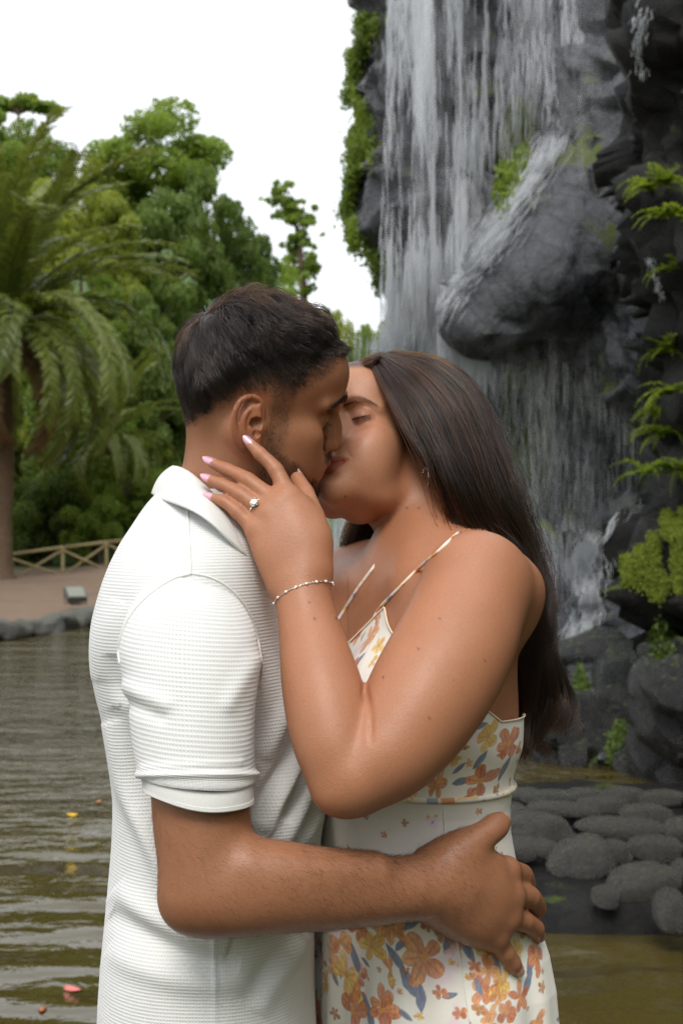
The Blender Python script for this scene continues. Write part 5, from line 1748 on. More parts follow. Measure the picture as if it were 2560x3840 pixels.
    for k in range(1, K):
        s_ = k / (K - 1)
        t = cur - C
        t = t + np.array([22.0, 0, -6]) * top[:, None]
        t /= np.linalg.norm(t, axis=1)[:, None]
        t = t + clump_dir[near] * (.4 + .6 * top[:, None]) + r.normal(0, .10, t.shape)
        n_ = (cur - cen) / rad ** 2; n_ /= np.linalg.norm(n_, axis=1)[:, None]
        t = t - n_ * (t * n_).sum(1)[:, None]
        t /= np.linalg.norm(t, axis=1)[:, None] + 1e-9
        cur = cur + t * (ln / (K - 1))[:, None]
        e = np.linalg.norm((cur - cen) / rad, axis=1)
        tgt = e0 + (lift * math.sin(min(1.0, s_ * 1.25) * math.pi * .62) + .8) / 80.0
        # over the brow and beside the face the hair leaves the skull
        cur = cen + (cur - cen) * (tgt / np.maximum(e, .3))[:, None]
        pts[:, k] = cur
    tipc = pts[cl][near]
    w = (np.linspace(0, 1, K) ** 1.5 * .42)[None, :, None] * top[:, None, None]
    off = (pts - tipc)
    pts = pts - off * w * np.exp(-(np.linalg.norm(off[:, -1], axis=1) / 16) ** 2)[:, None, None]
    hr = up(add_hair('hair', MAN.w(pts), (.00009 + .00009 * sstep(2, 14, ln)) * (1 + .4 * r.random(len(pts))), M_HAIR_M, None))
    # --- beard
    p, nr = sample_surface(hV, hF, beard[:nh] ** 1.3 + 1e-6, 11500, 2)
    qb = MAN.l(p)
    g = np.array([.25, 0, -1.0]) @ MAN.R.T
    d = g[None] + r.normal(0, .22, p.shape) - nr * 0
    d = d - nr * (d * nr).sum(1)[:, None]; d /= np.linalg.norm(d, axis=1)[:, None]
    l = (2.6 + 4.5 * sstep(62, 85, qb[:, 0]) * sstep(-58, -75, qb[:, 2]) + 1.5 * (qb[:, 0] > 84)) * r.uniform(.6, 1.2, len(p)) * .001
    st = np.stack([p + (d * s_ * .85 + nr * .55 * s_ * (1 - .4 * s_)) * l[:, None] for s_ in (0, .35, .7, 1)], 1)
    up(add_hair('beard', st, .00010, M_HAIR_M, None))
    gx, gz = ML['gl']
    br = [(gx - 3, 7, gz - 2), (gx - 6, 18, gz + 1), (gx - 12, 32, gz + 3), (gx - 24, 47, gz - 3)]
    up(add_hair('eyebrow', brow_strands(hV, hF, MAN, br, 9.5, 420, 8.5, -1), .00014, M_HAIR_M, None))
    up(add_hair('eyebrow', brow_strands(hV, hF, MAN, br, 9.5, 420, 8.5, 1), .00014, M_HAIR_M, None))
    up(add_hair('eyelash', lash_strands(MAN, ML, (-1, 1), 90, 9.0), .00017, M_LASH, None))
    # --- arm hair
    aV, aF = arm
    au, av_ = px_of(aV)
    aN = normals(aV, aF)
    am = sstep(800, 1000, au) * sstep(1890, 1700, au) * (.35 + .65 * sstep(1000, 1250, au)) + .3 * (av_ > 3020) * (au < 900)
    p, nr = sample_surface(aV, aF, am + 1e-6, 7500, 4)
    pu, _ = px_of(p)
    d = np.stack([np.full(len(p), .75), np.zeros(len(p)), np.full(len(p), -.65)], 1) + r.normal(0, .35, p.shape)
    d = d - nr * (d * nr).sum(1)[:, None]; d /= np.linalg.norm(d, axis=1)[:, None] + 1e-9
    l = r.uniform(.005, .012, len(p))
    cv = r.normal(0, .25, p.shape)
    st = np.stack([p + (d * s_ + nr * (.38 * s_ - .22 * s_ * s_) + cv * s_ * s_) * l[:, None] for s_ in (0, .25, .5, .75, 1)], 1)
    up(add_hair('arm_hair', st, .000042, M_HAIR_M, None))
    # --- nails
    mN = simple_mat('nail_bare', (.55, .33, .26), .28, .05)
    for kk, out in (('t', (.30, -.55, .75)), ('r', (.75, -.55, .1)), ('p', (.5, -.85, -.05)), ('m', (.9, -.25, .1))):
        f = MAN_FIN[kk]
        d = f[3] - f[2]; d = d / np.linalg.norm(d)
        o = np.array(out); o = o - d * o.dot(d); o /= np.linalg.norm(o)
        rr = {'t': .0114, 'r': .0088, 'p': .0082, 'm': .0090}[kk]
        nv, nf = nail_mesh(f[3] + d * .004 + o * rr, f[3] - d * .0075 + o * rr * 1.06, o, .0125, .0125 if kk == 't' else .0098)
        up(mesh_obj('fingernail', nv, nf, mN))
    # ---------------- shirt: trunk
    rows = [(3960, 372, 1196, .168), (3840, 375, 1194, .167), (3700, 381, 1188, .165), (3500, 395, 1184, .161), (3300, 410, 1192, .158), (3100, 424, 1203, .156), (2900, 424, 1188, .157), (2700, 396, 1150, .166), (2500, 360, 1108, .176),
            (2350, 358, 1080, .183), (2230, 385, 1062, .186), (2130, 420, 1048, .180), (2040, 462, 1036, .160), (1970, 505, 1026, .136), (1910, 545, 1016, .112), (1862, 585, 1000, .090), (1835, 625, 985, .074)]
    rows = np.array(rows, float)
    nz_, nt = 330, 460
    rr = catmull(rows, nz_)
    th = np.linspace(0, 2 * np.pi, nt, endpoint=False)
    cy0 = .03
    XL = (rr[:, 1] - 1280) / FPX * (CAM_D + cy0); XR = (rr[:, 2] - 1280) / FPX * (CAM_D + cy0)
    Zr = CAM_Z + (HOR - rr[:, 0]) / FPX * (CAM_D + cy0)
    ex = 2.0 / 2.25
    ct, st_ = np.cos(th), np.sin(th)
    cx_ = np.sign(ct) * np.abs(ct) ** ex; sx_ = np.sign(st_) * np.abs(st_) ** ex
    X = (XL + XR)[:, None] / 2 + (XR - XL)[:, None] / 2 * cx_[None]
    Y = cy0 + rr[:, 3][:, None] * sx_[None]
    # the shoulder yoke dips towards front and back, so the sides stay high
    Z = Zr[:, None] + 0 * X
    TV = np.stack([X, Y, Z], 2).reshape(-1, 3)
    TF = grid_faces(nt, nz_, wrap_u=True)
    N = normals(TV, TF)
    if N[np.argmin(TV[:, 1])][1] > 0: N = -N; TF = TF[:, ::-1]
    u, v = px_of(TV)
    nearside = (TV[:, 1] < cy0 + .03)
    def stroke(path, amp, w, w2=None):
        pa = catmull(np.array(path, float), 40)
        dd = np.full(len(TV), 1e9); 
        sel = np.where(nearside & (u > pa[:, 0].min() - 4 * w) & (u < pa[:, 0].max() + 4 * w) & (v > pa[:, 1].min() - 4 * w) & (v < pa[:, 1].max() + 4 * w))[0]
        if len(sel) == 0: return 0
        D = np.sqrt((u[sel][:, None] - pa[None, :, 0]) ** 2 + (v[sel][:, None] - pa[None, :, 1]) ** 2)
        k = D.argmin(1); dm = D.min(1)
        endf = np.sin(np.clip(k / 39, 0.0, 1) * math.pi) ** .5
        out = np.zeros(len(TV)); out[sel] = amp * np.exp(-(dm / w) ** 2) * endf
        return out
    disp = fbm(TV * np.array([1, 1, .7]), 9, 2, 3) * .0035
    for path, amp, w in [
            ([(1190, 2660), (1120, 2830), (1040, 2990), (1000, 3130)], .013, 34), ([(1150, 2700), (1080, 2850), (1000, 2980), (965, 3080)], -.010, 30),
            ([(1205, 2800), (1150, 2960), (1090, 3100), (1060, 3180)], .011, 30), ([(1195, 2740), (1130, 2920), (1060, 3080)], -.009, 24),
            ([(1200, 2960), (1175, 3080), (1130, 3180)], .009, 26), ([(1110, 2560), (1050, 2700), (985, 2850)], .008, 34),
            ([(410, 2700), (470, 2950), (560, 3160), (640, 3350)], .010, 40), ([(440, 2640), (520, 2900), (600, 3100), (660, 3260)], -.009, 36),
            ([(420, 3330), (540, 3420), (700, 3500), (860, 3560)], .008, 46), ([(410, 3420), (540, 3500), (720, 3590), (900, 3620)], -.007, 40),
            ([(400, 3560), (560, 3640), (760, 3690), (950, 3680)], .006, 50), ([(1150, 3500), (1050, 3640), (960, 3800)], .008, 36), ([(1120, 3500), (1010, 3620), (900, 3760)], -.006, 36),
            ([(800, 3490), (805, 3660), (808, 3860)], .0022, 9), ([(480, 2640), (440, 2560), (430, 2450)], -.006, 26), ([(455, 2250), (400, 2400), (385, 2560)], .004, 50)]:
        disp = disp + stroke(path, amp, w)
    TV = TV + N * disp[:, None]
    arc = np.cumsum(np.r_[0, np.linalg.norm(np.diff(np.stack([X[150], Y[150]], 1), axis=0), axis=1)])
    zl = np.cumsum(np.r_[0, np.linalg.norm(np.diff(np.stack([X[:, nt * 5 // 8], Y[:, nt * 5 // 8], Zr], 1), axis=0), axis=1)])
    UV = np.stack(np.broadcast_arrays(arc[None, :], zl[:, None]), 2).reshape(-1, 2)
    shirt = up(mesh_obj('shirt', TV, TF, M_WAFFLE, None, True, None, UV))
    sm = shirt.modifiers.new('thick', 'SOLIDIFY'); sm.thickness = .0018; sm.offset = -1
    tb = bvh_of(TV, TF)
    shirt['label'] = 'white waffle-knit polo shirt with short sleeves'
    def sub(o):
        o.parent = shirt; o.matrix_parent_inverse = Matrix.Translation((.14, -.03, 0)) if False else Matrix.Identity(4)
        o.matrix_parent_inverse = (Matrix.Translation((-.14, .03, 0)) @ shirt.matrix_parent_inverse).inverted()
        return o
    # ---------------- shirt: near sleeve  (rows: v, left, right, centre depth, half depth)
    sl = np.array([(2152, 690, 742, -.125, .012), (2166, 630, 800, -.130, .030), (2200, 560, 860, -.138, .044), (2260, 510, 915, -.146, .055), (2350, 468, 955, -.154, .0625), (2450, 452, 968, -.162, .0655), (2550, 464, 964, -.170, .066), (2650, 482, 955, -.176, .066), (2760, 497, 952, -.182, .065), (2860, 512, 954, -.187, .064), (2900, 520, 962, -.189, .064), (2916, 526, 956, -.19, .063)], float)
    def loft_rows(sl, n, nt, wave=0.0, seed=0):
        R_ = catmull(sl, n)
        th = np.linspace(0, 2 * np.pi, nt, endpoint=False)
        VV = []
        for (v0, l0, r0, yc, hd) in R_:
            a, b = P(l0, v0, yc), P(r0, v0, yc)
            c = (a + b) / 2; hx = (b - a)[0] / 2
            ct, st_ = np.cos(th), np.sin(th)
            e_ = 2 / 2.2
            VV.append(np.stack([c[0] + hx * np.sign(ct) * np.abs(ct) ** e_, c[1] + hd * np.sign(st_) * np.abs(st_) ** e_, np.full(nt, c[2]) + .006 * ct * -1 + .010 * st_ * 0], 1))
        VV = np.concatenate(VV)
        FF = grid_faces(nt, n, wrap_u=True)
        NN = normals(VV, FF)
        if NN[np.argmin(VV[:, 1])][1] > 0: NN = -NN; FF = FF[:, ::-1]
        return VV, FF, NN
    SV, SF, SN = loft_rows(sl, 190, 260)
    su, sv = px_of(SV)
    sd = fbm(SV * np.array([1, 1, .6]), 14, 2, 9) * .0028
    for (a_, b_, amp, w) in [((470, 2580), (620, 2640), .0030, 30), ((480, 2640), (600, 2690), -.0026, 26), ((958, 2480), (860, 2640), .003, 34), ((540, 2880), (900, 2860), .0015, 16)]:
        pa = np.linspace(a_, b_, 20)
        D = np.sqrt((su[:, None] - pa[None, :, 0]) ** 2 + (sv[:, None] - pa[None, :, 1]) ** 2).min(1)
        sd += amp * np.exp(-(D / w) ** 2) * (SV[:, 1] < -.13)
    # rolled fold above the cuff
    sd += .0035 * np.exp(-((sv - 2905) / 14) ** 2)
    SV = SV + SN * sd[:, None]
    zz = np.linspace(0, .235, 190); aa = np.linspace(0, .40, 260)
    sleeve = sub(mesh_obj('sleeve', SV, SF, M_WAFFLE, None, True, None, np.stack(np.broadcast_arrays(aa[None, :], zz[:, None]), 2).reshape(-1, 2)))
    sleeve.modifiers.new('thick', 'SOLIDIFY').thickness = .0016
    sb_ = bvh_of(SV, SF)
    cf = np.array([(2912, 531, 948, -.190, .0605), (2935, 533, 950, -.191, .0612), (2960, 536, 951, -.192, .0612), (2984, 539, 951, -.193, .0605), (2988, 542, 948, -.193, .0590), (2970, 545, 945, -.193, .0585)], float)
    CV, CF, CN = loft_rows(cf, 40, 200)
    CV[:, 2] += .0022 * np.sin((CV[:, 0]) * 60) - .006 * ((CV[:, 0] - P(740, 2950, -.19)[0]) / .06) * .35
    sub(mesh_obj('sleeve_cuff', CV, CF, M_RIB, None, True, None, np.stack(np.broadcast_arrays(np.linspace(0, .38, 200)[None, :], np.linspace(0, .03, 40)[:, None]), 2).reshape(-1, 2))).modifiers.new('thick', 'SOLIDIFY').thickness = .002
    # far sleeve
    fs = [(-.148, .165, 1.40, .03), (-.148, .185, 1.385, .058), (-.12, .215, 1.32, .062), (-.07, .252, 1.25, .060), (-.045, .268, 1.215, .060)]
    fp = catmull(np.array(fs), 30)
    FV, FF = tube_mesh(fp[:, :3], fp[:, 3], 40, caps=False)
    sub(mesh_obj('sleeve', FV, FF, M_WAFFLE, None, True, None, np.stack(np.broadcast_arrays(np.linspace(0, .38, 40)[None, :], np.linspace(0, .22, 30)[:, None]), 2).reshape(-1, 2)))
    # armhole and yoke seams: raised stitched ridges
    def seam(path, r_, bvs, n=60):
        pa = catmull(np.array(path, float), n)
        pts = []
        for (a, b) in pa:
            best = None
            for bb in bvs:
                h = cast(bb, a, b, .0004)
                if h is not None and (best is None or h[1] < best[1]): best = h
            if best is not None: pts.append(best)
        pts = np.array(pts)
        for _ in range(6): pts[1:-1] = (pts[:-2] + 2 * pts[1:-1] + pts[2:]) / 4
        tv, tf = tube_mesh(pts, r_, 8)
        return sub(mesh_obj('seam', tv, tf, M_RIB, None, True, None, np.zeros((len(tv), 2))))
    seam([(718, 2150), (650, 2172), (580, 2215), (515, 2275), (468, 2350), (447, 2430), (452, 2490)], .0017, [tb, sb_])
    seam([(718, 2150), (790, 2165), (860, 2205), (920, 2275), (960, 2370), (978, 2480), (975, 2580)], .0013, [tb, sb_])
    seam([(703, 1905), (708, 1980), (712, 2060), (716, 2148)], .0011, [tb])
    # ---------------- collar
    upx = [(648, 1752, .045), (668, 1752, -.005), (715, 1775, -.040), (775, 1828, -.062), (835, 1892, -.070), (895, 1960, -.062), (945, 2020, -.040), (985, 2060, -.005)]
    lox = [(573, 1853, .045), (600, 1873, -.030), (655, 1890, -.085), (725, 1918, -.118), (795, 1965, -.128), (865, 2032, -.122), (938, 2096, -.096), (975, 2075, -.040)]
    U_, L_ = catmull(PP(*upx), 70), catmull(PP(*lox), 70)
    U_ += np.array([0, 0, .0]); rowsC = []
    nck = P(838, 1960, .02)
    for j in range(16):
        s_ = j / 15
        m = U_ * (1 - s_) + L_ * s_
        outw = m - np.array([nck[0], .03, 0]); outw[:, 2] = 0; outw /= np.linalg.norm(outw, axis=1)[:, None]
        rowsC.append(m + outw * (.006 * math.sin(s_ * math.pi))[None] if False else m + outw * (.003 * math.sin(s_ * math.pi)) + np.array([0, 0, .003 * math.sin(s_ * math.pi)]))
    # inside stand that goes down along the neck
    inn = [U_ + np.array([0, 0, -.004 - .012 * s_]) - (lambda o: o / np.linalg.norm(o, axis=1)[:, None])(np.c_[U_[:, :2] - np.array([nck[0], .03]), np.zeros(70)]) * (.003 + .004 * s_) for s_ in (1.0, .5, 0)]
    CC = np.concatenate(inn + rowsC)
    cuv = np.stack(np.broadcast_arrays(np.linspace(0, .2, 70)[None, :], np.linspace(0, .07, 19)[:, None]), 2).reshape(-1, 2)
    co = sub(mesh_obj('collar', CC, grid_faces(70, 19), M_RIB, None, True, None, cuv))
    mo = co.modifiers.new('thick', 'SOLIDIFY'); mo.thickness = .0022; mo.offset = 0
    # far half of the collar
    def mir(A): B = A.copy(); B[:, 1] = .090 - B[:, 1]; return B
    CC2 = mir(CC)
    sub(mesh_obj('collar', CC2, grid_faces(70, 19)[:, ::-1], M_RIB, None, True, None, cuv)).modifiers.new('thick', 'SOLIDIFY').thickness = .0022
    # ---------------- trousers and shoes (below the picture)
    V2, F2 = low
    N2 = normals(V2, F2)
    keep = V2[:, 2] > .06
    tr = V2 + N2 * .008
    up(mesh_obj('trousers', tr, F2[(keep[F2]).all(1)], M_DENIM))
    sh = V2 + N2 * .006
    for sg in (1, -1):
        k2 = (V2[:, 2] < .09) & ((V2[:, 1] - .03) * sg > 0)
        up(mesh_obj('shoe', sh, F2[k2[F2].all(1)], M_SHOE))
    tag(root, 'dark-haired bearded person in white polo shirt holding the waist of the person in floral dress', 'person')
    return root
man = make_man()
# ------------------------------------------------------------------ the woman
def paint_print(S, Zc, base, flowers):
    """flat fabric print on surface coordinates (metres along the cloth, height)"""
    col = np.tile(np.array(base), (len(S), 1))
    rr = np.random.default_rng(77)
    P3 = np.stack([S, Zc, np.zeros_like(S)], 1)
    streak = vnoise(P3 * np.array([1, .35, 1]), 700, 5) * .5 + .5
    blot = vnoise(P3, 160, 8) * .5 + .5
    pal = {'rust': ((.50, .10, .022), (.80, .30, .09)), 'orange': ((.62, .19, .045), (.86, .42, .17)), 'yellow': ((.72, .36, .03), (.90, .62, .16)), 'peach': ((.80, .42, .22), (.90, .62, .45)),
           'blue': ((.10, .13, .22), (.27, .31, .42)), 'pink': ((.84, .62, .72), (.88, .74, .82)), 'brown': ((.36, .10, .03), (.62, .26, .05))}
    for (s0, z0, R, kind, colr, rot) in flowers:
        m = np.where((np.abs(S - s0) < R * 1.3) & (np.abs(Zc - z0) < R * 1.3))[0]
        if len(m) == 0: continue
        dx, dz = S[m] - s0, Zc[m] - z0
        rad = np.hypot(dx, dz); ang = np.arctan2(dz, dx) + rot
        c1, c2 = [np.array(x) for x in pal[colr]]
        if kind in ('flower', 'small'):
            n = 5
            rf = np.random.default_rng(int(abs(s0 * 1e5) + abs(z0 * 1e5)) % 99991)
            sq = rf.uniform(.62, 1.0) if kind == 'flower' else 1.0
            ca, sa = math.cos(rot * 2.1), math.sin(rot * 2.1)
            lx, lz = dx * ca + dz * sa, (-dx * sa + dz * ca) / sq
            a = np.zeros(len(m)); cc = np.tile(c1, (len(m), 1))
            for pt in range(n + (kind == 'flower')):
                if kind == 'flower' and rf.random() < .12: continue
                an = pt / n * 2 * math.pi + rf.normal(0, .22); pl = R * rf.uniform(.72, 1.15); pw = R * rf.uniform(.26, .40)
                ux, uz = lx * math.cos(an) + lz * math.sin(an), -lx * math.sin(an) + lz * math.cos(an)
                tt = np.clip(ux / pl, 0, 1)
                wd = pw * np.sin(np.clip(tt * .93 + .07, 0, 1) * math.pi) ** .55 * (.45 + .75 * tt) * (.80 + .40 * blot[m])
                ap = sstep(.0008, -.0008, np.abs(uz) - wd) * (ux > 0) * (ux < pl)
                tone = np.clip(rf.uniform(-.1, .9) + .35 * tt - .15 + .95 * (streak[m] - .5) + .7 * (blot[m] - .5), 0, 1.25)[:, None]
                pc = c1 * (1 - tone) + c2 * tone
                pc = pc * (1 - .38 * np.exp(-((np.abs(uz) / pw) / .10) ** 2) * (tt < .8))[:, None]
                pc = pc * (1 - .25 * sstep(.55, 1.0, np.abs(uz) / (wd + 1e-6)))[:, None]
                cc = cc * (1 - ap[:, None]) + pc * ap[:, None]; a = np.maximum(a, ap * (.80 + .2 * blot[m]))
            ctr = sstep(.20, .08, np.hypot(lx, lz) / R * (.7 + .6 * blot[m]))
            cc = cc * (1 - ctr[:, None]) + ctr[:, None] * np.array([.66, .30, .04]); a = np.maximum(a, ctr)
        elif kind == 'leaf':
            ca, sa = math.cos(rot), math.sin(rot)
            lx, lz = dx * ca + dz * sa, -dx * sa + dz * ca
            tt = np.clip((lx / R + 1) / 2, 0, 1)
            wd = R * .42 * np.sin(tt * math.pi) ** .8 * (1 - .3 * tt) * (.85 + .3 * blot[m])
            a = sstep(0, -.001, np.abs(lz) - wd) * (np.abs(lx) < R)
            cc = (c1 * .45 + c2 * .55) * (.75 + .45 * streak[m])[:, None]
            cc = np.where((np.abs(lz) < R * .03)[:, None], cc * .8, cc)
        else:  # soft wash
            a = sstep(1.0, .3, rad / R * (.8 + .5 * blot[m])) * .75
            cc = c1 * (1 - streak[m][:, None] * .5) + c2 * (streak[m][:, None] * .5)
        col[m] = col[m] * (1 - a[:, None]) + cc * a[:, None]
    return col

def make_woman():
    root = empty('person', (.09, .06, 0))
    def up(o, par=None):
        o.parent = root
        o.matrix_parent_inverse = Matrix.Translation((-.09, -.06, 0))
        return o
    upper = build_woman_body()
    low = lower_body(.085, .075, math.radians(210), .055, .78)
    far = build_far_arm((-.12, .272, 1.285), (-.13, .27, 1.28), (-.165, .19, 1.40), (-.19, .06, 1.40), .036)
    V, Fc = merge_meshes([upper, low, far])
    nh = len(upper[0])
    q = WOM.l(V); hm = (np.arange(len(V)) < nh) & (q[:, 2] > -110) & (q[:, 2] < 150) & (np.abs(q[:, 1]) < 95)
    tint = np.ones((len(V), 3)); gloss = np.ones(len(V))
    lip = lips_mask(q, WL) * hm * (q[:, 0] > 74)
    blush = np.exp(-(((q[:, 0] - 72) / 22) ** 2 + ((np.abs(q[:, 1]) - 42) / 16) ** 2 + ((q[:, 2] + 6) / 17) ** 2)) * hm
    lid = np.exp(-(((q[:, 0] - WL['eye'][0] - 8) / 12) ** 2 + ((np.abs(q[:, 1]) - WL['eye'][1]) / 13) ** 2 + ((q[:, 2] - WL['eye'][2] - 4) / 8) ** 2)) * hm
    tint = tint * (1 - blush[:, None] * np.array([-.05, .16, .10]))
    tint = tint * (1 - lid[:, None] * np.array([.28, .36, .34]))
    tint = tint * (1 - lip[:, None]) + lip[:, None] * np.array([.74, .46, .50])
    gloss = gloss * (1 - .35 * lip) * (1 - .18 * blush)
    faceb = sstep(20, 60, q[:, 0]) * sstep(-100, -70, q[:, 2]) * hm
    tint = tint * (1 + faceb[:, None] * np.array([.12, .24, .34]))
    gx, gz = WL['gl']
    br0 = [(gx - 5, 8, gz - 5), (gx - 7, 18, gz - 1), (gx - 12, 31, gz + 2), (gx - 24, 46, gz - 4)]
    tint = tint * (1 - brow_mask(q, br0, 7.5)[:, None] * hm[:, None] * np.array([.50, .56, .58]))
    ex_, ey_, ez_ = WL['eye']
    yy_ = (np.abs(q[:, 1]) - ey_) / 13.0
    zl_ = ez_ - 3.0 * (1 - yy_ ** 2) - 2.6
    liner = np.exp(-((q[:, 2] - zl_ - .4) / 1.1) ** 2) * (np.abs(yy_) < 1.0) * (q[:, 0] > ex_ + 3) * hm
    tint = tint * (1 - liner[:, None] * .75)
    kn_u, kn_v = px_of(V)
    for kk_ in 'imrp':
        for jj_, am_ in ((1, .22), (2, .16)):
            d_ = np.linalg.norm(V - W_FING[kk_][jj_], axis=1)
            st_ = .6 + .4 * vnoise(V, 700, 4)
            tint = tint * (1 - (np.exp(-(d_ / .0085) ** 2) * am_ * st_)[:, None] * np.array([.6, 1, 1]))
    scalp = hm * np.maximum(sstep(84, 98, q[:, 2] + .12 * q[:, 0] - 8), sstep(16, -2, q[:, 0]) * (np.hypot(q[:, 0] + 10, q[:, 2]) > 34) * (q[:, 2] > -30))
    tint = tint * (1 - scalp[:, None] * .86)
    # small moles
    rm = np.random.default_rng(3)
    for (mu, mv) in [(1295, 1862), (1180, 2620 - 300), (1160, 2258), (1260, 2320), (1568, 2432), (1648, 2320), (1435, 2540), (1610, 2692), (1570, 1905), (1525, 1905), (1700, 2550), (1820, 2480)]:
        u, v = px_of(V[:nh])
        k = np.where((np.abs(u - mu) < 14) & (np.abs(v - mv) < 14))[0]
        if len(k):
            y0 = V[k, 1].min()
            k = k[V[k, 1] < y0 + .02]
            a = sstep(7, 3, np.hypot(u[k] - mu, v[k] - mv))
            tint[k] = tint[k] * (1 - a[:, None] * .55)
    body = up(mesh_obj('body', V, Fc, M_SKIN_W, None, True, {'tint': tint, 'gloss': gloss}))
    uV, uF = upper
    # lashes and brow
    up(add_hair('eyelash', lash_strands(WOM, WL, (1, -1), 150, 7.5, seed=8), .00019, M_LASH, None))
    gx, gz = WL['gl']
    br = [(gx - 5, 8, gz - 5), (gx - 7, 18, gz - 1), (gx - 12, 31, gz + 2), (gx - 24, 46, gz - 4)]
    hsel = (q[:nh, 0] > 40) & (q[:nh, 2] > 10) & (q[:nh, 2] < 80) & hm[:nh]
    fs = uF[hsel[uF].all(1)]
    up(add_hair('eyebrow', brow_strands(uV, fs, WOM, br, 5.5, 170, 6.0, 1, 6), .00006, M_HAIR_W, None))
    up(add_hair('eyebrow', brow_strands(uV, fs, WOM, br, 5.5, 170, 6.0, -1, 7), .00006, M_HAIR_W, None))
    # ------------------------------------------------ long hair, combed from the parting over the back
    G = [
     [(1400, 1348, .050), (1442, 1440, .020), (1502, 1560, .008), (1572, 1665, .008), (1632, 1755, .016), (1664, 1850, .030), (1700, 1955, .034), (1815, 2035, .012), (1920, 2120, .006), (1985, 2290, .010), (1990, 2480, .030), (1958, 2660, .045), (1935, 2770, .05), (1950, 2830, .05)],
     [(1420, 1332, .060), (1510, 1430, .012), (1590, 1555, -.006), (1650, 1690, -.006), (1695, 1815, .004), (1755, 1935, .018), (1840, 2035, .022), (1935, 2140, .016), (1995, 2310, .018), (2010, 2490, .030), (1990, 2660, .045), (1975, 2770, .05), (2000, 2860, .05)],
     [(1440, 1322, .072), (1565, 1390, .022), (1675, 1520, .004), (1742, 1690, .006), (1795, 1845, .016), (1855, 1975, .028), (1925, 2085, .032), (1985, 2215, .030), (2022, 2370, .028), (2048, 2520, .032), (2055, 2640, .045), (2030, 2760, .05), (2060, 2850, .05)],
     [(1462, 1314, .086), (1620, 1352, .048), (1745, 1470, .032), (1812, 1640, .032), (1860, 1805, .038), (1915, 1955, .045), (1968, 2085, .05), (2012, 2215, .045), (2036, 2360, .040), (2078, 2500, .04), (2112, 2610, .05), (2085, 2720, .05), (2075, 2800, .05)],
     [(1480, 1310, .100), (1655, 1332, .080), (1775, 1430, .078), (1850, 1595, .078), (1900, 1765, .078), (1948, 1940, .075), (1993, 2085, .07), (2034, 2228, .060), (2046, 2360, .050), (2072, 2450, .05), (2118, 2560, .05), (2135, 2650, .05), (2118, 2720, .05)],
     [(1480, 1316, .13), (1640, 1350, .14), (1750, 1450, .15), (1820, 1610, .155), (1870, 1790, .15), (1925, 1960, .13), (1980, 2100, .11), (2020, 2240, .09), (2030, 2400, .08), (2050, 2520, .07), (2070, 2640, .06), (2050, 2730, .06), (2030, 2790, .06)]]
    KK = 40
    GC = np.stack([catmull(PP(*g), KK) for g in G])                      # (6, KK, 3)
    r = np.random.default_rng(21)
    NS = 15000
    gu, gv = px_of(GC.reshape(-1, 3)); sh_ = (sstep(2150, 2400, gv) * np.clip(gu - 1985, 0, 200) * .55 * sstep(2900, 2500, gv)).reshape(GC.shape[:2])
    GC[..., 0] -= sh_ * (GC[..., 1] + CAM_D) / FPX
    GC[..., 1] += .036 * sstep(16, 4, np.arange(KK))[None]
    t = r.random(NS) ** .92 * (len(G) - 1.001)
    # locks: strands gather towards the middle of their lock
    nl = 64
    lk_t = np.sort(r.random(nl)) * (len(G) - 1.001)
    li = np.abs(t[:, None] - lk_t[None]).argmin(1)
    sK = np.linspace(0, 1, KK)
    pull = (.10 + .72 * sK ** 1.4)[None] * np.ones((NS, 1))
    T = t[:, None] * (1 - pull) + lk_t[li][:, None] * pull
    i0 = np.clip(T.astype(int), 0, len(G) - 2); f = (T - i0)[..., None]
    kk = np.arange(KK)[None, :]
    pts = GC[i0, kk] * (1 - f) + GC[i0 + 1, kk] * f
    # thickness of the hair: inward layers, loosening towards the ends
    lay = r.random(NS) ** 1.3
    pts[..., 1] += lay[:, None] * (.004 + .022 * sK[None] ** .6)
    cen = WOM.w((-5, 0, 45))
    lw = r.normal(0, 1, (nl, 3)) * np.array([.010, .012, .005])
    pts += lw[li][:, None, :] * (sK ** 1.6)[None, :, None]
    ph = r.uniform(0, 6.28, nl)[li] + r.normal(0, .25, NS)
    fq = r.uniform(2.2, 3.4, nl)[li]
    wav = np.sin(ph[:, None] + fq[:, None] * 2 * np.pi * sK[None]) * (sK[None] ** 1.6) * .015
    pts[..., 0] += wav
    pts[..., 1] += np.cos(ph[:, None] + fq[:, None] * 2 * np.pi * sK[None]) * (sK[None] ** 1.6) * .011
    jit = r.normal(0, 1, (NS, 3)) * np.array([.0022, .0018, .0016])
    pts += jit[:, None, :] * (.7 + sK[None, :, None])
    jl = r.normal(0, 1, (NS, 6, 3)) * .0012
    jj = np.stack([np.interp(sK * 5, np.arange(6), np.zeros(6))] * 3, 1)
    for c in range(3):
        for a in range(6):
            pts[..., c] += jl[:, a, c][:, None] * np.exp(-((sK * 5 - a) / .6) ** 2)[None] * sK[None]
    # cut to uneven lengths
    end = np.clip(r.normal(.94, .06, NS), .66, 1.0) - .16 * (r.random(nl)[li])
    ss = sK[None] * end[:, None] * (KK - 1)
    a = np.clip(ss.astype(int), 0, KK - 2); fr = (ss - a)[..., None]
    rows = np.arange(NS)[:, None]
    pts = pts[rows, a] * (1 - fr) + pts[rows, a + 1] * fr
    # keep clear of the skull, neck and back
    ql = WOM.l(pts.reshape(-1, 3))
    cenl, rad = np.array([-4, 0, 50.0]), np.array([94, 73, 79.0])
    e = np.linalg.norm((ql - cenl) / rad, axis=1)
    need = np.repeat(1.025 + .05 * (1 - lay), KK)
    m = e < need
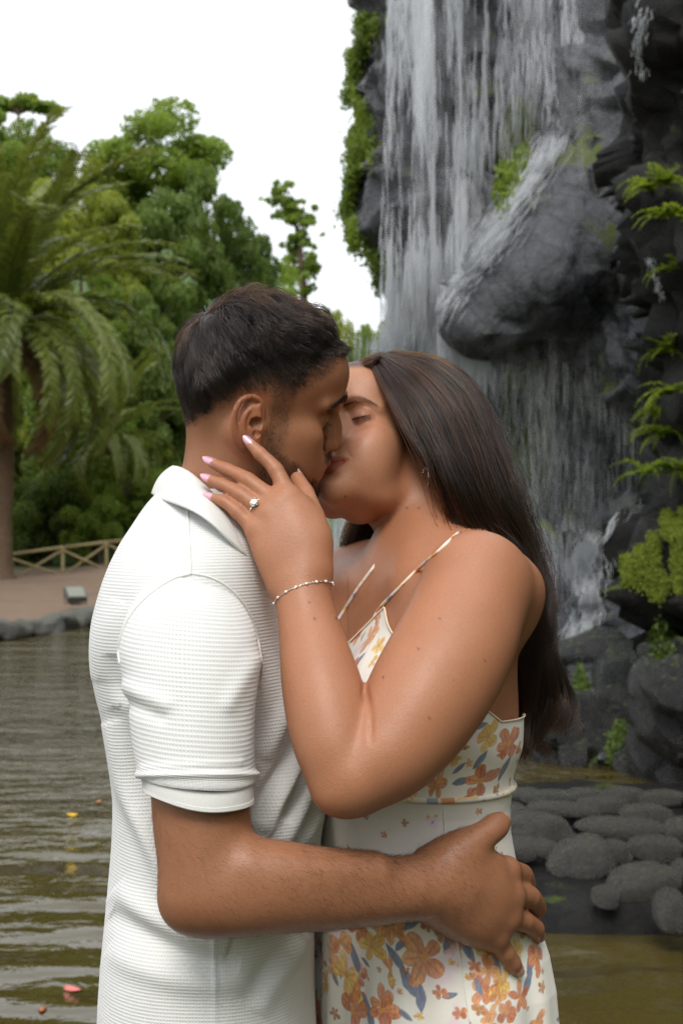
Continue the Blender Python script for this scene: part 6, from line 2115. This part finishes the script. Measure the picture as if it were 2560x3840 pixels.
    ql[m] = cenl + (ql[m] - cenl) * (need[m] / np.maximum(e[m], .2))[:, None]
    pts = WOM.w(ql).reshape(NS, KK, 3)
    fly = r.random(NS) < .05
    amp = r.normal(0, 1, (NS, 3)) * np.array([.010, .008, .007])
    pts += (fly[:, None, None] * amp[:, None, :]) * (np.sin(sK * 3.0)[None, :, None]) ** 2
    up(add_hair('hair', pts, .00021 + .00007 * r.random(NS), M_HAIR_W, None))
    # hair on the far side of the parting and hanging behind the neck
    G2 = [[(1408, 1344, .045), (1376, 1358, .055), (1346, 1382, .070), (1322, 1420, .095), (1325, 1520, .14), (1340, 1640, .175), (1352, 1760, .175), (1340, 1900, .165), (1312, 2010, .16), (1318, 2090, .16), (1362, 2145, .165)],
          [(1425, 1332, .060), (1390, 1340, .075), (1358, 1360, .10), (1345, 1420, .14), (1360, 1530, .17), (1380, 1660, .185), (1388, 1800, .18), (1372, 1930, .17), (1346, 2040, .165), (1334, 2130, .16), (1342, 2200, .16)],
          [(1450, 1320, .085), (1425, 1325, .11), (1400, 1350, .14), (1405, 1440, .175), (1425, 1560, .19), (1440, 1700, .19), (1440, 1850, .185), (1415, 1980, .175), (1388, 2080, .17), (1378, 2150, .17), (1390, 2210, .17)]]
    GC2 = np.stack([catmull(PP(*g), 26) for g in G2]); GC2[..., 1] += .036
    n2 = 2600
    t2 = r.random(n2) * 1.999
    lk = np.sort(r.random(14)) * 1.999
    li2 = np.abs(t2[:, None] - lk[None]).argmin(1)
    s2 = np.linspace(0, 1, 26)
    T2 = t2[:, None] * (1 - .7 * s2[None]) + lk[li2][:, None] * .7 * s2[None]
    i0 = np.clip(T2.astype(int), 0, 1); f = (T2 - i0)[..., None]
    p2 = GC2[i0, np.arange(26)[None]] * (1 - f) + GC2[i0 + 1, np.arange(26)[None]] * f
    p2 += r.normal(0, .0026, (n2, 1, 3)) * (.8 + s2[None, :, None]) + np.array([0, 1, 0]) * (r.random(n2) * .02)[:, None, None] * s2[None, :, None]
    p2[..., 0] += np.sin(r.uniform(0, 6.28, 14)[li2][:, None] + 14 * s2[None]) * .006 * s2[None] ** 2
    ql = WOM.l(p2.reshape(-1, 3)); e = np.linalg.norm((ql - cenl) / rad, axis=1); m = e < 1.03
    ql[m] = cenl + (ql[m] - cenl) * (1.03 / np.maximum(e[m], .2))[:, None]
    p2 = WOM.w(ql).reshape(n2, 26, 3)
    up(add_hair('hair', p2, .00022, M_HAIR_W, None))
    # ------------------------------------------------ nails
    t = NT('pink_nail_lacquer')
    t.principled(Base_Color=(.72, .40, .50), Roughness=.10, Metallic=.25, Coat_Weight=1.0, Coat_Roughness=.04)
    for kk, out, ln, wd in (('i', (-.1, -1, .45), .012, .0092), ('m', (.05, -1, .5), .013, .0098), ('r', (.05, -1, .45), .0125, .0094), ('p', (.0, -1, .4), .011, .0084), ('t', (.95, -.15, .30), .013, .0110)):
        f = W_FING[kk]
        d = f[3] - f[2]; d = d / np.linalg.norm(d)
        o = np.array(out, float); o = o - d * o.dot(d); o /= np.linalg.norm(o)
        rr = {'i': .0052, 'm': .0053, 'r': .0051, 'p': .0047, 't': .0074}[kk]
        nv, nf = nail_mesh(f[3] + d * .008 + o * rr, f[3] - d * .0055 + o * rr * 1.12, o, ln, wd, .005, .5, 1.0)
        up(mesh_obj('fingernail', nv, nf, t.m))
    # ------------------------------------------------ dress
    TF_ = SDF((-.12, -.16, .98), (.27, .30, 1.50), .004)
    woman_trunk(TF_)
    tv, tf = TF_.mesh(2)
    tb = bvh_of(tv, tf)
    rowsd = [(8600, 1000, 2300), (6500, 1060, 2240), (5000, 1120, 2160), (4400, 1150, 2110), (3960, 1176, 2068), (3840, 1180, 2064), (3640, 1186, 2052), (3520, 1190, 2030), (3400, 1193, 1990), (3300, 1195, 1948), (3200, 1197, 1915), (3100, 1198, 1895), (3000, 1197, 1890), (2900, 1180, 1903), (2800, 1160, 1925), (2700, 1140, 1955), (2600, 1130, 1970)]
    rw = np.array(rowsd, float)
    dcy = .072; dd = CAM_D + dcy
    zk = CAM_Z + (HOR - rw[:, 0]) / FPX * dd
    xl = (rw[:, 1] - 1280) / FPX * dd; xr = (rw[:, 2] - 1280) / FPX * dd
    o_ = np.argsort(zk); zk, xl, xr = zk[o_], xl[o_], xr[o_]
    zwaist = P(1600, 3000, -.05)[2]
    # heights: coarse below the picture, fine in it; tops by angle
    z_lo = np.linspace(.14, .84, 60, endpoint=False)
    z_mid = np.linspace(.84, zwaist, 260)
    th_near = np.linspace(-math.pi * .98, math.pi * .02, 470)
    th_far = np.linspace(math.pi * .02, math.pi * 1.02, 90)[1:-1]
    th = np.concatenate([th_near, th_far])                                # world angle: -90 deg faces the camera
    nt = len(th)
    ca, sa = np.cos(th), np.sin(th)
    def radius_rows(z):
        hw = np.interp(z, zk, (xr - xl) / 2); cx = np.interp(z, zk, (xr + xl) / 2)
        a, b = hw * 1.20, hw * .96
        # ellipse with lateral axis W_L (a) and frontal axis W_F (b): polar radius
        cl = ca[None] * W_L[0] + sa[None] * W_L[1]; cf = ca[None] * W_F[0] + sa[None] * W_F[1]
        rr = 1 / np.sqrt((cl / a[:, None]) ** 2 + (cf / b[:, None]) ** 2)
        return cx, rr
    cx, R1 = radius_rows(np.r_[z_lo, z_mid])
    zz = np.r_[z_lo, z_mid]
    SK = np.stack([cx[:, None] + R1 * ca[None], dcy + R1 * sa[None], zz[:, None] + 0 * R1], 2)
    # gathers and folds of the skirt
    PX = SK.reshape(-1, 3)
    fold = (np.sin(th * 9 + .6)[None] * .004 + np.sin(th * 23)[None] * .0016) * sstep(zwaist - .02, zwaist - .30, zz)[:, None]
    fold = fold + (fbm(PX * np.array([1, 1, .35]), 12, 2, 4) * .0022).reshape(R1.shape)
    SK[..., 0] += fold * ca[None]; SK[..., 1] += fold * sa[None]
    skirt_top = SK[-1]
    # bodice: follows the trunk from the waist seam to the neckline
    cxb = float(np.interp(zwaist, zk, (xr + xl) / 2))
    axis = np.array([cxb, dcy])
    angw = np.degrees(np.arctan2(sa * W_L[1] + ca * W_L[0], ca * W_F[0] + sa * W_F[1]))   # 0 = her front, +90 = her left side
    side_z = P(1800, 2705, -.04)[2]
    cupz = P(1412, 2330, -.075)[2]
    neckz = P(1290, 2470, -.07)[2] - .01
    aw = np.abs(angw)
    ztop = np.interp(aw, [0, 10, 36, 52, 75, 98, 180], [1.316, 1.331, 1.361, 1.328, side_z + .04, side_z, side_z - .004])
    ztop = np.where((angw < -3) & (angw > -75), np.minimum(ztop, 1.316), ztop)
    nb = 150
    tb_ = np.linspace(0, 1, nb)
    BO = np.zeros((nb, nt, 3))
    rprev = np.hypot(skirt_top[:, 0] - cxb, skirt_top[:, 1] - dcy)
    for j in range(nb):
        zj = zwaist + .0005 + (ztop - zwaist) * tb_[j]
        for i in range(nt):
            if i % 3 and j % 3: continue
            o = Vector((cxb, dcy, zj[i])); d = Vector((ca[i], sa[i], 0))
            loc, n_, _, dist = tb.ray_cast(o + d * .35, -d)
            rad_ = .35 - dist if loc is not None else rprev[i]
            BO[j, i] = (rad_ + .0012, 0, zj[i])
    jj = np.arange(0, nb)
    # fill between the sampled rays
    js = [j for j in range(nb) if j % 3 == 0]
    Rb = np.stack([np.interp(jj, js, BO[js, i, 0]) for i in range(nt)], 1)
    Rb = np.maximum(Rb, 0)
    for _ in range(4): Rb = (np.roll(Rb, 1, 1) + 2 * Rb + np.roll(Rb, -1, 1)) / 4
    w_ = sstep(.04, .60, tb_)[:, None]
    hwb = rprev[None] * (1 - w_) + np.maximum(Rb, rprev[None] * .0) * w_
    Zb = zwaist + .0005 + (ztop[None] - zwaist) * tb_[:, None]
    BD = np.stack([cxb + hwb * ca[None], dcy + hwb * sa[None], Zb], 2)
    def arcs(A):
        d = np.linalg.norm(np.diff(A[:, :2], axis=0), axis=1)
        return np.r_[0, np.cumsum(d)]
    nz1 = len(zz)
    S1 = np.stack([arcs(SK[k]) for k in range(nz1)])
    S1 = S1 - S1[:, [nt // 2 * 0 + 250]]
    S2 = arcs(BD[nb // 2]); S2 = S2 - S2[250]
    S2 = np.tile(S2, (nb, 1))
    # where the photograph shows single flowers on the skirt and the bodice
    skb = bvh_of(SK.reshape(-1, 3), grid_faces(nt, nz1, wrap_u=True))
    bdb = bvh_of(BD.reshape(-1, 3), grid_faces(nt, nb))
    from mathutils.kdtree import KDTree
    def locate(bv, grid, S, u, v):
        h = cast(bv, u, v)
        if h is None: return None
        d2 = ((grid.reshape(-1, 3) - h) ** 2).sum(1); k = d2.argmin()
        return S.reshape(-1)[k], grid.reshape(-1, 3)[k, 2]
    pxm = .00029
    fl_sk, fl_bo = [], []
    def F_(lst, bv, grid, S, u, v, R, kind, col, rot=0.0):
        h = locate(bv, grid, S, u, v)
        if h is not None: lst.append((h[0], h[1], R * pxm, kind, col, rot))
    for a_ in [(1640, 3640, 95, 'wash', 'pink'), (1700, 3590, 60, 'wash', 'pink'), (1310, 3620, 80, 'wash', 'pink'), (1260, 3500, 60, 'wash', 'pink'), (1620, 3080, 34, 'wash', 'pink'), (1730, 3120, 30, 'wash', 'pink'),
               (1680, 3530, 44, 'leaf', 'blue', 1.0), (1750, 3560, 52, 'leaf', 'blue', 1.9), (1480, 3590, 60, 'leaf', 'blue', 2.2), (1330, 3590, 60, 'leaf', 'blue', 1.7), (1530, 3470, 50, 'leaf', 'blue', .3), (1530, 3680, 70, 'leaf', 'blue', 2.0), (1575, 3740, 60, 'leaf', 'blue', 1.5), (1205, 3570, 56, 'leaf', 'blue', 2.0), (1500, 3540, 40, 'leaf', 'blue', .8), (1860, 3620, 44, 'leaf', 'blue', 1.8), (1990, 3600, 60, 'leaf', 'blue', 1.0), (1975, 3690, 60, 'leaf', 'blue', .9), (2035, 3440, 40, 'leaf', 'blue', 1.5), (1380, 3790, 80, 'leaf', 'blue', 2.2), (1205, 3700, 44, 'leaf', 'blue', 1.4), (1790, 3700, 36, 'leaf', 'blue', 1.9),
               (1390, 3550, 95, 'flower', 'yellow', .3), (1300, 3660, 105, 'flower', 'yellow', .8), (1240, 3560, 60, 'flower', 'peach', .1), (1225, 3690, 70, 'flower', 'yellow', .0), (1880, 3690, 80, 'flower', 'yellow', .5), (1770, 3470, 60, 'flower', 'yellow', .2), (1935, 3560, 50, 'flower', 'yellow', .4),
               (1275, 3530, 90, 'flower', 'orange', .2), (1460, 3470, 95, 'flower', 'orange', .9), (1590, 3590, 120, 'flower', 'orange', .35), (1320, 3790, 100, 'flower', 'rust', .6), (1430, 3790, 90, 'flower', 'rust', .1), (1830, 3640, 62, 'flower', 'orange', .4), (2010, 3580, 80, 'flower', 'rust', .5), (1950, 3740, 62, 'flower', 'rust', .2), (1870, 3730, 50, 'flower', 'orange', 1.1), (2010, 3830, 56, 'flower', 'orange', .3), (1790, 3510, 50, 'flower', 'rust', .7), (1990, 3480, 45, 'flower', 'rust', .2),
               (1660, 3500, 44, 'small', 'brown', .2), (1600, 3470, 30, 'small', 'brown', .5), (1650, 3450, 30, 'small', 'rust', .1), (1690, 3610, 16, 'small', 'yellow', .1), (1750, 3660, 14, 'small', 'yellow', .4), (1650, 3720, 34, 'small', 'rust', .3), (1720, 3800, 34, 'small', 'rust', .3), (1800, 3790, 30, 'small', 'brown', .8), (1520, 3640, 20, 'small', 'brown', .3), (1470, 3680, 18, 'small', 'yellow', .3), (1500, 3720, 16, 'small', 'orange', .3), (1570, 3810, 20, 'small', 'yellow', .4), (1255, 3800, 26, 'small', 'brown', .4), (1205, 3640, 22, 'small', 'brown', .9), (1780, 3620, 26, 'small', 'rust', .1), (1930, 3600, 18, 'small', 'yellow', .2), (2030, 3700, 26, 'small', 'brown', .5),
               (1518, 3090, 16, 'small', 'brown', .2), (1440, 3130, 16, 'small', 'rust', .7), (1308, 3185, 16, 'small', 'brown', .4), (1632, 3175, 15, 'small', 'orange', .1), (1795, 3042, 16, 'small', 'rust', .3), (1880, 3205, 14, 'small', 'rust', .3), (1372, 3060, 14, 'small', 'brown', .5), (1604, 3062, 9, 'small', 'yellow', .1), (1632, 3060, 8, 'small', 'yellow', .1), (1622, 3085, 12, 'leaf', 'blue', 1.0), (1700, 3190, 15, 'small', 'brown', .5), (1725, 3125, 9, 'small', 'yellow', .2), (1590, 3250, 16, 'small', 'rust', .2), (1450, 3260, 15, 'small', 'orange', .2), (1860, 3180, 12, 'leaf', 'blue', .6)]:
        F_(fl_sk, skb, SK, S1, *a_)
    for a_ in [(1770, 2750, 60, 'wash', 'pink'), (1700, 2800, 50, 'wash', 'pink'), (1340, 2440, 60, 'wash', 'pink'), (1800, 2720, 40, 'leaf', 'blue', .2), (1740, 2740, 40, 'leaf', 'blue', 1.2), (1800, 2850, 46, 'leaf', 'blue', 1.0), (1730, 2930, 48, 'leaf', 'blue', .2), (1890, 2880, 60, 'leaf', 'blue', 1.3), (1720, 2880, 36, 'leaf', 'blue', .7), (1560, 2950, 30, 'leaf', 'blue', .4), (1340, 2385, 34, 'leaf', 'blue', .1), (1350, 2470, 34, 'leaf', 'blue', .9), (1930, 2990, 30, 'leaf', 'blue', .4),
               (1830, 2760, 75, 'flower', 'yellow', .4), (1690, 2850, 50, 'flower', 'yellow', .1), (1700, 2740, 40, 'flower', 'orange', .1), (1905, 2790, 85, 'flower', 'rust', .3), (1800, 2930, 95, 'flower', 'rust', .15), (1635, 2945, 75, 'flower', 'orange', .6), (1540, 2950, 50, 'flower', 'yellow', .2), (1385, 2390, 60, 'flower', 'orange', .6), (1415, 2320, 40, 'flower', 'rust', .2), (1330, 2500, 40, 'flower', 'rust', .9), (1395, 2480, 30, 'flower', 'yellow', .4), (1760, 2985, 45, 'flower', 'rust', .4),
               (1660, 2860, 26, 'small', 'brown', .3), (1620, 2880, 24, 'small', 'yellow', .3), (1740, 2800, 22, 'small', 'brown', .6), (1860, 2960, 26, 'small', 'brown', .1), (1590, 2900, 24, 'small', 'brown', .7), (1910, 2930, 26, 'small', 'rust', .2), (1940, 2850, 24, 'small', 'brown', .2), (1760, 2860, 20, 'small', 'orange', .2)]:
        F_(fl_bo, bdb, BD, S2, *a_)
    # the print goes on at random over the rest of the cloth
    r5 = np.random.default_rng(5)
    kinds = [('flower', 'orange', 30), ('flower', 'rust', 26), ('flower', 'yellow', 26), ('leaf', 'blue', 16), ('small', 'brown', 8), ('wash', 'pink', 18), ('small', 'yellow', 6)]
    s_near = (S1[-1].min(), S1[-1].max())
    for _ in range(700):
        kd, cl, R_ = kinds[r5.integers(len(kinds))]
        sx, zx = r5.uniform(-.6, .75), r5.uniform(.15, zwaist - .05)
        if -.30 < sx < .30 and zx > .80: continue
        fl_sk.append((sx, zx, R_ * .001 * r5.uniform(.6, 1.0), kd, cl, r5.uniform(0, 6)))
    for _ in range(170):
        kd, cl, R_ = kinds[r5.integers(len(kinds))]
        sx, zx = r5.uniform(-.30, .30), r5.uniform(.80, P(1600, 3420, -.06)[2])
        fl_sk.insert(0, (sx, zx, R_ * .001 * r5.uniform(.35, .75), kd, cl, r5.uniform(0, 6)))
    for _ in range(60):
        kd, cl, R_ = kinds[r5.integers(len(kinds))]
        fl_bo.insert(0, (r5.uniform(-.2, .25), r5.uniform(zwaist, cupz), R_ * .001 * r5.uniform(.3, .6), kd, cl, r5.uniform(0, 6)))
    for _ in range(140):
        kd, cl, R_ = kinds[r5.integers(len(kinds))]
        sx, zx = r5.uniform(-.5, .6), r5.uniform(zwaist, cupz)
        if -.16 < sx < .22: continue
        fl_bo.append((sx, zx, R_ * .001 * r5.uniform(.5, .9), kd, cl, r5.uniform(0, 6)))
    BASE = (.84, .80, .73)
    c1 = paint_print(S1.ravel(), SK[..., 2].ravel(), BASE, fl_sk)
    c2 = paint_print(S2.ravel(), BD[..., 2].ravel(), BASE, fl_bo)
    fsk = grid_faces(nt, nz1, wrap_u=True)
    dress = up(mesh_obj('dress', SK.reshape(-1, 3), fsk, M_DRESS, None, True, {'print': c1}))
    dress['label'] = 'cream chiffon dress printed with orange and yellow flowers'
    dress.modifiers.new('thick', 'SOLIDIFY').thickness = .001
    def sub(o):
        o.parent = dress
        o.matrix_parent_inverse = (Matrix.Translation((.09, .06, 0)) @ dress.matrix_parent_inverse).inverted()
        return o
    bod = sub(mesh_obj('bodice', BD.reshape(-1, 3), grid_faces(nt, nb, wrap_u=True), M_DRESS, None, True, {'print': c2}))
    bod.modifiers.new('thick', 'SOLIDIFY').thickness = .0012
    # the body stays inside the cloth
    bc = np.empty(len(body.data.vertices) * 3, np.float32); body.data.vertices.foreach_get('co', bc); bc = bc.reshape(-1, 3).astype(float)
    allz = np.concatenate([np.tile(zz[:, None], (1, nt)), Zb]); allr = np.concatenate([R1, hwb])
    an_ = np.arctan2(bc[:, 1] - dcy, bc[:, 0] - cxb)
    an_ = np.where(an_ > th[-1], an_ - 2 * math.pi, an_); an_ = np.where(an_ < th[0], an_ + 2 * math.pi, an_)
    ki = np.clip(np.searchsorted(th, an_), 0, nt - 1)
    selb = np.where((bc[:, 2] > .86) & (bc[:, 2] < ztop[ki] - .002))[0]
    for i_ in range(nt):
        m_ = selb[ki[selb] == i_]
        if len(m_) == 0: continue
        rd = np.interp(bc[m_, 2], allz[:, i_], allr[:, i_])
        cxi = np.interp(bc[m_, 2], zz, cx)
        dx_, dy_ = bc[m_, 0] - cxi, bc[m_, 1] - dcy
        rb = np.hypot(dx_, dy_)
        k_ = (rb > rd - .003) & (rb < rd + .028)
        sc_ = np.where(k_, (rd - .003) / np.maximum(rb, 1e-4), 1.0)
        bc[m_, 0] = cxi + dx_ * sc_; bc[m_, 1] = dcy + dy_ * sc_
    body.data.vertices.foreach_set('co', bc.astype(np.float32).ravel()); body.data.update()
    # waist seam piping, bound edge, side seam
    def piping(pts, rad_, colr, name, closed=False):
        tvv, tff = tube_mesh(pts, rad_, 8)
        pc = np.tile(np.array(colr), (len(tvv), 1))
        if name == 'strap' or name == 'waist_seam':
            n_ = vnoise(tvv, 70, 3)
            pc[n_ > .35] = (.66, .26, .09); pc[n_ < -.45] = (.30, .34, .44); pc[(n_ > .05) & (n_ < .16)] = (.85, .55, .14)
        return sub(mesh_obj(name, tvv, tff, M_DRESS, None, True, {'print': pc}))
    ring = skirt_top + np.stack([ca, sa, 0 * ca], 1) * .0012
    piping(np.vstack([ring[::2], ring[:1]]), .0032, (.84, .79, .70), 'waist_seam')
    te = BD[-1] + np.stack([ca, sa, 0 * ca], 1) * .001
    piping(np.vstack([te[::2], te[:1]]), .0010, (.86, .70, .52), 'neckline_trim')
    ss_ = []
    for vv in np.linspace(3010, 3840, 60):
        h = cast(skb, 1662 + (vv - 3010) * .05 + 60 * max(0, (vv - 3300) / 540), vv, .0002)
        if h is not None: ss_.append(h)
    piping(np.array(ss_), .0012, (.85, .82, .76), 'side_seam')
    # straps lie on the skin
    bb = bvh_of(uV, uF)
    def strap(path, n=40, up_=0.0):
        pts = []
        for (a_, b_) in catmull(np.array(path, float), n):
            h = cast(bb, a_, b_, .0012)
            if h is not None: pts.append(h)
        pts = np.array(pts)
        for _ in range(5): pts[1:-1] = (pts[:-2] + 2 * pts[1:-1] + pts[2:]) / 4
        pts = np.vstack([pts[0] + (pts[0] - pts[2]) * 1.0, pts])
        if up_: pts = np.vstack([pts, pts[-1] + (pts[-1] - pts[-6]) / np.linalg.norm(pts[-1] - pts[-6]) * up_ + np.array([0, .02, 0])])
        piping(pts, .0020, (.84, .76, .70), 'strap')
    strap([(1408, 2312), (1428, 2278), (1480, 2225), (1560, 2145), (1640, 2075), (1722, 1998)])
    strap([(1272, 2322), (1302, 2275), (1345, 2208), (1398, 2136)], 40, .016)
    tag(root, 'long-haired person in floral dress with one hand on the neck of the bearded person', 'person')
    return root, bb
woman, W_BVH = make_woman()

# ------------------------------------------------------------------ jewellery
def metal_mat(name, col, rough=.15):
    t = NT(name); t.principled(Base_Color=col, Metallic=1.0, Roughness=rough); return t.m
M_SILVER = metal_mat('silver', (.86, .85, .84), .16)
M_GOLDISH = metal_mat('pale_gold', (.86, .78, .66), .18)
_t = NT('diamond'); _t.principled(Base_Color=(.80, .79, .70), Roughness=.03, IOR=2.2, Metallic=.85, Coat_Weight=1.0, Coat_Roughness=.01)
M_DIAMOND = _t.m
M_PEARL = simple_mat('pearl', (.82, .78, .74), .22, .05)

def gem(c, n, rad, flat=True):
    """brilliant-cut stone, table facing n"""
    n = np.asarray(n, float); n /= np.linalg.norm(n)
    a = np.cross(n, (0, 0, 1.0)); a /= np.linalg.norm(a); b = np.cross(n, a)
    V, F = [], []
    k = 16
    prof = [(.0, .34), (.56, .34), (.82, .20), (1.0, 0.0), (.55, -.4), (0, -.72)]
    V.append(c + n * prof[0][1] * rad)
    for j, (rr, h) in enumerate(prof[1:-1]):
        for i in range(k):
            an = (i + .5 * (j % 2)) / k * 2 * math.pi
            V.append(c + (a * math.cos(an) + b * math.sin(an)) * rr * rad + n * h * rad)
    V.append(c + n * prof[-1][1] * rad)
    for i in range(k): F.append([0, 1 + i, 1 + (i + 1) % k])
    for j in range(3):
        o, o2 = 1 + j * k, 1 + (j + 1) * k
        for i in range(k):
            s = i + (j % 2)
            F.append([o + i, o2 + (i + (j % 2) - 0) % k, o2 + (i + (j % 2) - 1) % k]); F.append([o + i, o + (i + 1) % k, o2 + (i + (j % 2)) % k])
    o = 1 + 3 * k
    for i in range(k): F.append([len(V) - 1, o + (i + 1) % k, o + i])
    return np.array(V), F

def make_ring():
    a, b = W_FING['r'][0], W_FING['r'][1]
    c = a * .55 + b * .45
    d = (b - a) / np.linalg.norm(b - a)
    out = np.array([.0, -1, .25]); out = out - d * out.dot(d); out /= np.linalg.norm(out)
    sd = np.cross(d, out)
    root = empty('engagement_ring', c)
    tag(root, 'diamond engagement ring with round stone on the ring finger at the bearded neck', 'ring')
    rad_ = .0094
    an = np.linspace(0, 2 * math.pi, 49)
    ringp = np.stack([(out * math.cos(t) + sd * math.sin(t)) * rad_ for t in an])
    mesh_obj('band', *tube_mesh(ringp, .0009, 8, caps=False), M_SILVER, root)
    st = out * (rad_ + .0032)
    mesh_obj('diamond', *gem(st, out, .0046), M_DIAMOND, root, smooth=False)
    for i in range(6):
        t = i / 6 * 2 * math.pi
        e = d * math.cos(t) + sd * math.sin(t)
        mesh_obj('prong', *tube_mesh([out * rad_ + e * .0012, st + e * .0046 + out * .0002, st + e * .0042 + out * .0013], .00042, 6), M_SILVER, root)
    for sg in (1, -1):
        for k in range(4):
            t = sg * (.42 + .17 * k)
            o2 = out * math.cos(t) + sd * math.sin(t)
            mesh_obj('side_stone', *gem(o2 * (rad_ + .0009), o2, .00085), M_DIAMOND, root, smooth=False)
make_ring()

def make_bracelet():
    # follows the skin around the wrist: rays towards the wrist axis in a tilted plane
    c = P(1140, 2225, -.128)
    ax = P(1180, 2400, -.148) - P(1120, 2165, -.121); ax /= np.linalg.norm(ax)
    tilt = np.array([.08, 0, .0]); pn = ax + tilt; pn /= np.linalg.norm(pn)
    e1 = np.cross(pn, (0, 1, 0)); e1 /= np.linalg.norm(e1); e2 = np.cross(pn, e1)
    pts = []
    n = 72
    for i in range(n + 1):
        t = i / n * 2 * math.pi
        d = e1 * math.cos(t) + e2 * math.sin(t)
        loc, nn, _, dist = W_BVH.ray_cast(Vector(c), Vector(d))
        rr = dist if loc is not None and dist < .05 else .03
        pts.append(c + d * (rr + .0010))
    pts = np.array(pts)
    for _ in range(3): pts[1:-1] = (pts[:-2] + 2 * pts[1:-1] + pts[2:]) / 4
    root = empty('bracelet', c)
    tag(root, 'thin silver chain bracelet with tiny pearls around the raised wrist', 'bracelet')
    mb = MB()
    for i in range(n):
        a, b = pts[i] - c, pts[(i + 1)] - c
        m = (a + b) / 2; w = (a - m) * 1.15
        nr = m / np.linalg.norm(m); sdv = np.cross(nr, w); sdv /= np.linalg.norm(sdv)
        alt = nr if i % 2 else sdv
        lp = [m + w * math.cos(t) + alt * .0007 * math.sin(t) for t in np.linspace(0, 2 * math.pi, 9)]
        mb.tube(lp, .00028, 5)
    mb.build('chain', M_GOLDISH, root, True)
    for i in range(0, n, 5):
        bm = bmesh.new(); bmesh.ops.create_uvsphere(bm, u_segments=10, v_segments=8, radius=.0016)
        me = bpy.data.meshes.new('pearl'); bm.to_mesh(me); bm.free()
        me.polygons.foreach_set('use_smooth', np.ones(len(me.polygons), bool)); me.materials.append(M_PEARL)
        o = bpy.data.objects.new('pearl', me); o.location = pts[i] - c; link(o, root)
make_bracelet()

def make_earring():
    top = P(1590, 1762, .026)
    h = cast(W_BVH, 1590, 1764, .004)
    if h is not None: top = h
    root = empty('hoop_earring', top)
    tag(root, 'silver hoop earring set with tiny stones hanging below long brown hair', 'earring')
    R_ = .0120
    fwd = np.array([.55, -.83, 0]); 
    c = np.array([0, -.002, -R_ * .92])
    an = np.linspace(0, 2 * math.pi, 41)
    hp = np.stack([c + (fwd * .55 + np.array([.0, 0, 0])) * math.cos(t) * R_ * .95 + np.array([0, 0, 1.0]) * math.sin(t) * R_ for t in an])
    mesh_obj('hoop', *tube_mesh(hp, .0008, 7, caps=False), M_SILVER, root)
    for i in range(0, 40, 2):
        t = an[i]
        nrm = hp[i] - c; nrm /= np.linalg.norm(nrm)
        if i > 0: mesh_obj('stone', *gem(hp[i] + nrm * .0005 + np.array([0, -.0006, 0]), nrm * .5 + np.array([0, -.8, 0]), .0011), M_DIAMOND, root, smooth=False)
make_earring()
